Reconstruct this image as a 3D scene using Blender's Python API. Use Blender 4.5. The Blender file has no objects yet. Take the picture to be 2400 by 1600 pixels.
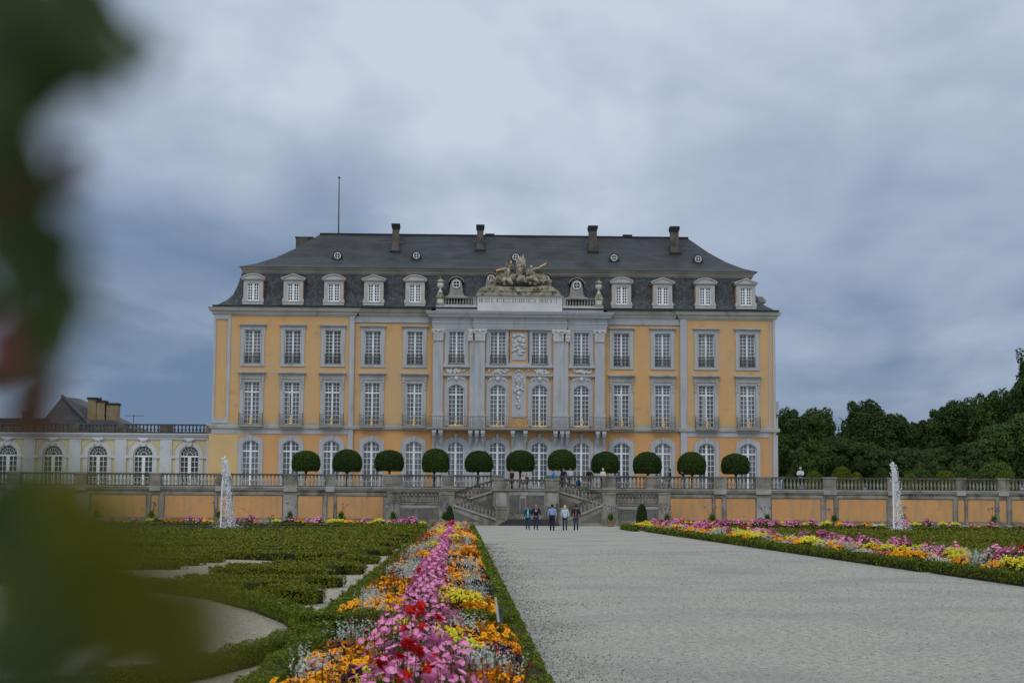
import bpy, bmesh, math, random
import numpy as np
from mathutils import Vector, Matrix
R_ = math.radians
random.seed(7); rng = np.random.default_rng(7)
sc = bpy.context.scene
COL = sc.collection

# ------------------------------------------------------------------ camera
FPX, HY, VX, ROLL, EYE = 3775.0, 1183.0, 1082.0, 0.006, 1.65
_th = math.atan((HY-800)/FPX); _ya = math.atan((1200-VX)/FPX*math.cos(_th))
CF = np.array([math.sin(_ya)*math.cos(_th), math.cos(_ya)*math.cos(_th), math.sin(_th)])
_r0 = np.array([math.cos(_ya), -math.sin(_ya), 0.0]); _u0 = np.cross(_r0, CF)
CR = _r0*math.cos(ROLL)+_u0*math.sin(ROLL); CU = _u0*math.cos(ROLL)-_r0*math.sin(ROLL)
def P(px, py, Y):
    d = CF*FPX+CR*(px-1200)+CU*(800-py); d = d*Y/d[1]
    return Vector((d[0], Y, d[2]+EYE))
def G(px, py, z=0.0):
    d = CF*FPX+CR*(px-1200)+CU*(800-py); d = d*(z-EYE)/d[2]
    return Vector((d[0], d[1], z))
cam = bpy.data.cameras.new('camera'); camo = bpy.data.objects.new('camera', cam); COL.objects.link(camo)
camo.matrix_world = Matrix(((CR[0], CU[0], -CF[0], 0), (CR[1], CU[1], -CF[1], 0), (CR[2], CU[2], -CF[2], EYE), (0, 0, 0, 1)))
cam.sensor_width = 36; cam.lens = FPX/2400*36; cam.clip_start = 0.05; cam.clip_end = 5000
cam.dof.use_dof = True; cam.dof.focus_distance = 120; cam.dof.aperture_fstop = 6.0
sc.camera = camo

# ------------------------------------------------------------------ light
sc.view_settings.view_transform = 'Standard'; sc.view_settings.look = 'None'
sc.view_settings.exposure = 0.0; sc.view_settings.gamma = 1.0
SUN_EL, SUN_AZ = R_(52), R_(200)          # behind the camera, a little to its left
sun = bpy.data.lights.new('sun', 'SUN'); sun.energy = 0.55; sun.angle = R_(22); sun.color = (1.0, 0.96, 0.9)
suno = bpy.data.objects.new('sun', sun); COL.objects.link(suno)
sd = Vector((math.sin(SUN_AZ)*math.cos(SUN_EL), math.cos(SUN_AZ)*math.cos(SUN_EL), math.sin(SUN_EL)))
suno.rotation_euler = (-sd).to_track_quat('-Z', 'Y').to_euler(); suno.location = (0, -20, 60)

OFF1 = 2.1
w = bpy.data.worlds.new("World"); sc.world = w; w.use_nodes = True
nt = w.node_tree; nt.nodes.clear()
def WN(t, **k):
    n = nt.nodes.new(t)
    for a, b in k.items(): setattr(n, a, b)
    return n
def L(a, b): nt.links.new(a, b)
def wmath(op, a, b=None, c=None, clamp=False):
    n = WN('ShaderNodeMath', operation=op); n.use_clamp = clamp
    for i, q in enumerate((a, b, c)):
        if q is None: continue
        if isinstance(q, (int, float)): n.inputs[i].default_value = q
        else: L(q, n.inputs[i])
    return n.outputs[0]
tc = WN('ShaderNodeTexCoord'); sep = WN('ShaderNodeSeparateXYZ'); L(tc.outputs['Generated'], sep.inputs[0])
sx, sy, sz = sep.outputs
zc = wmath('ADD', wmath('MAXIMUM', sz, 0.0), 0.24)
cu = wmath('DIVIDE', sx, zc); cv = wmath('DIVIDE', sy, zc)
def cloud(scale, ax, ay, dist, det, off):
    c = WN('ShaderNodeCombineXYZ'); L(wmath('MULTIPLY', cu, ax), c.inputs[0]); L(wmath('MULTIPLY', cv, ay), c.inputs[1]); c.inputs[2].default_value = off
    m = WN('ShaderNodeMapping'); m.inputs['Rotation'].default_value = (0, 0, R_(-28)); L(c.outputs[0], m.inputs[0])
    n = WN('ShaderNodeTexNoise'); n.inputs['Scale'].default_value = scale; n.inputs['Detail'].default_value = det
    n.inputs['Roughness'].default_value = 0.5; n.inputs['Distortion'].default_value = dist
    L(m.outputs[0], n.inputs['Vector']); return n.outputs['Fac']
n1 = cloud(0.75, 1.3, 0.8, 0.4, 5, OFF1); n2 = cloud(2.4, 1.1, 0.75, 0.5, 4, 7.7)
# brightness field: lighter upwards and towards the right, darkest low on the left
az = wmath('DIVIDE', sx, wmath('ADD', wmath('ABSOLUTE', sy), 0.2))
g = wmath('ADD', wmath('MULTIPLY', sz, 2.3), wmath('MULTIPLY', wmath('MULTIPLY', az, 0.95), wmath('MAXIMUM', wmath('SUBTRACT', 1.0, wmath('MULTIPLY', sz, 3.2)), 0.0)))
g = wmath('ADD', g, wmath('MULTIPLY', wmath('SUBTRACT', n1, 0.5), 1.9))
g = wmath('ADD', g, wmath('MULTIPLY', wmath('SUBTRACT', n2, 0.5), 0.95))
g = wmath('ADD', g, wmath('MULTIPLY', wmath('SUBTRACT', cloud(5.5, 1.0, 0.8, 0.3, 4, 1.3), 0.5), 0.5))
g = wmath('ADD', g, 0.05, clamp=True)
ramp = WN('ShaderNodeValToRGB'); L(g, ramp.inputs[0])
els = ramp.color_ramp.elements
els[0].position = 0.0; els[0].color = (0.125, 0.205, 0.345, 1)
els[1].position = 1.0; els[1].color = (0.58, 0.665, 0.78, 1)
for p_, c_ in ((0.22, (0.20, 0.275, 0.405, 1)), (0.5, (0.325, 0.40, 0.535, 1)), (0.75, (0.43, 0.505, 0.63, 1))):
    e = els.new(p_); e.color = c_
sky = WN('ShaderNodeTexSky'); sky.sky_type = 'NISHITA'; sky.sun_disc = False
sky.sun_elevation = SUN_EL; sky.sun_rotation = SUN_AZ
skm = WN('ShaderNodeVectorMath', operation='SCALE'); L(sky.outputs[0], skm.inputs[0]); skm.inputs['Scale'].default_value = 0.09
mix = WN('ShaderNodeMix', data_type='RGBA'); mix.inputs[0].default_value = 0.92
L(skm.outputs[0], mix.inputs[6]); L(ramp.outputs[0], mix.inputs[7])
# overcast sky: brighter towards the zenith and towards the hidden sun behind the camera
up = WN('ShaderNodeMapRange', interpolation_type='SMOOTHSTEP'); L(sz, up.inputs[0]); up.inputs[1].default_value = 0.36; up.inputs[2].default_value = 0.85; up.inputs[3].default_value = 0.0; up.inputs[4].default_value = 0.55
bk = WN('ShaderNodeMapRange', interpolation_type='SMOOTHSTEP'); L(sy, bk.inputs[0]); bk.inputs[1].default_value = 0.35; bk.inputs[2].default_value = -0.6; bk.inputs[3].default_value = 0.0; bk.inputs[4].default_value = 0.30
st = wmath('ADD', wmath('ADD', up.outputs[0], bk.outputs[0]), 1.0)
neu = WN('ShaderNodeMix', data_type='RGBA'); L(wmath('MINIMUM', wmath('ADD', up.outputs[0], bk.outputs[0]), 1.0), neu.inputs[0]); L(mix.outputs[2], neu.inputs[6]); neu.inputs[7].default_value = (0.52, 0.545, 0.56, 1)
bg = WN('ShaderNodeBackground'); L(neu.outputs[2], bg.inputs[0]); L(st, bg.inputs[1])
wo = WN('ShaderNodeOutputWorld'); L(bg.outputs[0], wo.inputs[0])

# ------------------------------------------------------------------ materials
def mat(name, c1, c2=None, scale=1.0, rough=0.85, bump=0.0, bscale=None, stretch=(1, 1, 1), detail=6, lo=0.35, hi=0.65,
        c3=None, s3=0.4, lo3=0.5, hi3=0.75, str3=(1, 1, 1), island=None, orand=None, transl=0.0, spec=0.3, metal=0.0, emit=None, speck=None):
    m = bpy.data.materials.new(name); m.use_nodes = True; t = m.node_tree; N = t.nodes; K = t.links
    b = N['Principled BSDF']; b.inputs['Roughness'].default_value = rough; b.inputs['Specular IOR Level'].default_value = spec
    b.inputs['Metallic'].default_value = metal
    b.inputs['Base Color'].default_value = (*c1, 1)
    co = N.new('ShaderNodeNewGeometry')
    src = co.outputs['Position']
    def noise(sc_, st_, det=detail):
        mp = N.new('ShaderNodeMapping'); mp.inputs['Scale'].default_value = st_; K.new(src, mp.inputs[0])
        n = N.new('ShaderNodeTexNoise'); n.inputs['Scale'].default_value = sc_; n.inputs['Detail'].default_value = det
        K.new(mp.outputs[0], n.inputs['Vector']); return n.outputs['Fac']
    def rng_(x, lo, hi):
        r = N.new('ShaderNodeMapRange'); K.new(x, r.inputs[0]); r.inputs[1].default_value = lo; r.inputs[2].default_value = hi; return r.outputs[0]
    def mixc(f, a, c):
        x = N.new('ShaderNodeMix'); x.data_type = 'RGBA'; K.new(f, x.inputs[0])
        if isinstance(a, tuple): x.inputs[6].default_value = (*a, 1)
        else: K.new(a, x.inputs[6])
        x.inputs[7].default_value = (*c, 1); return x.outputs[2]
    cur = c1
    if c2 is not None: cur = mixc(rng_(noise(scale, stretch), lo, hi), cur, c2)
    if c3 is not None: cur = mixc(rng_(noise(s3, str3), lo3, hi3), cur, c3)
    if speck is not None: cur = mixc(rng_(noise(speck[1], (1, 1, 1), 2), speck[2], speck[3]), cur, speck[0])
    if orand is not None:
        oi = N.new('ShaderNodeObjectInfo'); cur = mixc(rng_(oi.outputs['Random'], .25, 1.0), cur, orand)
    if island is not None:
        ir = N.new('ShaderNodeNewGeometry'); cur = mixc(rng_(ir.outputs['Random Per Island'], island[1], island[2]), cur, island[0])
    if not isinstance(cur, tuple): K.new(cur, b.inputs['Base Color'])
    if bump:
        bp = N.new('ShaderNodeBump'); bp.inputs['Strength'].default_value = bump; bp.inputs['Distance'].default_value = 0.05
        K.new(noise(bscale or scale*4, stretch), bp.inputs['Height']); K.new(bp.outputs[0], b.inputs['Normal'])
    if emit: b.inputs['Emission Color'].default_value = (*c1, 1); b.inputs['Emission Strength'].default_value = emit
    if transl:
        tr = N.new('ShaderNodeBsdfTranslucent'); mx = N.new('ShaderNodeMixShader'); mx.inputs[0].default_value = transl
        if isinstance(cur, tuple): tr.inputs[0].default_value = (*cur, 1)
        else: K.new(cur, tr.inputs[0])
        K.new(b.outputs[0], mx.inputs[1]); K.new(tr.outputs[0], mx.inputs[2]); K.new(mx.outputs[0], N['Material Output'].inputs[0])
    return m

M = {}
M['stucco'] = mat('yellow stucco', (.64, .395, .18), (.56, .385, .215), .30, .9, c3=(.65, .355, .14), s3=.45, lo3=.5, hi3=.72, str3=(1.6, 1, .35), bump=.15, bscale=9, speck=((.47, .30, .15), .9, .62, .82))
M['stucco_pale'] = mat('faded beige stucco', (.60, .42, .20), (.66, .47, .24), .3, .9)
M['stucco_orange'] = mat('orange stucco', (.66, .36, .155), (.60, .33, .14), .35, .9, c3=(.56, .36, .17), s3=.8, lo3=.52, hi3=.8, str3=(1, 1, .5))
M['terrace_orange'] = mat('orange wall panel', (.62, .32, .125), (.54, .29, .12), .6, .9, c3=(.38, .26, .15), s3=1.0, lo3=.45, hi3=.75, str3=(2.2, 1, .35), speck=((.33, .25, .16), 3, .62, .74))
M['trim'] = mat('lilac grey painted stone', (.40, .42, .455), (.46, .47, .495), .5, .8, c3=(.25, .25, .245), s3=1.1, lo3=.55, hi3=.85, str3=(1.5, 1, .2))
M['trim_warm'] = mat('pale painted stone', (.48, .47, .45), (.38, .37, .35), .7, .85, c3=(.2, .19, .15), s3=.9, lo3=.56, hi3=.8, str3=(1, 1, .2))
M['attic'] = mat('white attic stone', (.66, .65, .65), (.55, .54, .54), .6, .85, c3=(.22, .2, .17), s3=1.2, lo3=.62, hi3=.85)
M['plinth'] = mat('pale plinth band', (.44, .41, .34), (.40, .34, .22), .8, .85)
M['mould_stone'] = mat('weathered moulding stone', (.25, .24, .21), (.33, .31, .27), .8, .9)  # grey-brown stone for eaves, slabs, small dormers and lettering
M['old_stone'] = mat('mossy carved stone', (.26, .23, .16), (.42, .39, .31), 2.0, .95, c3=(.09, .085, .045), s3=2.4, lo3=.5, hi3=.66, bump=.5, bscale=5)
M['white'] = mat('white window paint', (.86, .89, .92), (.76, .79, .82), .8, .5)
M['white_dormer'] = mat('white dormer window paint', (.90, .91, .92), None, 1, .5)
M['dormer'] = mat('pale dormer paint', (.50, .49, .48), (.42, .41, .40), .9, .8)
M['slate'] = mat('dark roof slate', (.024, .028, .036), (.045, .050, .060), 1.4, .62, stretch=(.35, 1, 3.2), c3=(.018, .020, .023), s3=.5, lo3=.45, hi3=.7, bump=.5, bscale=4, spec=.4)
M['slate_wall'] = mat('weathered mansard slate', (.036, .043, .053), (.100, .108, .118), 3.6, .65, stretch=(1, 1, .9), lo=.40, hi=.72, c3=(.085, .070, .050), s3=.9, lo3=.55, hi3=.75, str3=(1, 1, .4), speck=((.028, .032, .040), 1.1, .55, .72), bump=.7, bscale=6, spec=.35)
M['lead'] = mat('dark lead gutter', (.022, .027, .026), (.035, .045, .04), 1, .6)
M['copper'] = mat('green copper', (.16, .28, .21), (.12, .2, .16), 2, .7)
M['chim'] = mat('sooty render', (.10, .09, .075), (.16, .145, .12), 1.6, .95, c3=(.06, .055, .05), s3=1.1)
M['chim_yel'] = mat('ochre chimney render', (.26, .20, .12), (.20, .15, .09), 1.2, .95)
M['soot'] = mat('soot black capping', (.025, .025, .026), None, 1, .9)
M['iron'] = mat('dark green iron', (.05, .06, .05), (.09, .095, .08), 6, .6)
M['iron_grey'] = mat('grey green iron', (.11, .115, .095), (.2, .19, .14), 5, .6)
M['gold'] = mat('gilding', (.85, .53, .12), None, 1, .35, metal=.6)
M['stone'] = mat('weathered sandstone', (.31, .285, .245), (.20, .185, .155), 1.1, .95, c3=(.085, .08, .065), s3=1.3, lo3=.52, hi3=.75, str3=(1, 1, .45), bump=.3, bscale=7)
M['stone_pale'] = mat('pale grey sandstone', (.40, .385, .355), (.28, .27, .24), .9, .95, c3=(.12, .11, .095), s3=1.5, lo3=.56, hi3=.8, str3=(1, 1, .3), bump=.25, bscale=7)
M['stone_dark'] = mat('dark slate panel', (.13, .125, .12), (.175, .17, .16), 1.2, .9, c3=(.09, .085, .08), s3=2)
M['stone_rail'] = mat('lichen blackened rail stone', (.055, .054, .045), (.12, .11, .09), 1.4, .95, bump=.3)
M['step'] = mat('black wet step stone', (.03, .03, .032), (.05, .05, .05), 1, .6)
def glass(name, c1, c2, sc_, rough=.12, vs=(1, 1, 1), o=None):
    return mat(name, c1, c2, sc_, rough, stretch=vs, spec=.5, lo=.4, hi=.6, orand=o)
M['glass'] = glass('window glass with curtains', (.105, .115, .125), (.21, .225, .24), 1.4, vs=(2.6, 1, .5), o=(.055, .065, .072))
M['glass_gf'] = glass('ground floor glass', (.12, .14, .165), (.21, .23, .26), 1.2, o=(.09, .11, .125))
M['glass_dark'] = glass('dark glass', (.022, .025, .033), (.05, .055, .065), 1.6)

def tag(o, label=None, cat=None, group=None, kind=None):
    if label: o['label'] = label
    if cat: o['category'] = cat
    if group: o['group'] = group
    if kind: o['kind'] = kind
    return o

WL = {}     # world location of every object that may parent others
def link(name, data, parent=None, loc=(0, 0, 0)):
    o = bpy.data.objects.new(name, data); COL.objects.link(o)
    loc = Vector(loc); WL[o.name] = loc
    if parent is not None:
        o.parent = parent; o.location = loc-WL[parent.name]
    else: o.location = loc
    return o
def empty(name, loc): 
    o = link(name, None, None, loc); o.empty_display_size = .3; return o
def dup(o, loc, rotz=None, scale=None, parent=None):
    """copy a thing (or part) with its parts and their sub-parts"""
    c = o.copy(); COL.objects.link(c); loc = Vector(loc); WL[c.name] = loc
    if parent is not None: c.parent = parent; c.location = loc-WL[parent.name]
    else: c.location = loc
    if rotz is not None: c.rotation_euler = (0, 0, rotz)
    if scale is not None: c.scale = scale
    for ch in KIDS.get(o.name, []):
        d = ch.copy(); COL.objects.link(d); d.parent = c; WL[d.name] = loc
        for g in KIDS.get(ch.name, []):
            e = g.copy(); COL.objects.link(e); e.parent = d
    return c
KIDS = {}

class MB:
    """collects shapes, builds them as ONE mesh object"""
    def __init__(s): s.v = []; s.f = []; s.m = []; s.sh = []
    def add(s, vs, fs, mi=0):
        n = len(s.v); s.sh.append((n, n+len(vs), len(s.f), len(s.f)+len(fs))); s.v += [tuple(q) for q in vs]; s.f += [tuple(i+n for i in f) for f in fs]; s.m += [mi]*len(fs); return s
    def box(s, x0, x1, y0, y1, z0, z1, mi=0):
        return s.add([(x0, y0, z0), (x1, y0, z0), (x1, y1, z0), (x0, y1, z0), (x0, y0, z1), (x1, y0, z1), (x1, y1, z1), (x0, y1, z1)],
                     [(0, 3, 2, 1), (4, 5, 6, 7), (0, 1, 5, 4), (1, 2, 6, 5), (2, 3, 7, 6), (3, 0, 4, 7)], mi)
    def prism(s, pts, y0, y1, mi=0):
        """outline in xz (counter-clockwise seen from -y) pushed along y"""
        n = len(pts); vs = [(p[0], y0, p[1]) for p in pts]+[(p[0], y1, p[1]) for p in pts]
        fs = [tuple(range(n)), tuple(range(2*n-1, n-1, -1))]+[(i, i+n, (i+1) % n+n, (i+1) % n) for i in range(n)]
        return s.add(vs, fs, mi)
    def prism_z(s, pts, z0, z1, mi=0):
        n = len(pts); vs = [(p[0], p[1], z0) for p in pts]+[(p[0], p[1], z1) for p in pts]
        fs = [tuple(range(n-1, -1, -1)), tuple(range(n, 2*n))]+[(i, (i+1) % n, (i+1) % n+n, i+n) for i in range(n)]
        return s.add(vs, fs, mi)
    def strip(s, inner, outer, y0, y1, mi=0):
        """flat band between two open xz polylines, thickness y0..y1"""
        n = len(inner); vs = [(p[0], y0, p[1]) for p in inner]+[(p[0], y0, p[1]) for p in outer]+[(p[0], y1, p[1]) for p in inner]+[(p[0], y1, p[1]) for p in outer]
        fs = []
        for i in range(n-1):
            fs += [(i, i+1, n+i+1, n+i), (i, 2*n+i, 2*n+i+1, i+1), (n+i, n+i+1, 3*n+i+1, 3*n+i)]
        return s.add(vs, fs, mi)
    def tube(s, pts, rad, n=6, mi=0, cap=True):
        pts = [Vector(p) for p in pts]; k = len(pts)
        if not hasattr(rad, '__len__'): rad = [rad]*k
        vs = []; fs = []
        for i, p in enumerate(pts):
            d = (pts[min(i+1, k-1)]-pts[max(i-1, 0)]).normalized()
            a = d.cross(Vector((0, 0, 1)) if abs(d.z) < .9 else Vector((1, 0, 0))).normalized(); b = d.cross(a)
            for j in range(n):
                t = 2*math.pi*j/n; vs.append(p+(a*math.cos(t)+b*math.sin(t))*rad[i])
        for i in range(k-1):
            for j in range(n):
                q = (j+1) % n; fs.append((i*n+j, i*n+q, (i+1)*n+q, (i+1)*n+j))
        if cap: fs += [tuple(range(n-1, -1, -1)), tuple(range((k-1)*n, k*n))]
        return s.add(vs, fs, mi)
    def lathe(s, c, prof, n=10, mi=0, sx=1, sy=1):
        vs = []; fs = []; k = len(prof)
        for r, z in prof:
            for j in range(n):
                t = 2*math.pi*j/n; vs.append((c[0]+math.cos(t)*r*sx, c[1]+math.sin(t)*r*sy, c[2]+z))
        for i in range(k-1):
            for j in range(n):
                q = (j+1) % n; fs.append((i*n+j, i*n+q, (i+1)*n+q, (i+1)*n+j))
        fs += [tuple(range(n-1, -1, -1)), tuple(range((k-1)*n, k*n))]
        return s.add(vs, fs, mi)
    def ball(s, c, r, mi=0, n=8, k=5, jit=0, rot=0):
        if not hasattr(r, '__len__'): r = (r, r, r)
        vs = [(0, 0, -1)]; fs = []
        for i in range(1, k):
            a = -math.pi/2+math.pi*i/k
            for j in range(n):
                t = 2*math.pi*j/n; vs.append((math.cos(a)*math.cos(t), math.cos(a)*math.sin(t), math.sin(a)))
        vs.append((0, 0, 1))
        for j in range(n): fs.append((0, 1+(j+1) % n, 1+j))
        for i in range(k-2):
            for j in range(n):
                q = (j+1) % n; a = 1+i*n; fs.append((a+j, a+q, a+n+q, a+n+j))
        a = 1+(k-2)*n
        for j in range(n): fs.append((a+j, a+(j+1) % n, len(vs)-1))
        cr, sr = math.cos(rot), math.sin(rot); o = []
        for x, y, z in vs:
            f = 1+random.uniform(-jit, jit); x, y, z = x*r[0]*f, y*r[1]*f, z*r[2]*f
            o.append((c[0]+x*cr-z*sr, c[1]+y, c[2]+x*sr+z*cr))
        return s.add(o, fs, mi)
    def split(s, name, mats, parent=None, gap=.06, **k):
        """shapes that touch stay together, separate pieces become parts of their own"""
        bb = [(np.min(s.v[a:b], 0)-gap/2, np.max(s.v[a:b], 0)+gap/2) for a, b, _, _ in s.sh]; n = len(bb); g = list(range(n))
        def find(i):
            while g[i] != i: g[i] = g[g[i]]; i = g[i]
            return i
        for i in range(n):
            for j in range(i+1, n):
                if (bb[i][0] <= bb[j][1]).all() and (bb[j][0] <= bb[i][1]).all(): g[find(i)] = find(j)
        out = []
        for r in sorted({find(i) for i in range(n)}):
            q = MB()
            for i in range(n):
                if find(i) == r:
                    a, b, c, d = s.sh[i]; k0 = len(q.v); q.v += s.v[a:b]; q.f += [tuple(t-a+k0 for t in f) for f in s.f[c:d]]; q.m += s.m[c:d]
            out.append(q.build(name, mats, parent, **k))
        return out
    def build(s, name, mats, parent=None, loc=None, smooth=False, auto=None):
        me = bpy.data.meshes.new(name); off = None
        me.from_pydata(s.v, [], s.f)
        for m in (mats if isinstance(mats, (list, tuple)) else [mats]): me.materials.append(m if not isinstance(m, str) else M[m])
        if any(s.m): me.polygons.foreach_set('material_index', s.m)
        if smooth: me.polygons.foreach_set('use_smooth', [True]*len(s.f))
        me.validate(); me.update()
        if loc is None and parent is not None:
            o = bpy.data.objects.new(name, me); COL.objects.link(o); o.parent = parent; o.location = -WL[parent.name]; WL[o.name] = Vector((0, 0, 0))
        else:
            o = link(name, me, parent, loc or (0, 0, 0))
        if parent is not None: KIDS.setdefault(parent.name, []).append(o)
        return o

def npmesh(name, V, F, mats, midx=None, parent=None, loc=(0, 0, 0), smooth=False):
    """fast mesh from numpy arrays, F is (n, 4) or (n, 3)"""
    me = bpy.data.meshes.new(name); V = np.asarray(V, np.float32).reshape(-1, 3); F = np.asarray(F, np.int32); k = F.shape[1]
    me.vertices.add(len(V)); me.vertices.foreach_set('co', V.ravel())
    me.loops.add(F.size); me.loops.foreach_set('vertex_index', F.ravel())
    me.polygons.add(len(F)); me.polygons.foreach_set('loop_start', np.arange(0, F.size, k, dtype=np.int32))
    for m in (mats if isinstance(mats, (list, tuple)) else [mats]): me.materials.append(M[m] if isinstance(m, str) else m)
    if midx is not None: me.polygons.foreach_set('material_index', np.asarray(midx, np.int32))
    if smooth: me.polygons.foreach_set('use_smooth', np.ones(len(F), bool))
    me.update(calc_edges=True)
    o = link(name, me, parent, loc)
    if parent is not None: KIDS.setdefault(parent.name, []).append(o)
    return o

def leaf_arrays(C, N, size, tilt=.8, aspect=.55):
    """one folded diamond leaf per centre: returns V, F"""
    n = len(C); C = np.asarray(C, float); N = np.asarray(N, float)
    D = N+rng.normal(0, tilt, (n, 3)); D /= np.linalg.norm(D, axis=1)[:, None]+1e-9
    A = np.cross(D, rng.normal(0, 1, (n, 3))); A /= np.linalg.norm(A, axis=1)[:, None]+1e-9
    B = np.cross(D, A)
    s = (np.asarray(size)*rng.uniform(.6, 1.35, n))[:, None]
    V = np.stack([C-A*s, C-B*s*aspect+D*s*.12, C+A*s, C+B*s*aspect+D*s*.12], 1).reshape(-1, 3)
    F = np.arange(4*n).reshape(n, 4)
    return V, F
# ------------------------------------------------------------------ PALACE
S = 155/FPX
def xf(px, py=900): return P(px, py, 155)[0]
def zl(py, px=590): return P(px, py, 155)[2]
BAY = []
_b2 = [592.5, 686.6, 780.3, 873, 972, 1069.5, 1166.6, 1264, 1362, 1456, 1552, 1653.6, 1750]
_b1 = [590.5, 684, 779, 872.5, 971, 1068.5, 1166, 1264.4, 1361, 1456, 1553, 1654, 1751]
_b0 = [587, 681.6, 776.8, 870.4, 970, 1068, 1166, 1263.6, 1362.4, 1457.8, 1554.8, 1656.9, 1753.8]
for a, b, c in zip(_b2, _b1, _b0): BAY.append((xf(a, 812)+xf(b, 945)+xf(c, 1080))/3)
XL, XR = xf(503, 750), xf(1815, 770)
X1, X2 = xf(819, 850), xf(830, 850)          # left flat pilaster
X3, X4 = xf(1594, 900), xf(1609, 900)        # right flat pilaster
XC0, XC1 = xf(1013, 850), xf(1419, 850)      # centre projection
ZT = 3.1                                      # terrace level
Z_COR, Z_CORT = zl(740), zl(721)             # underside and top of the main cornice
Z_STR = zl(1002)
YW, YE, YC = 155.0, 154.82, 154.6             # recessed, end and centre wall planes
def ywall(x):
    if x < X1 or x > X4: return YE
    if XC0 < x < XC1: return YC
    return YW
pal = empty('palace', (xf(1214), 156, ZT))
tag(pal, 'wide yellow baroque palace with grey trim, white windows and dark slate mansard roof', 'palace')

def arc(w, z0, rise, n=10):
    """points from left spring to right spring of a segmental arch of width w"""
    r = (w*w/4+rise*rise)/(2*rise); a = math.asin(min(1, w/2/r)); out = []
    for i in range(n+1):
        t = -a+2*a*i/n; out.append((r*math.sin(t), z0+rise-r+r*math.cos(t)))
    return out
W2, H2, B2 = 37*S, 0, 0
z2t, z2b = zl(773), zl(851)
z1t, z1b = zl(895), zl(994)
z0t, z0b = zl(1031), ZT+.15
holes = []
for i, x in enumerate(BAY):
    holes += [(x-.76, x+.76, z2b, z2t), (x-.75, x+.75, z1b, z1t), (x-.80, x+.80, z0b, z0t)]
def wall(x0, x1, z0, z1, y, mt, name='wall', hs=None, depth=.35):
    hs = [h for h in (holes if hs is None else hs) if h[0] > x0-.1 and h[1] < x1+.1 and h[3] > z0 and h[2] < z1]
    xs = sorted({x0, x1, *[h[0] for h in hs], *[h[1] for h in hs]}); zs = sorted({z0, z1, *[max(z0, h[2]) for h in hs], *[min(z1, h[3]) for h in hs]})
    m = MB()
    for a, b in zip(xs, xs[1:]):
        for c, d in zip(zs, zs[1:]):
            cx, cz = (a+b)/2, (c+d)/2
            if any(h[0] < cx < h[1] and h[2] < cz < h[3] for h in hs): continue
            m.add([(a, y, c), (b, y, c), (b, y, d), (a, y, d)], [(0, 1, 2, 3)])
    for h in hs:
        a, b, c, d = h
        m.add([(a, y, c), (a, y, d), (a, y+depth, d), (a, y+depth, c)], [(0, 1, 2, 3)])
        m.add([(b, y, c), (b, y+depth, c), (b, y+depth, d), (b, y, d)], [(0, 1, 2, 3)])
        m.add([(a, y, d), (b, y, d), (b, y+depth, d), (a, y+depth, d)], [(0, 1, 2, 3)])
        m.add([(a, y, c), (a, y+depth, c), (b, y+depth, c), (b, y, c)], [(0, 1, 2, 3)])
    for x in (x0, x1): m.add([(x, y, z0), (x, y+depth, z0), (x, y+depth, z1), (x, y, z1)], [(0, 1, 2, 3)])
    return m.build(name, mt, pal)
zs_ = zl(1010)
for (a, b, y) in ((XL, X1, YE), (X1, XC0, YW), (XC0, XC1, YC), (XC1, X4, YW), (X4, XR, YE)):
    wall(a, b, zs_, Z_COR+.1, y, 'stucco')
    wall(a, b, ZT-.3, zs_, y, 'stucco_orange')
# body behind and the two side walls, with a row of blind side windows
m = MB(); m.box(XL+.01, XR-.01, 155.4, 171.5, ZT-.3, Z_COR); m.build('side_wall', 'stucco', pal)
# faded patch of render at the lower left corner
m = MB(); m.box(XL-.22, BAY[0]-1.19, YE-.03, YE-.002, ZT-.3, zl(1016)); m.box(BAY[0]-1.19, BAY[0]-.2, YE-.03, YE-.002, zl(1020.5), zl(1016)); m.split('faded_render', 'stucco_pale', pal)

# flat grey pilasters
def pil(x0, x1, y, z0=ZT-.3, z1=None, mt='trim'):
    m = MB(); m.box(x0, x1, y-.09, y+.02, z0, z1 or Z_COR+.05); return m.build('pilaster', mt, pal)
pil(X1-.02, X2, YE); pil(X3, X4+.02, YE)
# corner pilasters with a yellow inset
def corner(x0, x1):
    m = MB(); y = YE; wq = .23
    zb, zt = zl(992), Z_COR+.05
    m.box(x0, x0+wq, y-.10, y+.02, zb, zt); m.box(x1-wq*1.3, x1, y-.10, y+.02, zb, zt)
    m.box(x0+wq, x1-wq*1.3, y-.10, y+.02, zt-.42, zt); m.box(x0+wq, x1-wq*1.3, y-.10, y+.02, zb, zb+.45)
    return m.split('corner_pilaster', 'trim', pal)
corner(XL-.01, xf(540, 850))
m = MB(); m.box(xf(1801, 900), xf(1803.5, 900), YE-.05, YE+.02, ZT-.3, Z_COR); m.box(xf(1811, 900), XR+.02, YE-.1, YE+.3, zs_, Z_COR+.05)
m.box(xf(1811, 1050), xf(1822, 1050), YE-.12, YE+.4, ZT-.3, zs_-.02); m.split('corner_pilaster', 'trim', pal)
m = MB(); m.box(XR-.1, xf(1826, 1000), YE+.1, 158, zl(970, 1800), zl(940, 1800)); m.box(XR-.1, xf(1823, 1000), YE+.05, 158, zl(1000), zl(970)); m.box(XR-.05, xf(1819, 800), 156.2, 156.9, zl(800), zl(778)); m.box(XR-.05, xf(1817, 800), 156.2, 156.9, zl(812), zl(800)); m.split('side_trim', 'trim', pal)

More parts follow.
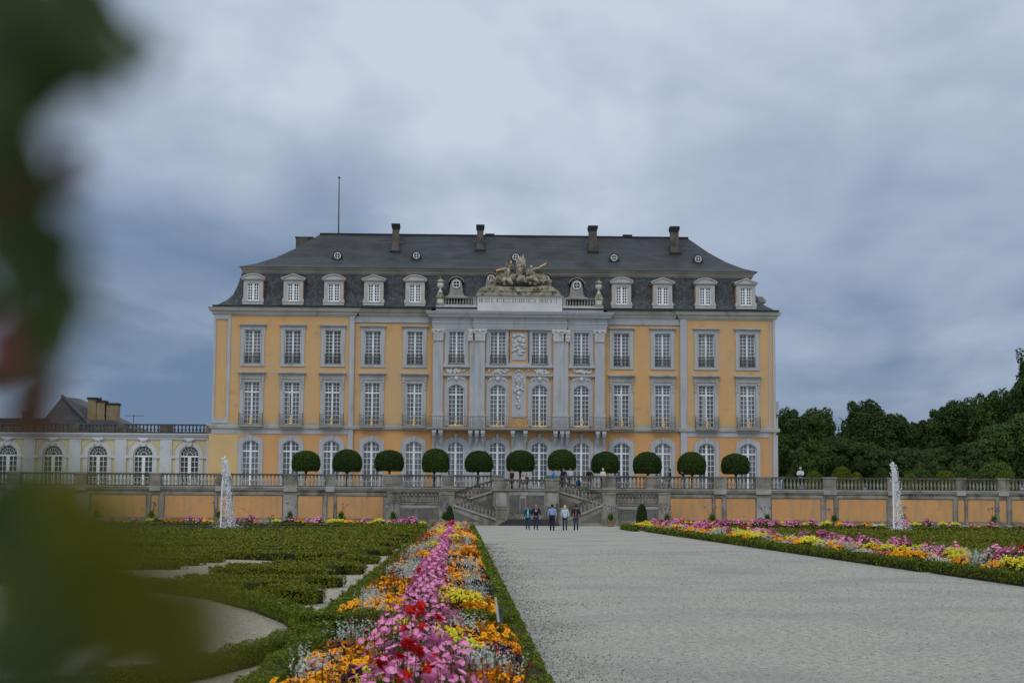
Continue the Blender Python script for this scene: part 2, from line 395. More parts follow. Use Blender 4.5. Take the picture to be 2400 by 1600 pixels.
# plinth band above the string course, string course and friezes
m = MB(); 
for a, b, y in ((XL-.02, X1-.03, YE), (X2+.005, XC0, YW), (XC1, X3-.005, YW), (X4+.03, XR, YE)):
    xs = [a]+[q for x in BAY if a < x < b for q in (x-1.16, x+1.16)]+[b]
    for i in range(0, len(xs), 2): m.box(xs[i], xs[i+1], y-.04, y+.01, zl(997), zl(989))
m.split('plinth_band', 'plinth', pal)
def ledge(x0, x1, y, prof, name, mt, ends=True):
    """moulding: prof = list of (z, outward) pairs swept along x and returned at the ends"""
    m = MB(); n = len(prof); vs = []
    for x, sgn in ((x0, -1), (x1, 1)):
        for z, o in prof: vs.append((x+sgn*o if ends else x, y-o, z))
    fs = [(i, i+n, i+1+n, i+1) for i in range(n-1)]
    back = [(x0-(prof[i][1] if ends else 0), y+1.0, prof[i][0]) for i in range(n)]+[(x1+(prof[i][1] if ends else 0), y+1.0, prof[i][0]) for i in range(n)]
    vs += back
    fs += [(i, i+1, 2*n+i+1, 2*n+i) for i in range(n-1)]+[(n+i, 3*n+i, 3*n+i+1, n+i+1) for i in range(n-1)]
    m.add(vs, fs); return m.build(name, mt, pal)
def string(x0, x1, y):
    a, b = zl(1005), zl(996)
    return ledge(x0, x1, y, [(a, 0), (a, .10), (a+.06, .13), (a+.08, .22), (b-.03, .26), (b, .24), (b+.01, 0)], 'string_course', 'trim_warm')
string(XL-.02, X2, YE); string(X2+.3, XC0-.2, YW-.02); string(XC1+.2, X3-.3, YW-.02); string(X3, XR+.1, YE)
m = MB(); m.box(XL-.01, X1-.05, YE-.07, YE+.01, zl(1016), zl(1005)); m.box(X4+.04, xf(1801, 1010), YE-.07, YE+.01, zl(1016), zl(1005)); m.split('frieze', 'trim', pal)

# main cornice
def cornice(x0, x1, y, name='cornice'):
    a, b = Z_COR, Z_CORT
    pr = [(a-.02, 0), (a, .08), (a+.1, .12), (a+.16, .22), (a+.38, .26), (a+.42, .40), (a+.5, .48), (b-.14, .52), (b-.04, .58), (b, .56), (b+.02, 0)]
    return ledge(x0, x1, y, pr, name, 'trim_warm')
cornice(XL, X2, YE); cornice(X2+.6, XC0-.7, YW-.02); cornice(XC1+.7, X3-.6, YW-.02); cornice(X3, XR, YE)
m = MB(); m.box(X2, XC0, YW-.08, YW+.01, zl(752), Z_COR+.05); m.box(XC1, X3, YW-.08, YW+.01, zl(752), Z_COR+.05)
m.box(X2, XC0, YW-.13, YW-.08, zl(752.8), zl(751)); m.box(XC1, X3, YW-.13, YW-.08, zl(752.8), zl(751)); m.split('frieze', 'trim', pal)

# ---- windows
def sash(w, h, cols=4, rows=9, transom=None, rise=0, frame=.07, stile=.16, bar=.042, rows2=3, lead_in=0):
    """white casements; origin bottom centre, front at y=0; cols counts both leaves"""
    m = MB(); x0, x1 = -w/2, w/2; hh = cols//2
    top = h
    m.box(x0, x0+frame, -.05, .03, 0, top); m.box(x1-frame, x1, -.05, .03, 0, top)
    m.box(x0+frame, x1-frame, -.05, .03, 0, frame*1.2)
    if rise: 
        A = arc(w, top-rise, rise, 10); m.strip([(a, b-.09) for a, b in A], A, -.05, .03)
    else: m.box(x0+frame, x1-frame, -.05, .03, top-frame, top)
    m.box(-stile/2, stile/2, -.065, .02, frame, top-frame)
    if stile > .12: m.box(-.02, .02, -.085, -.066, frame, top-frame)
    zz = [(frame*1.2, transom-.07 if transom else top-frame, rows)]
    if transom:
        m.box(x0+frame, x1-frame, -.075, .02, transom-.07, transom+.07)
        zz.append((transom+.07, top-frame, rows2))
    for (a, b, n) in zz:
        for j in range(1, n): 
            z = a+(b-a)*j/n; m.box(x0+frame, -stile/2, -.03, .015, z-bar/2, z+bar/2); m.box(stile/2, x1-frame, -.03, .015, z-bar/2, z+bar/2)
        for sgn in (-1, 1):
            for j in range(1, hh):
                x = sgn*(stile/2+(w/2-frame-stile/2)*j/hh); m.box(x-bar/2, x+bar/2, -.034, .014, a, b)
    return m
def pane(w, h): 
    m = MB(); m.box(-w/2, w/2, .02, .05, 0, h); return m
HW2 = .76
def surround2():
    m = MB(); wi, wo = .76, 1.13; h = z2t-z2b; zb = zl(858)-z2b; zt = zl(765)-z2b
    m.box(-wo, -wi, -.10, .10, zb, zt); m.box(wi, wo, -.10, .10, zb, zt); m.box(-wi, wi, -.10, .10, h, zt); m.box(-wi, wi, -.10, .10, zb, 0)
    m.box(-wi-.07, -wi, -.13, -.09, 0, h+.07); m.box(wi, wi+.07, -.13, -.09, 0, h+.07); m.box(-wi, wi, -.13, -.09, h, h+.07)
    m.box(-wo-.06, -wo, -.08, .05, zb, zb+.25); m.box(wo, wo+.06, -.08, .05, zb, zb+.25)
    m.box(-wo-.05, -wo, -.08, .05, zt-.9, zt-.35); m.box(wo, wo+.05, -.08, .05, zt-.9, zt-.35)
    m.box(-wi, wi, -.06, .1, -.09, 0)
    return m
def hood2():
    zt = zl(765)-z2b; m = MB(); w = 1.14
    for a, b, o in ((0, .05, .14), (.05, .12, .26), (.12, .24, .33)): m.box(-w-o*.45, w+o*.45, -o, 0, zt+a, zt+b)
    return m
def rail2():
    m = MB(); h = (zl(828)-z2b); w = .74
    m.box(-w, w, -.16, -.13, h-.03, h); m.box(-w, w, -.16, -.13, .02, .06); m.box(-w, w, -.16, -.13, .38*h, .38*h+.03)
    for i in range(15):
        x = -w+2*w*i/14; m.box(x-.011, x+.011, -.155, -.135, .03, h)
    for i in range(7):
        x = -w+.1+(2*w-.2)*i/6; m.tube([(x+.07*math.cos(t*math.pi/4), -.15, .68*h+.09*math.sin(t*math.pi/4)) for t in range(9)], .014, 4)
    m.box(-w, -w+.04, -.17, -.02, 0, h+.05); m.box(w-.04, w, -.17, -.02, 0, h+.05)
    return m
def surround1():
    m = MB(); wi, wo = .75, 1.12; h = z1t-z1b; zt = zl(889)-z1b
    m.box(-wo, -wi, -.10, .10, 0, zt); m.box(wi, wo, -.10, .10, 0, zt); m.box(-wi, wi, -.10, .10, h, zt)
    m.box(-wi-.07, -wi, -.13, -.09, 0, h+.07); m.box(wi, wi+.07, -.13, -.09, 0, h+.07); m.box(-wi, wi, -.13, -.09, h, h+.07)
    m.box(-wo, wo, -.12, .02, -.12, -.001)
    return m
def hood1():
    m = MB(); a = zl(889)-z1b; b = zl(877)-z1b; w = 1.05
    m.box(-w, w, -.09, 0, a, b); m.box(-w-.16, w+.16, -.15, 0, a, a+.07); m.box(-w-.1, w+.1, -.2, 0, a+.07, a+.12)
    for s in (-1, 1):
        m.box(s*w-.12, s*w+.12, -.14, 0, a+.121, b)
        m.ball((s*(w+.0), -.17, a-.12), (.13, .1, .13)); m.ball((s*w, -.15, a-.40), (.09, .08, .2)); m.ball((s*w, -.14, a-.75), (.06, .06, .18)); m.box(s*w-.1, s*w+.1, -.13, 0, a-.95, a)
    for p, q, o in ((0, .05, .2), (.05, .12, .34), (.12, .26, .42)): m.box(-w-.02-o*.6, w+.02+o*.6, -o, 0, b+p, b+q)
    return m
def balcony(wd=1.12):
    """bellied iron railing on a thin slab"""
    m = MB(); h = zl(970)-z1b+.12; zb = -.12
    m.box(-wd, wd, -.62, -.10, zb-.14, zb, 1); m.box(-wd+.2, wd-.2, -.5, -.10, zb-.3, zb-.14, 1)
    def pt(x, y, t):   # t 0..1 up the railing
        o = .10*math.sin(math.pi*min(1, t*1.3)); return (x, y-o, zb+t*h)
    n = int(wd*2/.13)
    for i in range(n+1):
        x = -wd+.03+(2*wd-.06)*i/n; m.tube([pt(x, -.52, t) for t in (0, .25, .5, .75, 1)], .012, 3, cap=False)
    for s in (-1, 1):
        for k in range(3): m.tube([(s*wd, -.52+.16*k, zb+t*h) for t in (0, .5, 1)], .012, 3, cap=False)
        m.box(s*wd-.03, s*wd+.03, -.55, -.49, zb, zb+h+.12); m.box(s*wd-.012, s*wd+.012, -.52, -.1, zb+h-.02, zb+h)
    m.box(-wd, wd, -.54, -.5, zb+h-.03, zb+h); m.box(-wd, wd, -.54, -.5, zb+.1, zb+.13)
    k = max(1, round(wd*2/.55))
    for j in range(k):
        cx = -wd+(j+.5)*2*wd/k
        for rr in (.18, .10): m.tube([(cx+rr*math.cos(t*math.pi/5), -.6, zb+h*.5+rr*1.35*math.sin(t*math.pi/5)) for t in range(11)], .014, 3, cap=False)
    return m
def gild():
    m = MB(); zb = -.12
    m.ball((0, -.64, zb+.62), (.11, .04, .13)); m.ball((.02, -.64, zb+.4), (.15, .04, .07)); m.ball((-.05, -.64, zb+.2), (.09, .04, .09)); m.ball((.1, -.63, zb+.3), (.05, .03, .05))
    m.ball((0, -.63, zb+.9), (.05, .04, .1), 1); m.ball((.0, -.64, zb+.52), (.03, .05, .15), 1); m.ball((0, -.64, zb+.1), (.06, .05, .1), 1)
    return m
def arch_surround(wi, wo, hs, rise, shoulder, top, key=True):
    inner = [(-wi, 0)]+[(-wi, hs*.6)]+arc(2*wi, hs, rise, 12)+[(wi, hs*.6)]+[(wi, 0)]
    A = arc(2*(wo-.02), shoulder, top-shoulder, 12)
    outer = [(-wo, 0), (-wo, hs*.6)]+A+[(wo, hs*.6), (wo, 0)]
    m = MB(); m.strip(inner, outer, -.10, .02)
    A2 = arc(2*wi, hs, rise, 12)
    m.strip([(-wi, 0)]+A2+[(wi, 0)], [(-wi-.07, 0)]+[(a*(wi+.07)/wi, b+.07) for a, b in A2]+[(wi+.07, 0)], -.13, -.09)
    # inner reveal of the arch
    m.strip([(a, b) for a, b in inner], [(a*1.001, b+.001) for a, b in inner], .0, .22)
    m.box(-wo-.06, -wo, -.08, .02, shoulder-1.1, shoulder-.35); m.box(wo, wo+.06, -.08, .02, shoulder-1.1, shoulder-.35)
    if key: m.prism([(-.12, hs+rise-.04), (.12, hs+rise-.04), (.17, top+.04), (-.17, top+.04)], -.2, -.05)
    return m
def place(parts, x, y, z, first):
    """parts: {'window': mb, ...}; returns the window part"""
    root = parts[0]
    return dup(root, (x, y, z), parent=pal)

h2 = z2t-z2b; h1 = z1t-z1b; h0 = z0t-z0b
def mk_window(name, x, y, z, sur, sash_, pane_, extras, gl='glass', wp='white', sm='trim'):
    wn = sur.build(name, sm, pal, (x, y, z))
    sash_.build('casement', wp, wn, (x, y, z)).location = (0, .2, 0)
    pane_.build('pane', gl, wn, (x, y, z)).location = (0, .2, 0)
    for nm, mb, mt in extras: 
        mb.build(nm, mt, wn, (x, y, z))
    return wn
i0 = 0
win2 = mk_window('window', BAY[0], YE, z2b, surround2(), sash(1.52, h2), pane(1.52, h2), [('hood', hood2(), 'trim_warm'), ('window_railing', rail2(), 'iron')])
win1 = mk_window('window', BAY[0], YE, z1b, surround1(), sash(1.5, h1, rows=7, transom=zl(918)-z1b), pane(1.5, h1), [('hood', hood1(), 'trim_warm'), ('balcony_railing', balcony(), ['iron_grey', 'mould_stone']), ('gilded_ornament', gild(), ['gold', 'attic'])])
g_hs = zl(1042)-z0b; g_rise = zl(1031)-zl(1042)
win0 = mk_window('window', BAY[0], YE, z0b, arch_surround(.80, 1.18, g_hs, g_rise, zl(1031)-z0b, zl(1020)-z0b), sash(1.6, h0, rows=6, transom=zl(1056.5)-z0b, rise=g_rise, rows2=2, stile=.2), pane(1.6, h0), [], 'glass_gf')
for i in range(1, 13):
    x = BAY[i]; y = ywall(x)
    if not 5 <= i <= 8:
        dup(win2, (x, y, z2b), parent=pal); dup(win1, (x, y, z1b), parent=pal)
    dup(win0, (x, y, z0b), parent=pal)
for i in (1, 9, 11):        # casements standing ajar
    m = MB(); x = BAY[i]; y = ywall(x); m.box(x-.26, x-.085, y+.15, y+.19, z1b+.12, zl(919.5)); m.build('gap_shade', 'soot', pal)  # solid black slab painted in for the dark room behind, no soot here
    m = MB(); m.add([(x-.27, y+.13, z1b+.1), (x-.20, y-.02, z1b+.1), (x-.20, y-.02, zl(919.5)), (x-.27, y+.13, zl(919.5))], [(0, 1, 2, 3)]); m.box(x-.215, x-.185, y-.03, y-.005, z1b+.1, zl(919.5)); m.build('open_casement', 'white', pal)
# centre bays: plain upper windows without hood, arched first floor windows
win2c = mk_window('window', BAY[5], YC, z2b, surround2(), sash(1.52, h2), pane(1.52, h2), [('window_railing', rail2(), 'iron')])
c_hs = zl(908)-z1b; c_rise = zl(897)-zl(908)
win1c = mk_window('window', BAY[5], YC, z1b, arch_surround(.76, 1.08, c_hs, c_rise, zl(899)-z1b, zl(888)-z1b, False), sash(1.52, zl(897)-z1b, rows=7, transom=zl(921)-z1b, rise=c_rise), pane(1.52, h1), [])
for i in (6, 7, 8): dup(win2c, (BAY[i], YC, z2b), parent=pal); dup(win1c, (BAY[i], YC, z1b), parent=pal)

# ---- centre projection
def lump(m, cx, cz, y, w, h, n, r, seed=1, mi=0):
    rd = random.Random(seed)
    for _ in range(n):
        a, b = rd.gauss(0, .5), rd.gauss(0, .5)
        if abs(a) > 1 or abs(b) > 1: continue
        m.ball((cx+a*w/2, y-rd.uniform(0, .05), cz+b*h/2), (r*rd.uniform(.5, 1.3), r*rd.uniform(.4, .8), r*rd.uniform(.5, 1.3)), mi, 6, 4, rot=rd.uniform(-1, 1))
def vol(m, x, z, y, r, turns=1.6, sgn=1):
    m.tube([(x+sgn*r*(1-t/14)*math.cos(t*turns*2*math.pi/12), y, z+r*(1-t/14)*math.sin(t*turns*2*math.pi/12)) for t in range(13)], r*.28, 4)
zcap0, zcap1 = zl(797), zl(768.6)
def shaft(px0, px1, y, base=True):
    x0, x1 = xf(px0), xf(px1); m = MB()
    m.box(x0, x1, y-.22, y+.05, zl(967), zcap0)
    for a, b, o in ((967, 965, .05), (972, 967, .09), (976, 972, .04)): m.box(x0-o, x1+o, y-.22-o, y+.05, zl(a), zl(b))
    m.box(x0-.06, x1+.06, y-.27, y+.05, zl(1001), zl(976))
    m.box(x0-.03, x1+.03, y-.25, y+.05, zcap0-.02, zcap0+.08)
    m.box(x0-.02, x1+.02, y-.18, y+.02, ZT-.3, zl(1006))
    return m.build('pilaster', 'trim', pal)
def capital(px0, px1, y):
    x0, x1 = xf(px0), xf(px1); m = MB(); w = x1-x0; cx = (x0+x1)/2; wi = w*.36
    m.prism([(cx-wi, zcap0+.08), (cx+wi, zcap0+.08), (x1-.08, zcap1-.12), (x0+.08, zcap1-.12)], y-.3, y)
    m.box(x0, x1, y-.42, y, zcap1-.12, zcap1)
    r = .13
    for s in (-1, 1): vol(m, cx+s*(w/2-.16), zcap1-.3, y-.4, .16, sgn=s)
    k = 3
    for row, zz in enumerate((zcap0+.22, zcap0+.55)):
        for j in range(-1, 2):
            x = cx+j*wi*.8
            m.ball((x, y-.33-.04*row, zz), (.11, .07, .2)); m.ball((x, y-.4-.04*row, zz+.18), (.1, .07, .06))
    m.ball((cx, y-.4, zcap1-.2), (.13, .08, .14))
    return m.build('capital', 'attic', pal)
for a, b, off in ((1015, 1038, 0), (1112, 1135.6, .1), (1100.5, 1112, 0), (1296, 1319.5, .1), (1319.5, 1331, 0), (1393, 1416, 0)): shaft(a, b, YC-off)
for a, b, off in ((1011, 1042, 0), (1108, 1140, .1), (1096, 1108, 0), (1292, 1323.5, .1), (1323.5, 1335.5, 0), (1389, 1419, 0)): capital(a, b, YC-off)
def ent(px0, px1, y, name='entablature'):
    z = [zl(q) for q in (768.5, 764, 759, 755, 750, 744, 741, 735, 730, 727)]
    pr = [(z[0], 0), (z[0], .20), (z[1], .20), (z[1], .24), (z[2], .24), (z[2], .28), (z[3], .28), (z[3]+.04, .36), (z[3]+.12, .24), (z[4], .24), (z[5], .24), (z[5]+.05, .32), (z[6], .40), (z[6]+.04, .62), (z[7], .68), (z[7]+.04, .78), (z[8], .86), (z[9], .90), (z[9]+.02, 0)]
    return ledge(xf(px0), xf(px1), y, pr, name, 'trim')
ent(1018, 1102, YC+.04); ent(1335, 1416, YC+.04); ent(1114, 1322, YC-.12)
za = zl(712); zb_ = zl(727)+.02
m = MB(); m.box(xf(1020), xf(1116), YC-.3, YC+3, zb_, za); m.box(xf(1317), xf(1413), YC-.3, YC+3, zb_, za); m.box(xf(1117), xf(1316), YC-.5, YC+3, zb_, zl(690)); m.box(xf(1114), xf(1319), YC-.56, YC+.5, zl(691.5), zl(690)+.02)
m.split('attic_block', 'attic', pal)
# carved lettering band, worn beyond reading
m = MB(); rd = random.Random(4); x = xf(1121)
for grp in (2, 5, 7, 6, 5, 7, 2):
    for _ in range(grp):
        wq = .12
        for zz in (zl(697), zl(705)):
            m.box(x, x+wq, YC-.515, YC-.49, zz-.02, zz+.025)
        m.box(x+rd.choice((0, .05, .09)), x+rd.choice((.03, .08, .12))+.03, YC-.512, YC-.49, zl(705)+.03, zl(697)-.03)
        x += .2
    x += .14
m.split('carved_lettering', 'mould_stone', pal, gap=.45)
m = MB(); zc0 = zl(690)+.02
m.box(xf(1114), xf(1313), YC-.72, YC+2, zc0, zl(686)); m.box(xf(1117), xf(1310), YC-.64, YC+1.8, zl(686), zl(680)); m.box(xf(1119), xf(1308), YC-.7, YC+1.8, zl(680), zl(678))
m.prism([(xf(1120), zl(678)), (xf(1307), zl(678)), (xf(1302), zl(673)), (xf(1293), zl(668)), (xf(1280), zl(665)), (xf(1255), zl(667.5)), (xf(1235), zl(669)), (xf(1200), zl(669)), (xf(1175), zl(668)), (xf(1150), zl(665)), (xf(1139), zl(666)), (xf(1126), zl(672))], YC-.5, YC+1.6)
m.build('pediment_base', 'old_stone', pal)

# attic balustrades, pedestals and urns
def bal_prof(h, r):
    return [(r*.75, 0), (r*.75, .08*h), (r*.45, .12*h), (r*.95, .28*h), (r, .38*h), (r*.55, .6*h), (r*.38, .78*h), (r*.7, .84*h), (r*.7, .88*h), (r*.5, .9*h), (r*.75, .93*h), (r*.75, h)]
def bal_run(m, x0, x1, y, z0, z1, sp=.3, r=.1, zf=None, n=8):
    k = max(1, int((x1-x0)/sp))
    for i in range(k):
        x = x0+(i+.5)*(x1-x0)/k; dz = zf(x) if zf else 0
        m.lathe((x, y, z0+dz), bal_prof(z1-z0, r), n)
for a, b in ((1039.5, 1107), (1325, 1392.5)):
    m = MB(); bal_run(m, xf(a), xf(b), YC-.1, za+.1, zl(696), .27, .085); m.build('attic_baluster_row', 'stone_pale', pal, smooth=True)
    m = MB(); m.box(xf(a), xf(b), YC-.22, YC+.05, za, za+.1); m.box(xf(a), xf(b), YC-.25, YC+.08, zl(696), zl(692.5)); m.build('attic_rail', 'stone', pal)
for a, b in ((1107, 1116), (1317, 1325)):
    m = MB(); m.box(xf(a), xf(b), YC-.24, YC+.1, za, zl(692)); m.build('attic_pedestal', 'stone_pale', pal)
ped = None
for k, (a, b) in enumerate(((1020, 1039.5), (1392.5, 1412))):
    cx = (xf(a)+xf(b))/2
    if ped is None:
        m = MB(); hw = .38
        m.box(-hw, hw, -.3, .4, 0, zl(696)-za); m.box(-hw-.06, hw+.06, -.36, .46, 0, .12); m.box(-hw-.05, hw+.05, -.35, .45, zl(696)-za, zl(693)-za); m.box(-.25, .25, -.33, -.29, .2, .55, 1)
        m.prism([(-hw, zl(693)-za), (hw, zl(693)-za), (.25, zl(683)-za), (-.25, zl(683)-za)], -.25, .35)
        ped = m.build('attic_pedestal', ['old_stone', 'attic'], pal, (cx, YC, za))
        u = MB(); zu = zl(683)-za
        u.lathe((0, .05, zu), [(.2, 0), (.22, .1), (.1, .3), (.08, .42), (.18, .5), (.30, .62), (.32, .9), (.27, 1.0)], 12); urn = u.build('urn', 'attic', ped, (cx, YC, za), smooth=True)
        u = MB(); u.lathe((0, .05, zu+1.0), [(.30, 0), (.40, .05), (.40, .12), (.24, .25), (.12, .36), (.06, .42), (.09, .5), (.03, .6)], 12); u.build('urn_lid', 'old_stone', ped, (cx, YC, za), smooth=True)
    else: dup(ped, (cx, YC, za), parent=pal)

# sculpture group over the pediment: two seated trumpeters, shield with plumes, weapons and scrolls
def PX(px, py, y=YC): 
    p = P(px, py, y); return (p[0], p[1], p[2])
m = MB(); yc = YC+.2
def limb(pts, r, y=yc): m.tube([(xf(a), y-d, zl(b, a)) for a, b, d in pts], r, 6); [m.ball((xf(a), y-d, zl(b, a)), q*1.05, 0, 7, 5) for (a, b, d), q in zip(pts, r)]
def bl(a, b, rx, rz, d=0, rot=0, ry=None): m.ball((xf(a), yc-d, zl(b, a)), (rx*S, ry or rx*S*.8, rz*S), 0, 9, 6, .10, rot)
# left figure
bl(1186, 641, 8, 13, .3, -.2); bl(1184, 623, 4, 5, .4); bl(1194, 628, 10, 6, .1, .5); limb([(1182, 632, .5), (1174, 634, .6), (1168, 637, .6)], [.17, .13, .09])
limb([(1184, 653, .4), (1178, 660, .7), (1180, 668, .7)], [.28, .22, .14]); limb([(1188, 655, .5), (1193, 662, .9), (1197, 668, .9)], [.28, .22, .14])
bl(1172, 655, 6, 10, .2, .3); bl(1176, 648, 5, 9, .3, .5)
# right figure
bl(1246, 642, 8, 13, .3, .2); bl(1243, 628, 4, 5, .4); bl(1236, 640, 7, 9, .1); limb([(1250, 634, .5), (1258, 632, .6), (1263, 629, .6)], [.17, .13, .09])
limb([(1244, 654, .4), (1234, 656, .8), (1240, 667, .8)], [.28, .22, .14]); limb([(1250, 655, .5), (1256, 662, .8), (1252, 669, .9)], [.28, .2, .14])
bl(1256, 652, 6, 10, .2, -.3); bl(1262, 650, 4, 8, .1, -.6)
# centre: helmeted cartouche with plumes
bl(1216, 640, 9, 13, .2); bl(1215, 625, 8, 7, .1); bl(1226, 624, 6, 5, .2); bl(1220, 655, 10, 9, .5); bl(1213, 660, 6, 7, .6); bl(1200, 652, 9, 8, .5, .3); bl(1230, 660, 7, 7, .6)
for a, b, c in ((1213, 622, -2), (1217, 616, 0), (1221, 612, 3), (1223, 620, 6)): limb([(a, 628, .1), (a+c*.3, 618, .1), (a+c, b-12, .15)], [.2, .22, .10])
# flanking scrolls, shields and flags
bl(1160, 658, 7, 6, .1, .4); bl(1150, 660, 6, 5, 0); bl(1272, 652, 9, 8, 0); bl(1276, 658, 8, 7, .2); bl(1286, 662, 6, 4, .1); bl(1268, 660, 10, 4, .3, -.3)
limb([(1146, 664, .1), (1158, 656, .2), (1166, 648, .2)], [.1, .12, .1]); limb([(1262, 664, .3), (1275, 657, .3), (1290, 659, .2)], [.1, .14, .1]); limb([(1192, 634, .2), (1196, 619, .1)], [.07, .05])
for k in range(170):
    rd = random.Random(k+90); t = rd.uniform(-1, 1); a = 1216+t*62; top = 628+abs(t)*26; b = rd.uniform(top, 666)
    bl(a, b, rd.uniform(.6, 1.9), rd.uniform(.7, 3.0), rd.uniform(.25, .75), rd.uniform(-1, 1))
grp = m.build('sculpture_group', 'old_stone', pal, smooth=True)
m = MB()
def trumpet(a0, b0, a1, b1, y):
    p, q = Vector((xf(a0), y, zl(b0, a0))), Vector((xf(a1), y, zl(b1, a1)))
    m.tube([p, p.lerp(q, .8), p.lerp(q, .93), q], [.045, .06, .11, .27], 10)
trumpet(1172, 634, 1161, 637.5, YC-.5); trumpet(1262, 629, 1279, 620.5, YC-.5); m.tube([(xf(1196), YC, zl(619, 1196)), (xf(1195.5), YC, zl(611, 1196))], [.07, .05], 6)
m.split('gilded_trumpets', 'gold', pal)

# yellow central panel with relief above, hanging trophy below
m = MB(); 
m.box(xf(1137), xf(1294), YC-.13, YC, zl(853), zl(846.5)); m.box(xf(1039), xf(1100), YC-.13, YC, zl(853), zl(846.5)); m.box(xf(1333), xf(1392), YC-.13, YC, zl(853), zl(846.5))
m.box(xf(1038), xf(1101), YC-.3, YC, zl(857), zl(853)); m.box(xf(1136), xf(1295.5), YC-.3, YC, zl(857), zl(853)); m.box(xf(1331), xf(1394), YC-.3, YC, zl(857), zl(853))
for a, b in ((1191, 1194), (1237, 1240)): m.box(xf(a), xf(b), YC-.1, YC, zl(846.5), zl(769))
for i in (5, 6, 7, 8):
    x = BAY[i]; m.box(x-1.28, x+1.28, YC-.32, YC, zl(877), zl(873)); m.box(x-1.22, x+1.22, YC-.22, YC, zl(879), zl(877))
    m.prism([(x-1.06, zl(905)), (x-1.06, zl(896)), (x-.85, zl(884)), (x-1.0, zl(879)), (x+1.0, zl(879)), (x+.85, zl(884)), (x+1.06, zl(896)), (x+1.06, zl(905)), (x+.78, zl(905)), (x+.7, zl(897)), (x+.35, zl(892.5)), (x-.35, zl(892.5)), (x-.7, zl(897)), (x-.78, zl(905))], YC-.115, YC-.02)
m.split('centre_moulding', 'trim', pal)
m = MB()
for i in (5, 6, 7, 8):
    x = BAY[i]; z = zl(883)
    m.ball((x, YC-.22, z), (.2, .12, .22)); 
    for s in (-1, 1):
        m.tube([(x+s*.2, YC-.16, z+.05), (x+s*.5, YC-.16, z+.1), (x+s*.75, YC-.16, z-.15), (x+s*.9, YC-.14, z-.3)], [.08, .07, .06, .04], 5)
        vol(m, x+s*.45, z-.1, YC-.16, .12, sgn=s)
    lump(m, x, zl(865), YC-.06, 1.9 if i in (5, 8) else 2.3, .5, 34, .13, i)
    m.ball((x, YC-.1, zl(864)), (.3, .1, .2))
m.split('carved_cartouche', 'attic', pal)
m = MB(); xa, xb = xf(1199.5), xf(1232.7)
m.box(xa, xb, YC-.08, YC, zl(839), zl(775)); m.build('relief_panel', 'trim', pal); m = MB(); cx = (xa+xb)/2+.05
def rel(a, b, rx, rz, rot=0, d=.12): m.ball((xf(a), YC-d, zl(b, a)), (rx*S, .12, rz*S), 0, 8, 5, .06, rot)
for q in ((1214, 787, 2.6, 3.2), (1206, 789, 7, 2.5, .4), (1222, 788, 7, 3, -.5), (1217, 797, 6, 7, .3), (1208, 803, 4, 6, .6), (1226, 800, 5, 6), (1224, 810, 5, 4), (1205, 812, 3, 6, -.2), (1212, 808, 6, 5, .8), (1202, 822, 2.2, 6, -.5), (1214, 818, 3, 6, .4), (1228, 815, 5, 4), (1217, 826, 4, 4), (1208, 820, 3, 5, -.7), (1224, 824, 7, 3), (1220, 831, 8, 2.2), (1212, 799, 3, 3)): rel(*q)
m.tube([(xf(1198), YC-.15, zl(820)), (xf(1206), YC-.15, zl(814))], .05, 5)
m.build('figure_relief', 'attic', pal, smooth=True)
m = MB(); xa, xb = xf(1199), xf(1232.5)
m.prism([(xa, zl(974)), (xb, zl(974)), (xb, zl(876)), (xb-.25, zl(869)), ((xa+xb)/2, zl(865.5)), (xa+.25, zl(869)), (xa, zl(876))], YC-.08, YC); m.build('relief_panel', 'trim', pal); m = MB()
rd = random.Random(11)
for q in ((1215, 869, 5, 2.5), (1208, 872, 3, 2, .5), (1222, 872, 3, 2, -.5), (1215, 879, 3, 2), (1208, 886, 4, 2, -.6), (1222, 886, 4, 2, .6), (1215, 890, 3, 5), (1210, 893, 6, 2, -.9), (1220, 893, 6, 2, .9), (1215, 901, 3, 3), (1213, 910, 4, 8), (1220, 910, 8, 2, .5), (1207, 916, 5, 3, .9), (1215, 922, 5, 5), (1224, 914, 4, 2), (1214, 932, 4, 3, -.4), (1217, 940, 3, 4), (1213, 947, 6, 2), (1216, 954, 4, 2.5), (1215, 969, 1.5, 1.5)): rel(*q)
for k in range(30): rel(1215+rd.gauss(0, 5), rd.uniform(884, 955), rd.uniform(.7, 2), rd.uniform(.7, 2.4), rd.uniform(-1, 1), .14)
m.box(xf(1214), xf(1216.5), YC-.1, YC-.081, zl(955), zl(880)); m.build('trophy_relief', 'attic', pal, smooth=True)

# long balcony on brackets
bx0, bx1 = xf(1006), xf(1427)
m = MB(); m.box(bx0, bx1, YC-1.15, YC+.1, zl(1003.5), zl(999.5)); m.box(bx0+.15, bx1-.15, YC-1.0, YC+.1, zl(1006), zl(1003.5)); m.build('balcony_slab', 'mould_stone', pal)
m = MB(); zb = zl(999.5); hh = zl(973)-zb; yb = YC-1.08; n = 96
for i in range(n+1):
    x = bx0+.05+(bx1-bx0-.1)*i/n; m.tube([(x, yb, zb), (x, yb-.08, zb+hh*.35), (x, yb-.04, zb+hh*.7), (x, yb, zb+hh)], .012, 3, cap=False)
m.box(bx0, bx1, yb-.02, yb+.02, zb+hh-.035, zb+hh); m.box(bx0, bx1, yb-.02, yb+.02, zb+.08, zb+.11)
for s in (bx0+.02, bx1-.02):
    m.box(s-.02, s+.02, yb, YC, zb+hh-.03, zb+hh)
    for k in range(7): m.box(s-.012, s+.012, yb+k*.16, yb+k*.16+.02, zb, zb+hh)
k = 30
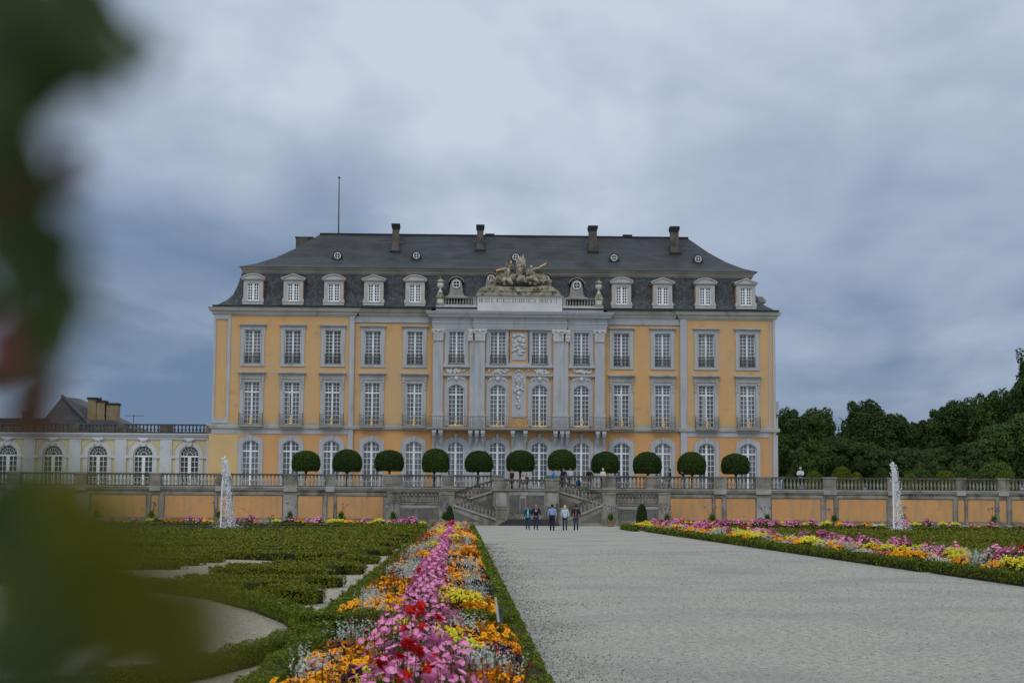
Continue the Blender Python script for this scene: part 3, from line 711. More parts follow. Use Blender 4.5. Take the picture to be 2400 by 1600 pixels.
for j in range(k):
    cx = bx0+(j+.5)*(bx1-bx0)/k
    for rr in (.22, .12): m.tube([(cx+rr*math.cos(t*math.pi/5), yb-.06, zb+hh*.48+rr*1.3*math.sin(t*math.pi/5)) for t in range(11)], .014, 3, cap=False)
m.build('balcony_railing', 'iron_grey', pal)
m = MB(); cx = xf(1215)
m.tube([(cx+.21*math.cos(t*math.pi/8), yb-.12, zb+.58+.26*math.sin(t*math.pi/8)) for t in range(17)], .022, 5)
m.tube([(cx-.12, yb-.12, zb+.72), (cx, yb-.12, zb+.45), (cx+.12, yb-.12, zb+.72)], .025, 4)
for s in (-1, 1): [m.tube([(cx+s*(q0+r0*math.cos(t)), yb-.12, zb+z0+r0*math.sin(t)) for t in (0, .9, 1.8, 2.7, 3.6, 4.5)], .013, 4) for q0, z0, r0 in ((.5, .35, .17), (.78, .66, .11))]; m.tube([(cx+s*.2, yb-.12, zb+.3), (cx+s*.6, yb-.12, zb+.14), (cx+s*.9, yb-.12, zb+.3)], .016, 4)
for i in (5, 6, 7, 8): m.ball((BAY[i]+.05, yb-.1, zb+.5), (.1, .05, .16)); m.ball((BAY[i]-.05, yb-.1, zb+.3), (.12, .05, .08))
m.split('gilded_ornament', 'gold', pal)
m = MB()
for i in (5, 6, 7, 8): m.ball((BAY[i], yb-.12, zb+.75), (.06, .05, .2)); m.ball((BAY[i], yb-.12, zb+.15), (.07, .05, .12))
m.split('balcony_candle', 'attic', pal)
# brackets
first = None
for px in (1017.4, 1033, 1102, 1117, 1131, 1200.6, 1230, 1300, 1315.5, 1328, 1398.4, 1413):
    x = xf(px, 1020)
    if first is None:
        z1_, z0_ = zl(1006)-zl(1044), 0
        m = MB(); m.box(-.2, .2, -1.0, 0, z1_-.28, z1_); 
        m.tube([(0, -.85, z1_-.38), (0, -.55, z1_-.55), (0, -.4, z1_-.85), (0, -.3, z1_-1.15), (0, -.12, .1)], [.17, .16, .14, .1, .04], 7)
        m.ball((0, -.8, z1_-.36), (.19, .17, .15)); m.ball((0, -.35, z1_-.9), (.16, .12, .14)); m.ball((0, -.25, z1_-1.2), (.12, .1, .16)); m.ball((0, -.2, .15), (.08, .08, .14))
        first = m.build('balcony_bracket', 'trim', pal, (x, YC-.16, zl(1044)), smooth=False)
    else: dup(first, (x, YC-.16, zl(1044)), parent=pal)
# ground floor grey panelling between the brackets and masks over the arches
m = MB()
for a, b in ((1013, 1040), (1096, 1138), (1198.5, 1233), (1291, 1336), (1392, 1418.5)): m.box(xf(a, 1050), xf(b, 1050), YC-.17, YC, ZT-.3, zl(1006.5))
m.split('ground_floor_pier', 'trim', pal)
m = MB(); a, b = xf(1203, 1050), xf(1228, 1050); m.strip([(a+.06, ZT), (a+.06, zl(1030))]+[(q[0]+(a+b)/2, q[1]) for q in arc(b-a-.12, zl(1029), .3, 8)]+[(b-.06, zl(1030)), (b-.06, ZT)], [(a, ZT), (a, zl(1030))]+[(q[0]+(a+b)/2, q[1]) for q in arc(b-a, zl(1029), .36, 8)]+[(b, zl(1030)), (b, ZT)], YC-.2, YC-.17)
m.build('ground_floor_panel', 'trim', pal)
m = MB()
for i in (5, 6, 7, 8):
    x = BAY[i]; m.ball((x, YC-.26, zl(1020)), (.16, .12, .2)); m.ball((x, YC-.22, zl(1014)), (.24, .1, .12)); m.ball((x, YC-.2, zl(1026)), (.12, .1, .15))
m.split('carved_mask', 'trim', pal)

# ---- roofs
def ring_roof(rings, name, mt, smooth=False, cap=True):
    """rings: list of (x0, x1, y0, y1, z)"""
    vs = []; fs = []
    for (a, b, c, d, z) in rings: vs += [(a, c, z), (b, c, z), (b, d, z), (a, d, z)]
    for i in range(len(rings)-1):
        for j in range(4): k = (j+1) % 4; fs.append((i*4+j, i*4+k, i*4+4+k, i*4+4+j))
    if cap: n = (len(rings)-1)*4; fs.append((n, n+1, n+2, n+3))
    m = MB(); m.add(vs, fs); return m.build(name, mt, pal, smooth=smooth)
YB = 172.0
gl0, gr0 = xf(502, 717), xf(1821, 730)
pz = [(0, zl(720)), (.35, zl(716)), (1.15, zl(704)), (1.72, zl(690)), (2.15, zl(665)), (2.5, zl(638)+.1)]
rings = [(gl0+o, gr0-o, 154.35+o*.62, YB-o*.6, z) for o, z in pz]
mans = ring_roof(rings, 'mansard_roof', 'slate_wall')
m = MB(); m.box(gl0-.05, gr0+.05, 154.15, YB, zl(721)+.02, zl(717)); m.build('gutter', 'lead', pal)
def ymans(z):
    for (o, z0), (o2, z1) in zip(pz, pz[1:]):
        if z0 <= z <= z1: return 154.35+.62*(o+(o2-o)*(z-z0)/(z1-z0))
    return 154.35+.62*pz[-1][0]
# upper eaves moulding
ex0, ex1 = xf(559, 623), xf(1778, 635)
YT = ymans(zl(640))
za_, zb2 = zl(638), zl(624)
pr = [(za_, 0), (za_+.12, .1), (za_+.2, .16), (za_+.36, .2), (za_+.42, .34), (zb2-.06, .42), (zb2, .5)]
rings = [(xf(567, 638)-o*.6, xf(1766, 648)+o*.7, YT-o, YB-1.6+o, z) for z, o in pr]
ring_roof(rings, 'upper_eaves', 'mould_stone')
rY = 161.2
rxl, rxr = P(752, 551, rY)[0], P(1611, 558, rY)[0]; rz = P(1200, 553.5, rY)[2]
y_e = YT-.55
prof = [(0, 0), (.2, .11), (.445, .31), (.705, .60), (1, 1)]
ztop = rz; zb3 = zb2+.02
rings = [(ex0+(rxl-ex0)*t, ex1+(rxr-ex1)*t, y_e+(rY-y_e)*t, YB-1+(rY+1.5-YB+1)*t, zb3+(ztop-zb3)*h) for t, h in prof]
roof = ring_roof(rings, 'upper_roof', 'slate')
def yroof(px, py):
    """where the line of sight meets the front slope"""
    best = None
    for k in range(400):
        Y = y_e+.001+(rY-y_e)*k/400; t = (Y-y_e)/(rY-y_e)
        for (t0, h0_), (t1, h1_) in zip(prof, prof[1:]):
            if t0 <= t <= t1: h = h0_+(h1_-h0_)*(t-t0)/(t1-t0)
        z = zb3+(ztop-zb3)*h
        if P(px, py, Y)[2] <= z: return P(px, py, Y)
    return P(px, py, rY)
m = MB(); m.box(rxl-.1, rxr+.1, rY-.12, rY+.12, ztop-.04, ztop+.1); m.build('ridge_cap', 'lead', pal)
# chimneys on the front slope
for (a, b, top, base) in ((919, 934.5, 524, 589.5), (1118, 1133, 526.5, 587), (1381, 1399, 528.7, 590.7), (1573, 1591, 530.5, 594)):
    p = yroof((a+b)/2, base); Y = p[1]; wd = (b-a)*Y/FPX; zt = P(a, top, Y)[2]
    m = MB(); m.box(-wd/2, wd/2, -.05, 1.1, -.3, zt-p[2]-.25); m.box(-wd/2-.05, wd/2+.05, -.1, 1.15, .0, .5); 
    c = m.build('chimney', 'chim', roof, p)
    m = MB(); h = zt-p[2]; m.box(-wd/2-.1, wd/2+.1, -.12, 1.2, h-.27, h); m.prism([(-wd/2, h-.55), (wd/2, h-.55), (wd/2+.1, h-.27), (-wd/2-.1, h-.27)], -.1, 1.15)
    m.box(-wd/2-.22, wd/2+.22, -.2, .3, -.25, .06); m.build('chimney_cap', 'soot', roof, p)
    m = MB(); m.box(-wd/2-.35, -wd/2-.25, -.05, .02, .9, 1.0); m.box(-wd/2-.4, -wd/2, .1, .14, .95, .99); m.box(wd/2, wd/2+.4, .1, .14, .95, .99); m.build('roof_hook', 'iron_grey', roof, p)
for (x0_, x1_, py, Y, mt) in ((693.5, 732.5, 554.4, 163, 'chim'), (1139, 1157, 547.5, 162.8, 'soot'), (1462, 1480, 550, 162.8, 'soot')):
    a, b = P(x0_, py, Y), P(x1_, py, Y); m = MB(); m.box(a[0], b[0], Y, Y+1.2, a[2]-2.2, a[2]-.12); m.box(a[0]-.08, b[0]+.08, Y-.08, Y+1.28, a[2]-.12, a[2]); m.build('chimney', mt, roof)
# roof oculi
def oculus(r, hood=True):
    a = MB(); n = 12
    ring_in = [(r*.82*math.cos(t*2*math.pi/n), r*.82*math.sin(t*2*math.pi/n)) for t in range(n+1)]
    ring_out = [(r*math.cos(t*2*math.pi/n), r*math.sin(t*2*math.pi/n)) for t in range(n+1)]
    a.strip(ring_in, ring_out, -.06, .05); a.box(-.02, .02, -.05, .02, -r*.85, r*.85); a.box(-r*.85, r*.85, -.045, .015, -.02, .02)
    g_ = MB(); g_.prism([(r*.9*math.cos(t*2*math.pi/n), r*.9*math.sin(t*2*math.pi/n)) for t in range(n)], .03, .06)
    h = MB(); hw = r*1.5
    out = [(-hw*1.2, -r*1.25), (-hw*.95, -r*.2)]+[(r*1.35*math.cos(math.pi-t*math.pi/8), r*1.4*math.sin(math.pi-t*math.pi/8)+r*.05) for t in range(9)]+[(hw*.95, -r*.2), (hw*1.2, -r*1.25)]
    h.prism(out, .065, 1.6)
    return a, g_, h
o0 = None
for px, py in ((791, 599), (976, 599), (1208.6, 602.6), (1439, 604), (1636, 607)):
    p = yroof(px, py+9); Y = p[1]-.1; z = P(px, py, Y)[2]
    if o0 is None:
        a, g_, h = oculus(.33); o0 = h.build('round_window', 'lead', roof, (p[0], Y, z)); a.build('casement', 'white', o0, (p[0], Y, z)); g_.build('pane', 'glass_dark', o0, (p[0], Y, z))
    else: 
        c = dup(o0, (p[0], Y, z), parent=roof); KIDS[roof.name].append(c)
# dormers
dz0, dz1 = zl(708), zl(685)
def dormer(seg):
    m = MB(); hw = .92; zb = 0; zt = dz1-dz0; oz0, oz1 = zl(705.5)-dz0, zl(663.5)-dz0; oh = .57; zt = zl(657)-dz0
    m.box(-hw, -oh, 0, 1.3, 0, zt); m.box(oh, hw, 0, 1.3, 0, zt); m.box(-oh, oh, 0, 1.3, oz1, zt); m.box(-oh, oh, 0, .3, 0, oz0)
    m.box(-oh-.08, -oh, -.04, 0, oz0, oz1+.08); m.box(oh, oh+.08, -.04, 0, oz0, oz1+.08); m.box(-oh, oh, -.04, 0, oz1, oz1+.08)
    for s in (-1, 1): m.prism([(s*(hw+.04)-.1, 0), (s*(hw+.04)+.1, 0), (s*(hw-.02)+.1, .35), (s*(hw-.02)-.1, .35)], -.03, .2)
    m.box(-1.0, 1.0, -.16, .3, -.28, -.001); m.box(-1.05, 1.05, -.2, .3, -.001, .05)
    p = MB(); pw = 1.08
    p.box(-pw, pw, -.14, 1.5, zt, zt+.08); p.box(-pw-.06, pw+.06, -.2, 1.5, zt+.08, zt+.13)
    top = zl(645)-dz0+.05
    if seg: pts = [(-pw-.04, zt+.13)]+[(pw+.04, zt+.13)]+[(a, b) for a, b in arc(2*pw+.08, zt+.14, top-zt-.14, 10)][::-1]
    else: pts = [(-pw-.04, zt+.13), (pw+.04, zt+.13), (0, top)]
    p.prism(pts, -.1, 1.5)
    q2 = [(a, b) for a, b in (pts[2:] if not seg else pts[2:])]
    if seg: A = arc(2*pw+.1, zt+.13, top-zt-.13, 10); p.strip(A, [(a*1.04, b+.09) for a, b in A], -.2, 1.5)
    else: p.strip([(-pw-.1, zt+.12), (0, top), (pw+.1, zt+.12)], [(-pw-.12, zt+.22), (0, top+.1), (pw+.12, zt+.22)], -.2, 1.5)
    return m, p
dm = {}
for k, px in enumerate((595, 688.7, 783.5, 877, 973.6, 1455.3, 1551.5, 1651, 1746)):
    seg = (k % 2 == 0) if k < 5 else (k % 2 == 1)
    x = xf(px-3 if k < 5 else px+3, 685); 
    loc = (x+.1*(1 if k < 5 else -1), 154.62, dz0)
    if seg not in dm:
        a, b = dormer(seg); dd = a.build('dormer', 'dormer', mans, loc); b.build('pediment', 'dormer', dd, loc)
        c = sash(1.14, zl(663.5)-zl(705.5), rows=6, frame=.09, stile=.2, bar=.065).build('casement', 'white_dormer', dd, loc); c.location = (0, .16, zl(705.5)-dz0)
        c = pane(1.14, zl(663.5)-zl(705.5)).build('pane', 'glass_dark', dd, loc); c.location = (0, .16, zl(705.5)-dz0)
        cm = MB(); cm.box(-.935, -.925, .02, 1.5, .1, zl(658)-dz0); cm.build('dormer_cheek', 'stucco_orange', dd, loc); cm = MB(); cm.box(.925, .935, .02, 1.5, .1, zl(658)-dz0); cm.build('dormer_cheek', 'stucco_orange', dd, loc)
        dm[seg] = dd
    else: dup(dm[seg], loc, parent=mans)
# small grey dormers with round windows behind the attic
sm0 = None
for px, py in ((1069.5, 667), (1351.4, 670), (1151, 652), (1280, 654)):
    x = xf(px, py); z = zl(py-.5, 590 if px < 0 else px)
    small = py < 660; loc = (x, 154.75+(.5 if small else 0), z)
    if sm0 is None:
        m = MB(); r = .44
        m.prism([(-.66, -.95), (.66, -.95), (.62, -.5), (.52, .1), (.42, .4), (.0, .62), (-.42, .4), (-.52, .1), (-.62, -.5)], .07, 1.2); m.box(-.75, .75, -.08, 1.0, -1.2, -.95)
        A = arc(1.5, .12, .56, 8); m.strip(A, [(a*1.03, b+.08) for a, b in A], -.1, 1.3)
        sm0 = m.build('round_window_dormer', 'mould_stone', mans, loc)
        a, g_, h = oculus(.4); a.build('casement', 'white', sm0, loc); g_.build('pane', 'glass_dark', sm0, loc)
        f = MB(); f.box(-1.0, 1.0, -.3, .3, -1.28, -1.2); f.build('flashing', 'trim', sm0, loc)
    else: dup(sm0, loc, parent=mans, scale=(.8, .8, .8) if small else None)
# side dormers seen edge-on at both ends
m = MB(); m.box(xf(541, 690), xf(556, 690), 160, 162, zl(712), zl(675)); m.box(xf(1776, 690), xf(1802, 690), 158, 160.2, zl(735), zl(676)-.3); m.split('side_dormer', 'stucco', pal)
m = MB(); m.box(xf(534, 668), xf(556, 668), 159.8, 162.2, zl(675), zl(670)); m.box(xf(537, 668), xf(556, 668), 159.9, 162.1, zl(670), zl(664)); m.build('side_dormer_roof', 'copper', pal)
m = MB(); m.box(xf(1772, 670), xf(1808, 670), 157.8, 160.4, zl(676)-.5, zl(673)-.35); 
m.prism([(xf(1772), zl(673)-.35), (xf(1808), zl(673)-.35), (xf(1805), zl(666)-.42), (xf(1800), zl(663.5)-.42), (xf(1772), zl(663.5)-.42)], 157.9, 160.3); m.build('side_dormer_roof', 'mould_stone', pal)
m = MB(); x = xf(1775, 655); m.ball((x, 161, zl(656)-.4), (.14, .14, .35)); m.ball((x, 161, zl(651)-.4), (.1, .1, .2)); m.split('finial', 'old_stone', pal)
# flagpole
a, b = P(793, 551, rY), P(794.5, 415, rY)
m = MB(); m.tube([(a[0], rY+.3, a[2]-.3), ((a[0]+b[0])/2, rY+.3, (a[2]+b[2])/2), (b[0], rY+.3, b[2])], [.075, .06, .045], 8); m.ball((b[0], rY+.3, b[2]), .12); fp = m.build('flagpole', 'iron', None); tag(fp, 'tall thin bare flagpole standing on the left part of the palace roof ridge', 'flagpole')
# ------------------------------------------------------------------ GROUND
def gravel_mat(name, a, b, c):
    m = mat(name, a, b, 9, .95, detail=8, lo=.36, hi=.64, c3=c, s3=.35, lo3=.45, hi3=.75, bump=.8, bscale=30, speck=((.11, .105, .09), 17, .58, .70))
    return m
M['gravel'] = gravel_mat('pale grey gravel', (.45, .435, .38), (.30, .285, .245), (.27, .26, .235))
M['gravel_fine'] = gravel_mat('sandy fine gravel', (.46, .42, .34), (.29, .26, .20), (.34, .30, .24))
M['soil'] = mat('dark bed soil', (.035, .026, .018), (.06, .045, .03), 8, 1.0, bump=.5)
M['grass'] = mat('mown grass', (.035, .06, .012), (.055, .085, .018), 3, .95, bump=.4, bscale=30)
def sheet(name, x0, x1, y0, y1, z, mt):
    m = MB(); m.add([(x0, y0, z), (x1, y0, z), (x1, y1, z), (x0, y1, z)], [(0, 1, 2, 3)]); o = m.build(name, mt); tag(o, kind='structure'); return o
from mathutils.geometry import tessellate_polygon
lf = G(517, 1241); rf = G(2095, 1245); POND_R = 8.8
def holed(name, x0, x1, y0, y1, z, mt):
    """ground sheet with the sunken ponds left open"""
    loops = [[Vector((x0, y0, z)), Vector((x1, y0, z)), Vector((x1, y1, z)), Vector((x0, y1, z))]]
    for c in (lf, rf):
        if x0 < c[0]-POND_R and c[0]+POND_R < x1 and y1 > c[1]+POND_R: loops.append([Vector((c[0]+(POND_R+.2)*math.cos(2*math.pi*j/64), c[1]+(POND_R+.2)*math.sin(2*math.pi*j/64), z)) for j in range(64)])
    vs = [tuple(v) for l in loops for v in l]; fs = []
    for t in tessellate_polygon(loops):
        a, b, c = (Vector(vs[i]) for i in t); fs.append(tuple(t) if (b-a).cross(c-a).z > 0 else tuple(t)[::-1])
    m = MB(); m.add(vs, fs); o = m.build(name, mt); tag(o, kind='structure'); return o
holed('ground', -1500, 1500, -300, 2600, -.012, 'grass')
holed('gravel_path', -75, 90, -25, 140, 0.0, 'gravel')

# ------------------------------------------------------------------ ORANGERY WING (left)
OY = 158.0
def ox(px, py=1050): return P(px, py, OY)[0]
def oz(py, px=340): return P(px, py, OY)[2]
M['wing_white'] = mat('white wing render', (.60, .62, .66), (.52, .54, .57), .5, .85, c3=(.33, .33, .33), s3=.6, lo3=.62, hi3=.85)
M['wing_yellow'] = mat('lemon render', (.64, .56, .32), (.58, .50, .28), .6, .9)
wing = empty('side_wing', (ox(250), OY, ZT)); tag(wing, 'low white and lemon single storey wing with arched glass doors left of the palace', 'building')
wx0, wx1 = ox(-330), xf(496, 1000)-.25
AX = [ox(p) for p in (-298, -193, -88, 18, 124, 229.6, 336, 444)]
rA = 22.5*OY/FPX; spring = oz(1066); zcw = oz(1029)
m = MB(); xs = [wx0]
for x in AX: xs += [x-rA, x+rA]
xs.append(wx1)
for i in range(0, len(xs), 2): m.box(xs[i], xs[i+1], OY, OY+.5, ZT-.3, zcw)
for x in AX:
    A = [(x-rA*math.cos(t*math.pi/12), spring+rA*math.sin(t*math.pi/12)) for t in range(13)]
    m.strip(A, [(a, zcw) for a, b in A], OY, OY+.5)
m.box(wx0, wx1, OY+.52, OY+9, ZT-.3, zcw-.5)
m.build('wall', 'wing_yellow', wing)
m = MB(); m.box(wx0, wx1, OY-.14, OY+.1, oz(1029), oz(1022)); m.box(wx0, wx1, OY-.3, OY+.1, oz(1022), oz(1018)); m.box(wx0, wx1, OY-.42, OY+9, oz(1018), oz(1015)); m.build('cornice', 'wing_white', wing)
m = MB(); m.box(wx0, wx1, OY-.43, OY+9.1, oz(1015), oz(1014)); m.build('flat_roof', 'lead', wing)
for (a, b) in ((-365, -338), (-260, -233), (-155, -128), (-50, -23), (56, 83), (163, 190), (270, 297), (376, 403.5), (484, 495)):
    m = MB(); m.box(ox(a), min(ox(b), wx1), OY-.16, OY, ZT-.3, oz(1030)); m.box(ox(a)+.15, min(ox(b), wx1)-.15, OY-.19, OY-.16, oz(1140), oz(1034)); m.build('pilaster', 'wing_white', wing)
wp0 = None
for x in AX:
    if wp0 is None:
        r = rA; q = spring-ZT; m = MB(); n = 14
        arcp = lambda rr: [(-rr*math.cos(t*math.pi/n), q+rr*math.sin(t*math.pi/n)) for t in range(n+1)]
        m.strip([(-r, 0)]+arcp(r)+[(r, 0)], [(-r-.40, 0)]+arcp(r+.40)+[(r+.40, 0)], -.1, .05)
        m.strip(arcp(r+.62), arcp(r+.68), -.05, .02)
        m.box(-r-1.1, -r+.02, -.17, .02, q-.3, q-.05); m.box(r-.02, r+1.1, -.17, .02, q-.3, q-.05)
        wp0 = m.build('arched_door', 'wing_white', wing, (x, OY, ZT))
        k = MB(); k.prism([(-.18, q+r-.1), (.18, q+r-.1), (.3, q+r+.75), (-.3, q+r+.75)], -.25, 0); k.ball((0, -.28, q+r+.5), (.3, .12, .2)); 
        for s in (-1, 1): k.ball((s*.35, -.2, q+r+.62), (.2, .1, .16)); k.ball((s*.22, -.2, q+r+.15), (.12, .1, .2))
        k.build('carved_keystone', 'wing_white', wp0, (x, OY, ZT))
        s_ = MB(); s_.strip(arcp(r-.1), arcp(r), -.05, .03); s_.box(-r, r, -.07, .03, q-.18, q-.02)
        for t in range(1, 7):
            a = t*math.pi/7; s_.tube([(math.cos(a)*.25, 0, q+math.sin(a)*.25), (math.cos(a)*(r-.08), 0, q+math.sin(a)*(r-.08))], .025, 4)
        for rr in (.28, .62): s_.tube([(-rr*math.cos(t*math.pi/10), 0, q+rr*math.sin(t*math.pi/10)) for t in range(11)], .028, 4)
        s_.box(-r, -r+.1, -.05, .03, 0, q); s_.box(r-.1, r, -.05, .03, 0, q); s_.box(-.16, .16, -.06, .03, 0, q-.18)
        for sg in (-1, 1):
            xm = sg*(.16+(r-.26)/2); s_.box(xm-.025, xm+.025, -.03, .02, 0, q)
        for j in range(1, 6): z = (q-.1)*j/6; s_.box(-r+.1, -.16, -.028, .018, z-.022, z+.022); s_.box(.16, r-.1, -.028, .018, z-.022, z+.022)
        s_.build('casement', 'white', wp0, (x, OY, ZT)).location = (0, .3, 0)
        g_ = MB(); g_.prism([(-r, 0), (r, 0)]+arcp(r)[::-1], .04, .07); g_.build('pane', 'glass_dark', wp0, (x, OY, ZT)).location = (0, .3, 0)
    else: dup(wp0, (x, OY, ZT), parent=wing)
# roof balustrade
zr0, zr1 = oz(1014)+.02, oz(993)
rr = [(ox(-330), ox(-262)), (ox(-238), ox(-157)), (ox(-133), ox(-52)), (ox(-28), ox(54)), (ox(78), ox(160)), (ox(186), ox(272)), (ox(296), ox(374)), (ox(404), ox(481))]
for a, b in rr:
    m = MB(); bal_run(m, a, b, OY, zr0+.08, zr1-.12, .34, .12); m.build('roof_baluster_row', 'stone_rail', wing, smooth=True)
    m = MB(); m.box(a, b, OY-.15, OY+.15, zr0, zr0+.08); m.box(a, b, OY-.18, OY+.18, zr1-.12, zr1); m.build('roof_rail', 'stone_rail', wing)
for (a, b), (c, d) in zip(rr, rr[1:]):
    m = MB(); m.box(b, c, OY-.22, OY+.22, zr0, zr1); m.build('roof_pedestal', 'stone_rail', wing)
m = MB(); m.box(rr[-1][1], wx1, OY-.22, OY+.22, zr0, zr1-.1); m.build('roof_pedestal', 'stone', wing)

# house with hipped roof far behind the wing, the flat roofed one at its left, antenna
hY = 205.0
def hp(px, py, Y=hY): p = P(px, py, Y); return Vector(p)
hs = empty('hip_roof_house', (hp(190, 1000)[0], hY, ZT)); tag(hs, 'dark hip roofed house with three ochre chimneys rising behind the left wing', 'house')
a, b, c, d = hp(72, 1020), hp(345, 1020), hp(159.4, 932, hY+8), hp(300, 990, hY+8)
m = MB(); zr = a[2]
m.add([(a[0], hY, zr), (b[0], hY, zr), (b[0], hY+16, zr), (a[0], hY+16, zr), (c[0], hY+5, c[2]), (c[0]+1.2, hY+10, c[2])], [(0, 1, 4), (1, 2, 5, 4), (2, 3, 5), (3, 0, 4, 5)]); m.build('roof', 'slate', hs)
m = MB(); m.box(a[0]+.3, b[0]-.3, hY+.3, hY+15.7, 0, zr-.02); m.build('wall', 'chim_yel', hs)
m = MB(); m.tube([(c[0], hY+4.95, c[2]+.05), (hp(210, 993)[0], hY+.1, hp(210, 993)[2])], [.22, .22], 5); m.build('ridge_tiles', 'slate_wall', hs)
for (x0_, x1_, t, bt) in ((206, 226, 931, 975), (227, 246, 938, 980), (249.5, 276, 944, 990)):
    p, q, r = hp(x0_, t, hY+2), hp(x1_, t, hY+2), hp(x0_, bt, hY+2)
    m = MB(); m.box(p[0], q[0], hY+2, hY+3.6, r[2]-1, p[2]-.22); ch = m.build('chimney', 'chim_yel', hs)
    m = MB(); m.box(p[0]-.12, q[0]+.12, hY+1.88, hY+3.72, p[2]-.22, p[2]); m.build('chimney_cap', 'soot', hs)
m = MB(); p = hp(236, 932, hY+2.8); m.lathe((p[0], hY+2.8, p[2]-.6), [(.15, 0), (.15, .35), (.2, .4), (.05, .7)], 8); m.build('chimney_cowl', 'soot', hs)
fr = empty('flat_roof_house', (hp(0, 1000)[0], hY, ZT)); tag(fr, 'low dark flat roofed building with one chimney at the far left behind the wing', 'building')
a, b = hp(-330, 975), hp(100, 975); m = MB(); m.box(a[0], b[0], hY+2, hY+14, 0, a[2]-.6); m.build('wall', 'chim', fr)
m = MB(); m.box(a[0]-.3, b[0]+.3, hY+1.7, hY+14.3, a[2]-.6, a[2]); m.build('roof', 'slate', fr)
p, q = hp(38, 960), hp(55, 960); m = MB(); m.box(p[0], q[0], hY+3, hY+4.4, a[2]-1, p[2]-.2); m.box(p[0]-.1, q[0]+.1, hY+2.9, hY+4.5, p[2]-.2, p[2]); m.build('chimney', 'chim', fr)
p, q = hp(310, 970.6), hp(310, 1000); m = MB(); m.tube([(p[0], hY+1, q[2]-6), (p[0], hY+1, p[2])], .05, 5)
m.tube([(p[0]-1.1, hY+1, p[2]-.1), (p[0]+1.3, hY+1, p[2]-.1)], .04, 4)
for k in range(5): m.tube([(p[0]-1+k*.5, hY+.6, p[2]-.1), (p[0]-1+k*.5, hY+1.4, p[2]-.1)], .03, 4)
an = m.build('tv_antenna', 'iron'); tag(an, 'thin television aerial right of the hip roofed house', 'antenna')

# ------------------------------------------------------------------ TERRACE
TY = 136.0
def tx(px, py=1150, Y=TY): return P(px, py, Y)[0]
def tz(py, px=600, Y=TY): return P(px, py, Y)[2]
z_rail, z_base, z_c = tz(1109.5), tz(1137), tz(1142)
ZF = ZT
peds = [(-330, -300), (-150, -118), (20, 48), (178, 204), (352, 377.5), (506, 540), (666, 697), (764.5, 785), (898, 944), (1036, 1065), (1156, 1180), (1279, 1309), (1411.7, 1442), (1514, 1550), (1672, 1701.5), (1770.4, 1806), (1928, 1958.6), (2079, 2092), (2239.5, 2261), (2337.5, 2362), (2480, 2500), (2640, 2670)]
halves = [('left', peds[:11], tx(-330), tx(1180)), ('right', peds[11:], tx(1279), tx(2700))]
m = MB(); m.box(tx(-330)-30, tx(2700)+40, TY+.6, 154.9, ZT-1.0, ZT); m.box(tx(-330)-30, wx1-1, 154.9, OY+12, ZT-1.02, ZT-.01); m.box(xf(1830), tx(2700)+40, 154.9, 215, ZT-1.02, ZT-.01); m.box(-120, 120, 172.1, 260, ZT-2, ZT-.3)
tr = m.build('terrace_ground', 'gravel_fine'); tag(tr, kind='structure')
cen0, cen1 = tx(905), tx(1570)
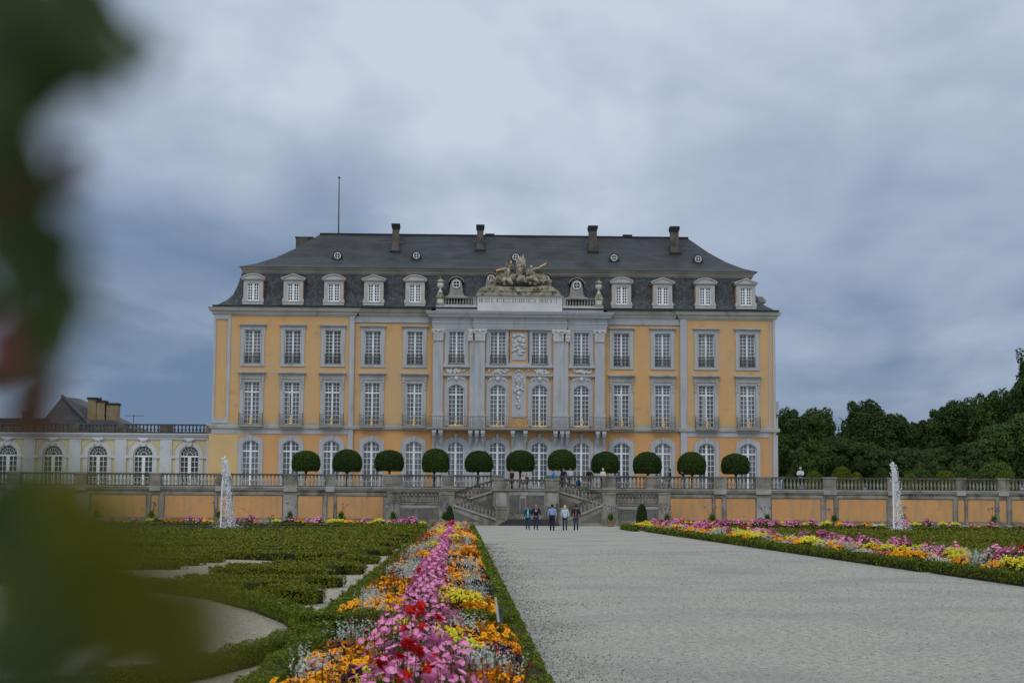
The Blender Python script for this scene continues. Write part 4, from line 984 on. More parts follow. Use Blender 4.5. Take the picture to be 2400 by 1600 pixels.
for side, pd, x0, x1 in halves:
    T = empty('terrace_wall', ((x0+x1)/2, TY, 0)); tag(T, 'long orange panelled retaining wall with stone balustrade %s of the double staircase' % side, 'terrace wall')
    m = MB(); m.box(x0, x1, TY, TY+.6, -.3, z_c); m.build('wall', 'stone', T)
    m = MB(); m.box(x0, x1, TY-.28, TY+.7, z_c, tz(1139.2)); m.box(x0, x1, TY-.2, TY, tz(1146), z_c); m.build('cornice', 'stone_pale', T)
    m = MB(); m.box(x0, x1, TY-.1, TY, tz(1159), tz(1152)); m.box(x0, x1, TY-.14, TY, tz(1149.5), tz(1146)); m.build('wall_band', 'stone', T)
    m = MB(); m.box(x0, x1, TY-.18, TY, -.2, tz(1218)); m.build('wall_base', 'stone', T)
    for a, b in pd:
        m = MB(); xa, xb = tx(a, 1120), tx(b, 1120)
        m.box(xa, xb, TY-.2, TY+.4, z_base-.02, z_rail-.1); m.box(xa-.06, xb+.06, TY-.26, TY+.46, z_rail-.1, z_rail+.03); m.box(xa-.04, xb+.04, TY-.24, TY+.44, tz(1139.2), z_base)
        m.box(xa+.15, xb-.15, TY-.23, TY-.19, z_base+.2, z_rail-.25)
        m.build('pedestal', 'stone', T)
        if b < 905 or a > 1570:
            m = MB(); m.box(xa, xb, TY-.3, TY, tz(1151), tz(1141)); m.build('pedestal_block', 'stone_pale', T)
    for (a, b), (c, d) in zip(pd, pd[1:]):
        xa, xb = tx(b, 1120), tx(c, 1120)
        m = MB(); bal_run(m, xa, xb, TY+.1, z_base, z_rail-.12, .30, .115); m.build('baluster_row', 'stone_pale' if side == 'left' else 'stone', T, smooth=True)
        m = MB(); m.box(xa, xb, TY-.1, TY+.32, z_rail-.13, z_rail); m.box(xa, xb, TY-.06, TY+.28, tz(1139.2), z_base); m.build('handrail', 'stone_rail', T)
    # orange panels
    if side == 'left': pans = [(-320, -160), (-110, 10), (60, 172), (213, 341.5), (355, 371), (386.5, 502), (512, 534), (545, 661), (699, 755.6), (768, 781), (790, 897)]
    else: pans = [(1572, 1668), (1677, 1691), (1703, 1770), (1809, 1922.7), (1936.5, 1953), (1965.6, 2077), (2092.6, 2232), (2245, 2259.5), (2268.6, 2331), (2342, 2358), (2372, 2470), (2480, 2492), (2502, 2640)]
    for a, b in pans:
        m = MB(); m.box(tx(a, 1190), tx(b, 1190), TY-.025, TY, tz(1213), tz(1161)); m.build('wall_panel', 'terrace_orange', T)
    for (a, b), (c, d) in zip(pans, pans[1:]):
        xa, xb = tx(b, 1190), tx(c, 1190); w = xb-xa
        m = MB()
        if w > .7: m.box(xa+.12, xb-.12, TY-.14, TY, tz(1218), tz(1159)); m.box(xa+.3, xb-.3, TY-.17, TY-.14, tz(1212), tz(1165))
        else: m.box(xa+.08, xb-.08, TY-.1, TY, tz(1218), tz(1159))
        m.build('wall_pilaster', 'stone_pale' if w > .7 else 'stone', T)

# ------------------------------------------------------------------ DOUBLE STAIRCASE
st = empty('double_staircase', (tx(1235), 133, 0)); tag(st, 'grey sandstone double staircase with sloping balustrades in front of the terrace', 'staircase')
def gz(px, py, Y): return P(px, py, Y)[2]
def gx(px, py, Y): return P(px, py, Y)[0]
YL = 133.6      # landing front
YP = 132.9      # platform front
YF = 131.4      # front of the lower flights
zlr, zlb = gz(985, 1152, YL), gz(985, 1178, YL)
zpr, zpb = gz(1235, 1123, YP), gz(1235, 1146, YP)
def slope_bal(x0, z0, x1, z1, y, hgt, name='stair_balustrade'):
    """handrail from (x0, z0) to (x1, z1), balusters below it, all sheared along the flight"""
    f = lambda x: z0+(z1-z0)*(x-x0)/(x1-x0)
    m = MB(); a, b = min(x0, x1), max(x0, x1)
    m.prism([(a, f(a)-.15), (b, f(b)-.15), (b, f(b)), (a, f(a))], y-.16, y+.16)
    m.build('handrail', 'stone_rail', st)
    m = MB(); k = max(2, int((b-a)/.3))
    for i in range(k):
        x = a+(i+.5)*(b-a)/k; m.lathe((x, y, f(x)-hgt+.1), bal_prof(hgt-.24, .105), 8)
    m.build('baluster_row', 'stone', st, smooth=True)
    m = MB(); m.prism([(a, f(a)-hgt-.05), (b, f(b)-hgt-.05), (b, f(b)-hgt+.1), (a, f(a)-hgt+.1)], y-.18, y+.18); m.build('stringer_moulding', 'stone_pale', st)
for s, lx0, lx1, ped_l, fx, px_, pin, pier in (
        (-1, 905, 1063, (1030, 1064), 1064, 1156, (908.7, 938), (1161.6, 1189)),
        (1, 1411, 1570, (1411.7, 1442), 1412, 1309.6, (1543, 1570), (1303, 1330))):
    xa, xb = gx(lx0, 1190, YL), gx(lx1, 1190, YL)
    # landing block
    m = MB(); m.box(xa, xb, YL, TY-.01, -.3, zlb-.1); m.box(xa-.05, xb+.05, YL-.12, TY-.02, zlb-.1, zlb); m.box(xa, xb, YL-.15, YL, -.3, gz(985, 1216, YL)); m.build('landing', 'stone', st)
    m = MB(); m.box(xa, xb, YL-.06, YL, gz(985, 1190, YL), gz(985, 1183, YL)); m.build('landing_band', 'stone_pale', st)
    ins = [(lx0+28, lx1-45), ] if s < 0 else [(lx0+40, lx1-28)]
    for a, b in ins:
        k = 2
        for j in range(k):
            p0, p1 = a+(b-a)*j/k+3, a+(b-a)*(j+1)/k-3
            m = MB(); m.box(gx(p0, 1200, YL), gx(p1, 1200, YL), YL-.02, YL, gz(985, 1215, YL), gz(985, 1193, YL)); m.build('slate_panel', 'stone_dark', st)
    for a, b in (ped_l, pin):
        m = MB(); x0, x1 = gx(a, 1165, YL), gx(b, 1165, YL)
        m.box(x0, x1, YL-.16, YL+.4, zlb, zlr-.08); m.box(x0-.05, x1+.05, YL-.22, YL+.46, zlr-.08, zlr+.04); m.box(x0+.14, x1-.14, YL-.19, YL-.155, zlb+.15, zlr-.2); m.box(x0, x1, YL-.13, YL, -.3, zlb-.1)
        m.build('pedestal', 'stone', st)
    ra, rb = (gx(938, 1165, YL), gx(1030, 1165, YL)) if s < 0 else (gx(1442, 1165, YL), gx(1543, 1165, YL))
    m = MB(); bal_run(m, ra, rb, YL+.1, zlb+.06, zlr-.14, .3, .105); m.build('baluster_row', 'stone', st, smooth=True)
    m = MB(); m.box(ra, rb, YL-.08, YL+.28, zlr-.15, zlr); m.box(ra, rb, YL-.05, YL+.25, zlb, zlb+.07); m.build('handrail', 'stone_rail', st)
    # upper flight (landing -> platform), set back behind the lower one
    x0, x1 = gx(fx, 1155, YL), gx(px_, 1126, YL)
    slope_bal(x0, zlr+.02, x1, zpr-.02, YL, .98)
    f = lambda x: (zlr-.98)+((zpr-.02)-(zlr+.02))*(x-x0)/(x1-x0)
    m = MB(); pts = [(x0, -.2), (x1, -.2), (x1, f(x1)), (x0, f(x0))]; pts = pts if x0 < x1 else pts[::-1]
    m.prism(pts, YL-.05, YL+.15)
    n = 9
    for k in range(n):
        q0, q1 = x0+(x1-x0)*k/n, x0+(x1-x0)*(k+1)/n; m.box(min(q0, q1), max(q0, q1), YL+.151, TY-.02, -.2, f(q1)+.05)
    m.build('upper_flight', 'stone', st)
    m = MB(); e = .25*(x1-x0)
    pts = [(x1-e*.15, 1.05), (x1-e*.15, f(x1)-.5), (x0+e*1.2, f(x0+e*1.2)-.5), (x0+e*1.2, 1.0)]; pts = pts if x0 > x1 else pts[::-1]
    m.prism(pts, YL-.09, YL-.055); m.build('slate_panel', 'stone_dark', st)
    # lower flight (landing -> front pier)
    p0, p1 = gx(pier[0], 1200, YF), gx(pier[1], 1200, YF); xi = p0 if s < 0 else p1; zi = gz(1175, 1189.5, YF)
    x0 = gx(fx, 1155, YF); z0 = gz(fx, 1156, YF)
    slope_bal(x0, z0, xi, zi+.02, YF, .98)
    f2 = lambda x: z0+(zi-z0)*(x-x0)/(xi-x0)-.98
    m = MB(); pts = [(x0, -.3), (xi, -.3), (xi, max(f2(xi), .35)), (x0, f2(x0))]; pts = pts if x0 < xi else pts[::-1]
    m.prism(pts, YF-.05, YF+.15); n = 8
    for k in range(n):
        q0, q1 = x0+(xi-x0)*k/n, x0+(xi-x0)*(k+1)/n; m.box(min(q0, q1), max(q0, q1), YF+.151, YL-.06, -.2, max(.4, f2(q0)-.05))
    xa = gx(ped_l[0], 1190, YL) if s < 0 else gx(ped_l[1], 1190, YL)
    m.box(min(xa, x0), max(xa, x0), YF-.05, YL-.1, -.3, zlb-.12); m.build('lower_flight', 'stone', st)
    m = MB(); x_a = x0+(xi-x0)*.04; x_b = x0+(xi-x0)*.62
    pts = [(x_a, .32), (x_b, .32), (x_a, f2(x_a)-.42)]; pts = pts if s < 0 else pts[::-1]
    m.prism(pts, YF-.09, YF-.055); m.build('slate_panel', 'stone_dark', st)
    a, b = ped_l; q0, q1 = gx(a, 1165, YF), gx(b, 1165, YF)
    m = MB(); m.box(q0, q1, YF-.16, YF+.3, -.3, z0-.08); m.box(q0-.05, q1+.05, YF-.22, YF+.36, z0-.08, z0+.04); m.build('pedestal', 'stone', st)
    m = MB(); m.box(p0, p1, YF-.2, YF+.6, -.3, zi-.12); m.box(p0-.07, p1+.07, YF-.27, YF+.67, zi-.12, zi+.04); m.box(p0+.14, p1-.14, YF-.235, YF-.19, zi-.9, zi-.25); m.box(p0-.06, p1+.06, YF-.27, YF+.66, -.3, .25); m.build('front_pier', 'stone', st)
# central platform
x0, x1 = gx(1156, 1180, YP), gx(1309.6, 1180, YP)
m = MB(); m.box(x0, x1, YP, TY-.03, -.3, zpb-.14); m.box(x0-.1, x1+.1, YP-.14, TY-.03, zpb-.14, zpb); m.build('platform', 'stone', st)
m = MB(); m.box(gx(1193, 1180, YP), gx(1277, 1180, YP), YP-.05, YP, gz(1235, 1160, YP), gz(1235, 1152, YP))
for a, b in ((1163, 1187), (1283, 1306)): m.box(gx(a, 1180, YP), gx(b, 1180, YP), YP-.08, YP, gz(1235, 1187, YP), gz(1235, 1155, YP))
m.box(gx(1218, 1180, YP), gx(1233, 1180, YP), YP-.05, YP, gz(1235, 1202, YP), gz(1235, 1162, YP)); m.split('platform_panel', 'stone_pale', st)
for a, b in ((1194, 1204), (1205, 1217), (1234, 1248), (1249, 1260), (1261, 1275)):
    m = MB(); m.box(gx(a, 1180, YP), gx(b, 1180, YP), YP-.025, YP, gz(1235, 1203, YP), gz(1235, 1161, YP)); m.build('slate_panel', 'stone_dark', st)
m = MB(); m.box(gx(1219.5, 1180, YP), gx(1231.5, 1180, YP), YP-.07, YP-.05, gz(1235, 1201, YP), gz(1235, 1167, YP)); m.build('slate_panel', 'stone_dark', st)
for a, b in ((1156, 1191), (1279, 1309.6)):
    m = MB(); q0, q1 = gx(a, 1135, YP), gx(b, 1135, YP); m.box(q0, q1, YP-.1, YP+.5, zpb, zpr-.06); m.box(q0-.06, q1+.06, YP-.16, YP+.56, zpr-.06, zpr+.06); m.box(q0+.18, q1-.18, YP-.13, YP-.09, zpb+.15, zpr-.2); m.build('pedestal', 'stone', st)
q0, q1 = gx(1191, 1135, YP), gx(1279, 1135, YP)
m = MB(); bal_run(m, q0, q1, YP+.1, zpb+.03, zpr-.12, .29, .115); m.build('baluster_row', 'stone_pale', st, smooth=True)
m = MB(); m.box(q0, q1, YP-.1, YP+.3, zpr-.13, zpr); m.box(q0, q1, YP-.06, YP+.28, zpb, zpb+.04); m.build('handrail', 'stone_rail', st)
m = MB(); a, b = gx(1176, 1225, 130.5), gx(1302, 1225, 130.5)
for k in range(4): m.box(a-.25+k*.25, b+.25-k*.25, 129.9+k*.32, YP-.01, -.2+k*.115*0, .13*(k+1))
m.build('front_steps', 'step', st)
m = MB(); m.box(gx(1303, 1180, 130.9), gx(1308, 1180, 130.9), 130.8, 131.0, 0, 0.01+gz(1305, 1179, 130.9)); m.build('lantern_box', 'iron', st)

# ------------------------------------------------------------------ FOUNTAIN PONDS
M['water'] = mat('dark pond water', (.012, .016, .016), None, 1, .08, spec=.5, bump=.0)
wt = M['water'].node_tree; bp = wt.nodes.new('ShaderNodeBump'); nz = wt.nodes.new('ShaderNodeTexNoise'); nz.inputs['Scale'].default_value = 5; bp.inputs['Strength'].default_value = .25; bp.inputs['Distance'].default_value = .05
wt.links.new(nz.outputs['Fac'], bp.inputs['Height']); wt.links.new(bp.outputs[0], wt.nodes['Principled BSDF'].inputs['Normal'])
M['basin'] = mat('dark wet basin stone', (.035, .036, .036), (.075, .075, .07), 2, .7)
M['foam'] = mat('white falling water', (.92, .94, .96), None, 1, .5, transl=.3)
def pond(cx, cy, r, side):
    o = empty('fountain', (cx, cy, 0)); tag(o, 'round stone rimmed pond fountain with a single white water jet, %s of the gravel path' % side, 'fountain')
    m = MB(); n = 64; pr = [(r, -.6), (r, .14), (r+.02, .16), (r+.38, .16), (r+.4, .14), (r+.4, 0)]
    vs = []; fs = []
    for q, z in pr:
        for j in range(n): t = 2*math.pi*j/n; vs.append((cx+q*math.cos(t), cy+q*math.sin(t), z))
    for i in range(len(pr)-1):
        for j in range(n): k = (j+1) % n; fs.append((i*n+j, i*n+k, (i+1)*n+k, (i+1)*n+j))
    m.add(vs, fs); m.build('rim', 'basin', o)
    m = MB(); m.lathe((cx, cy, 0), [(.0, -.6), (.25, -.6), (.25, -.2), (.1, 0), (.06, .15)], 10); m.build('nozzle', 'iron', o)
    m = MB(); m.add([(cx+r*math.cos(2*math.pi*j/n), cy+r*math.sin(2*math.pi*j/n), -.28) for j in range(n)], [tuple(range(n))])
    w_ = m.build('water', 'water'); tag(w_, kind='structure')
    return o
def jet(o, cx, cy, H, drift, lean):
    rd = random.Random(int(cx*10)); m = MB(); N = 26
    pts = []; rad = []
    for k in range(N+1):
        t = k/N; pts.append((cx+lean*t*t+rd.uniform(-.01, .01), cy, .1+H*.97*t)); rad.append(.055-.015*t+rd.uniform(0, .015)*(1+2*t))
    m.tube(pts, rad, 6)
    top = cx+lean
    for k in range(170):      # foamy head
        t = rd.random()**.8; z = H*(1.0-.26*t)+rd.gauss(0, .03); x = top-.05+drift*.32*t+rd.gauss(0, .05+.07*t)
        q = rd.uniform(.02, .060)*(1-.3*t); m.ball((x, cy+rd.gauss(0, .10), z), (q, q, q*1.4), 0, 5, 4, .3)
    for k in range(1900):     # falling drops, blown to the right
        t = rd.random()**.85; z = H*(.97-.97*t); x = top+drift*(.15+.75*t**.75)+rd.gauss(0, .06+.13*t)
        if rd.random() < .25: x = top+rd.uniform(-.05, drift*.9)*t
        q = rd.uniform(.006, .018)*(1.15-.3*t)*(1.7 if rd.random() < .05 else 1); m.ball((x, cy+rd.gauss(0, .22), max(z, -.2)), (q, q, q*rd.uniform(1.2, 3.2)), 0, 4, 3)
    for k in range(500):
        x = top+drift*.8+rd.gauss(0, .5); q = rd.uniform(.008, .02); m.ball((x, cy+rd.gauss(0, .5), rd.expovariate(5)+.05), (q, q, q), 0, 4, 3)
    m.build('water_jet', 'foam', o)
lf = G(517, 1241); f1 = pond(lf[0], lf[1], 8.8, 'left'); jet(f1, lf[0], lf[1], P(520, 1073, lf[1])[2], .55, .14)
rf = G(2095, 1245); f2 = pond(rf[0], rf[1], 8.8, 'right'); jet(f2, rf[0], rf[1], P(2095, 1083, rf[1])[2], .50, .02)
# ------------------------------------------------------------------ VEGETATION
def leafmat(name, a, b, tr=.25, rough=.7): 
    M[name] = mat(name, a, None, 1, rough, island=(b, 0, 1), transl=tr, spec=.25)
leafmat('box_leaf', (.038, .060, .0015), (.19, .235, .006)); leafmat('box_leaf_dull', (.060, .074, .0015), (.20, .215, .005))
M['box_core'] = mat('inner hedge twigs and shade', (.010, .014, .002), (.018, .020, .004), 6, 1)  # solid twig core, coloured near black as the shade inside the foliage
leafmat('yew_leaf', (.014, .032, .004), (.042, .085, .010), .15); leafmat('yew_leaf_light', (.020, .042, .004), (.055, .105, .010), .15)
M['bark'] = mat('dark bark', (.045, .035, .025), (.08, .065, .05), 5, .95, bump=.5)
leafmat('oak_leaf', (.028, .055, .012), (.058, .100, .020)); leafmat('lime_leaf', (.036, .070, .013), (.078, .130, .023)); leafmat('pale_leaf', (.04, .08, .012), (.12, .18, .03))
leafmat('plant_leaf', (.022, .038, .005), (.07, .10, .014)); leafmat('grey_leaf', (.30, .34, .28), (.64, .68, .60), .1)
leafmat('strap_leaf', (.03, .09, .010), (.09, .20, .03))
leafmat('pink', (.66, .12, .34), (.90, .32, .56), .12); leafmat('orange', (.92, .27, .002), (.98, .48, .006), .08); leafmat('yellow', (.80, .70, .02), (.95, .90, .10), .08)
leafmat('red', (.38, .004, .006), (.68, .014, .012), .1); leafmat('dark_red', (.13, .006, .010), (.26, .015, .02), .1); leafmat('white_petal', (.50, .52, .47), (.74, .75, .68), .2)
leafmat('coral', (.60, .13, .11), (.75, .27, .22), .15); leafmat('dark_purple', (.012, .007, .022), (.045, .018, .075), .1); leafmat('violet', (.07, .04, .22), (.16, .10, .40), .1)
M['seed'] = mat('dark flower centre', (.02, .008, .004)); M['stem'] = mat('green stem', (.05, .08, .02))
M['terracotta'] = mat('pale terracotta', (.36, .20, .13), (.30, .18, .12), 3, .9)

def hedge(path, width, height, name='box_hedge', lm='box_leaf', dens=1.0, lz=None, uneven=.02, build=True, seed=0, taper=False):
    """leafy hedge along a path; leaf size and number follow the distance"""
    path = [np.array(p, float) for p in path]; Vs = []; Fs = []; Mi = []; n0 = 0
    r = np.random.default_rng(seed+int(abs(path[0][0]*13+path[0][1]*7)))
    seg = [np.linalg.norm(b-a) for a, b in zip(path, path[1:])]
    # core
    cs = [(-.5, 0), (-.5, .82), (-.32, .93), (.32, .93), (.5, .82), (.5, 0)]; pts = []
    for i, p in enumerate(path):
        d = path[min(i+1, len(path)-1)]-path[max(i-1, 0)]; d /= np.linalg.norm(d)+1e-9; nrm = np.array([-d[1], d[0]])
        tw = 1.0
        if taper: tw = (.45, .8, 1.0)[min(2, i, len(path)-1-i)]
        for u, v in cs: q = p+nrm*u*width*.86*tw; pts.append((q[0], q[1], v*height))
    k = len(cs); F = []
    for i in range(len(path)-1):
        for j in range(k-1): F.append((i*k+j, i*k+j+1, (i+1)*k+j+1, (i+1)*k+j))
    for e in (0, (len(path)-1)*k): F += [(e, e+1, e+4, e+5), (e+1, e+2, e+3, e+4)]
    Vs.append(np.array(pts)); Fs.append(np.array(F)); Mi.append(np.ones(len(F), int)); n0 = len(pts)
    for i, (a, b) in enumerate(zip(path, path[1:])):
        Lg = seg[i]; 
        if Lg < 1e-6: continue
        Y = max(8.0, abs((a[1]+b[1])/2)); ls = max(.012, .00075*Y)*(lz or 1); per = 2*height+width
        n = int(Lg*per*dens*1.15/(ls*ls*1.7)); n = min(n, 60000)
        if n < 1: continue
        t = r.random(n); s = r.random(n)*per
        d = (b-a)/Lg; nrm = np.array([-d[1], d[0]])
        side = s < height; side2 = s > height+width; top = ~(side | side2)
        u = np.where(side, -.5, np.where(side2, .5, (s-height)/width-.5)); v = np.where(side, s/height, np.where(side2, (per-s)/height, 1.0)); v = np.where(top, v, .22+.78*v**.8)  # side leaves stop above the ground, baring the core as a shade line
        cor = np.clip(np.abs(u)*2-.75, 0, 1)*top; v = v-cor*.25*.3
        wob = uneven*(np.sin(t*Lg*9+a[0]*5)+np.sin(t*Lg*3.7+a[1]*3)*1.3)
        wt_ = width
        if taper:
            f0, f1 = (.45, .8, 1.0)[min(2, i, len(path)-1-i)], (.45, .8, 1.0)[min(2, i+1, len(path)-2-i)]; wt_ = width*(f0+(f1-f0)*t)
        X = a[0]+d[0]*t*Lg+nrm[0]*u*wt_; Yc = a[1]+d[1]*t*Lg+nrm[1]*u*wt_; Z = v*height+wob*v+r.normal(0, .008, n)
        C = np.stack([X, Yc, Z], 1)+r.normal(0, ls*.7, (n, 3)); 
        Nn = np.stack([nrm[0]*np.sign(u)*(~top), nrm[1]*np.sign(u)*(~top), top*1.0+.15], 1)
        V, F = leaf_arrays(C, Nn, ls, .45, .6); Vs.append(V); Fs.append(F+n0); Mi.append(np.zeros(len(F), int)); n0 += len(V)
    # end caps
    for e, o in ((0, 1), (-1, -2)):
        p = path[e]; d = p-path[o]; d /= np.linalg.norm(d)+1e-9; nrm = np.array([-d[1], d[0]]); Y = max(8., abs(p[1])); ls = max(.012, .00075*Y); n = int(width*height*2/(ls*ls*1.7)*dens)
        if n > 0:
            u = r.uniform(-.5, .5, n); v = r.random(n); C = np.stack([p[0]+nrm[0]*u*width+d[0]*.03, p[1]+nrm[1]*u*width+d[1]*.03, v*height], 1)+r.normal(0, ls*.7, (n, 3))
            V, F = leaf_arrays(C, np.tile([d[0], d[1], .2], (n, 1)), ls, .75, .6); Vs.append(V); Fs.append(F+n0); Mi.append(np.zeros(len(F), int)); n0 += len(V)
    V, F, I = np.concatenate(Vs), np.concatenate(Fs), np.concatenate(Mi)
    if not build: return V, F, I
    return npmesh(name, V, F, [lm, 'box_core'], I)
def merge(name, arrs, mats, **k):
    n = 0; Vs = []; Fs = []; Is = []
    for V, F, I in arrs: Vs.append(V); Fs.append(F+n); Is.append(I); n += len(V)
    return npmesh(name, np.concatenate(Vs), np.concatenate(Fs), mats, np.concatenate(Is), **k)
def line(a, b, step=1.0):
    n = max(1, int(math.dist(a, b)/step)); return [(a[0]+(b[0]-a[0])*i/n, a[1]+(b[1]-a[1])*i/n) for i in range(n+1)]

HH = .23
holed('sand_path', -70, -1.78, 3, 113.6, .004, 'gravel_fine'); holed('sand_path', 14.6, 75, 3, 113.6, .004, 'gravel_fine')
sheet('bed_soil', -1.65, .60, 6, 112, .03, 'soil'); sheet('bed_soil', 12.1, 14.4, 20, 114, .03, 'soil'); sheet('bed_soil', -48, -2.2, 114.6, 117.4, .03, 'soil'); sheet('bed_soil', 14.5, 62, 114.6, 117.4, .03, 'soil')
tag(hedge(line((.62, 5.5), (.62, 19.2)), .26, HH), 'low clipped box hedge edging the nearest flowers along the gravel path', 'hedge', 'box hedges edging the beds')
tag(hedge(line((.62, 19.5), (.70, 113)), .28, HH), 'long box hedge on the path side of the long flower bed behind the stake', 'hedge', 'box hedges edging the beds')
tag(hedge(line((-1.62, 5.5), (-1.62, 19.6)), .26, HH), 'low box hedge left of the nearest flowers, beside sandy gravel', 'hedge', 'box hedges edging the beds')
tag(hedge(line((-1.70, 20.2), (-1.80, 113)), .28, HH), 'long box hedge left of the long flower bed beside the narrow gravel strip', 'hedge', 'box hedges edging the beds')
tag(hedge(line((-1.86, 19.5), (.62, 19.5), .5), .40, .36), 'short dark box hedge crossing the long flower bed behind the nearest flowers', 'hedge', 'box hedges edging the beds')
tag(hedge([(-1.88, 19.8), (-1.98, 21.0), (-2.3, 22.6), (-3.0, 25.0), (-4.2, 28.2), (-5.6, 30.6), (-7.2, 32.2), (-9.5, 33.4), (-13, 34.6)], .30, .24), 'curved box hedge sweeping away to the left behind the sandy clearing', 'hedge', 'curved hedges by the sandy clearing')
tag(hedge([(-1.72, 20.0), (-1.86, 18.6), (-2.10, 17.0), (-2.5, 15.4), (-3.1, 14.0), (-4.1, 12.6)], .22, .21), 'box hedge curving off towards the camera in front of the sandy clearing', 'hedge', 'curved hedges by the sandy clearing')
tag(hedge(line((12.05, 24), (12.05, 40.6))+[(12.1, 41)], .32, .27), 'nearest stretch of low box hedge right of the gravel path', 'hedge', 'box hedges edging the beds')
tag(hedge(line((11.95, 41.4), (11.95, 104)), .30, .27), 'long far stretch of low box hedge along the right side of the gravel path', 'hedge', 'box hedges edging the beds')
tag(hedge(line((11.4, 104.6), (11.4, 113.6))+line((11.8, 114), (14.6, 114)), .4, .28), 'short corner of box hedge at the far right end of the gravel path', 'hedge', 'box hedges edging the beds')
tag(hedge(line((14.5, 24), (14.5, 112)), .3, .33), 'box hedge on the far side of the right flower bed', 'hedge', 'box hedges edging the beds')
tag(hedge(line((-48, 114.3), (-2.4, 114.3), 1.5), .5, .24), 'long box hedge in front of the flowers under the left terrace wall', 'hedge', 'box hedges edging the beds')
tag(hedge(line((15, 114.3), (62, 114.3), 1.5), .5, .24), 'long box hedge in front of the flowers under the right terrace wall', 'hedge', 'box hedges edging the beds')

# parterre embroidery
def inpond(x, y): return math.hypot(x-lf[0], y-lf[1]) < 9.9 or math.hypot(x-rf[0], y-rf[1]) < 9.9
def parterre(side):
    arrs = []; rd = random.Random(5 if side < 0 else 6); clear = [(-6.9, 37, 1.4, 3.4), (-6.4, 31.5, 1.1, 2.0), (-4.0, 27.5, .8, 1.6), (-5.9, 43, 1.0, 3), (-3.9, 44, .4, 2.5), (-6.5, 26, 3.6, 3.0)]
    Y = 27.4 if side < 0 else 30.0; k = 0
    while Y < 112:
        y_ = Y
        xr = (-2.50-(k % 3)*.28*(1+Y/60)-rd.uniform(0, .15)) if side < 0 else 15.3+rd.uniform(0, .6)
        lim = -.31*Y-4 if side < 0 else .375*Y+5
        ph = rd.uniform(0, 6); am = rd.uniform(.25, .55)*(1+Y/80); wl = rd.uniform(.5, 1.1)
        if side < 0 and Y < 34: lim = max(lim, -6.5 if Y > 30 else -3.4)   # the clearing lies open on the left
        x = xr; run = []; w_ = rd.uniform(.5, .8)*(1+Y/90); hg = rd.uniform(.19, .27)
        if side < 0: # scrolled end
            run = [(xr-.15, y_-.5-Y*.006), (xr+.0, y_-.2), (xr-.1, y_+.12)]; x = xr-.5
        gap = rd.uniform(6, 20)
        while (x > lim if side < 0 else x < lim):
            yy = y_+am*math.sin(x*wl+ph)+.25*math.sin(x*2.3+k)
            gap -= .6
            if inpond(x, yy) or gap < 0 or (side < 0 and any(((x-q[0])/q[2])**2+((yy-q[1])/q[3])**2 < 1 for q in clear)):
                if len(run) > 2: arrs.append(hedge(run, w_, hg, build=False, dens=.8, lz=1.0, uneven=.012, taper=True))
                run = []; 
                if gap < -.7: gap = rd.uniform(7, 20)
            else: run.append((x, yy))
            x += -.6 if side < 0 else .6
        if len(run) > 2: arrs.append(hedge(run, w_, hg, build=False, dens=.8, lz=1.0, uneven=.012, taper=True))
        Y += rd.uniform(1.0, 1.5)*(1+Y/60); k += 1
    return arrs
ml = merge('box_parterre', parterre(-1), ['box_leaf_dull', 'box_core']); tag(ml, 'clipped box embroidery of the left parterre', 'parterre hedging', kind='stuff')
mr = merge('box_parterre', parterre(1), ['box_leaf_dull', 'box_core']); tag(mr, 'clipped box embroidery of the right parterre', 'parterre hedging', kind='stuff')
# turf rings round the ponds
for c in (lf, rf):
    m = MB(); n = 48; vs = [(c[0]+q*math.cos(2*math.pi*j/n), c[1]+q*math.sin(2*math.pi*j/n), .012) for q in (9.2, 11.6) for j in range(n)]
    m.add(vs, [(j, (j+1) % n, n+(j+1) % n, n+j) for j in range(n)]); tag(m.build('turf_ring', 'grass'), kind='structure')

# topiary domes on the terrace
def shell(prof, cz, n, ls, noise, lm, core, seed, trunk=None):
    r = np.random.default_rng(seed); prof = np.array(prof, float)
    d = np.linalg.norm(np.diff(prof, axis=0), axis=1); rm = (prof[:-1, 0]+prof[1:, 0])/2; wgt = d*(rm+.05); wgt /= wgt.sum()
    i = r.choice(len(d), n, p=wgt); t = r.random(n); R = prof[i, 0]*(1-t)+prof[i+1, 0]*t; Z = prof[i, 1]*(1-t)+prof[i+1, 1]*t
    a = r.random(n)*2*np.pi; tn = prof[i+1]-prof[i]; nr = tn[:, 1]; nz = -tn[:, 0]; q = np.sqrt(nr**2+nz**2)+1e-9; nr /= q; nz /= q
    C = np.stack([R*np.cos(a), R*np.sin(a), Z], 1); Nn = np.stack([nr*np.cos(a), nr*np.sin(a), nz], 1); C += Nn*r.normal(0, noise, (n, 1))
    V, F = leaf_arrays(C, Nn, ls, .6, .6)
    k = 20; cv = []; cf = []
    for rr, z in prof: cv += [(rr*.95*math.cos(2*math.pi*j/k), rr*.95*math.sin(2*math.pi*j/k), z) for j in range(k)]
    for a_ in range(len(prof)-1): cf += [(a_*k+j, a_*k+(j+1) % k, (a_+1)*k+(j+1) % k, (a_+1)*k+j) for j in range(k)]
    return np.concatenate([V, cv]), np.concatenate([F, np.array(cf)+len(V)]), np.concatenate([np.zeros(len(F), int), np.ones(len(cf), int)])
TPY = 144.0
tops = [(717.3, 716.8, 32, 1057, 1102), (814, 813, 33.3, 1054, 1104), (912.5, 912.5, 33, 1055.6, 1101), (1021, 1017.4, 31, 1052, 1104), (1122.5, 1120, 32, 1057, 1103), (1220, 1219, 32.5, 1056, 1103), (1317, 1317, 32.5, 1054, 1100), (1418.5, 1417, 32.6, 1059.5, 1106), (1517, 1518, 32.6, 1060, 1107), (1621, 1622, 32.5, 1060, 1109), (1723.7, 1724.5, 32.5, 1064, 1109)]
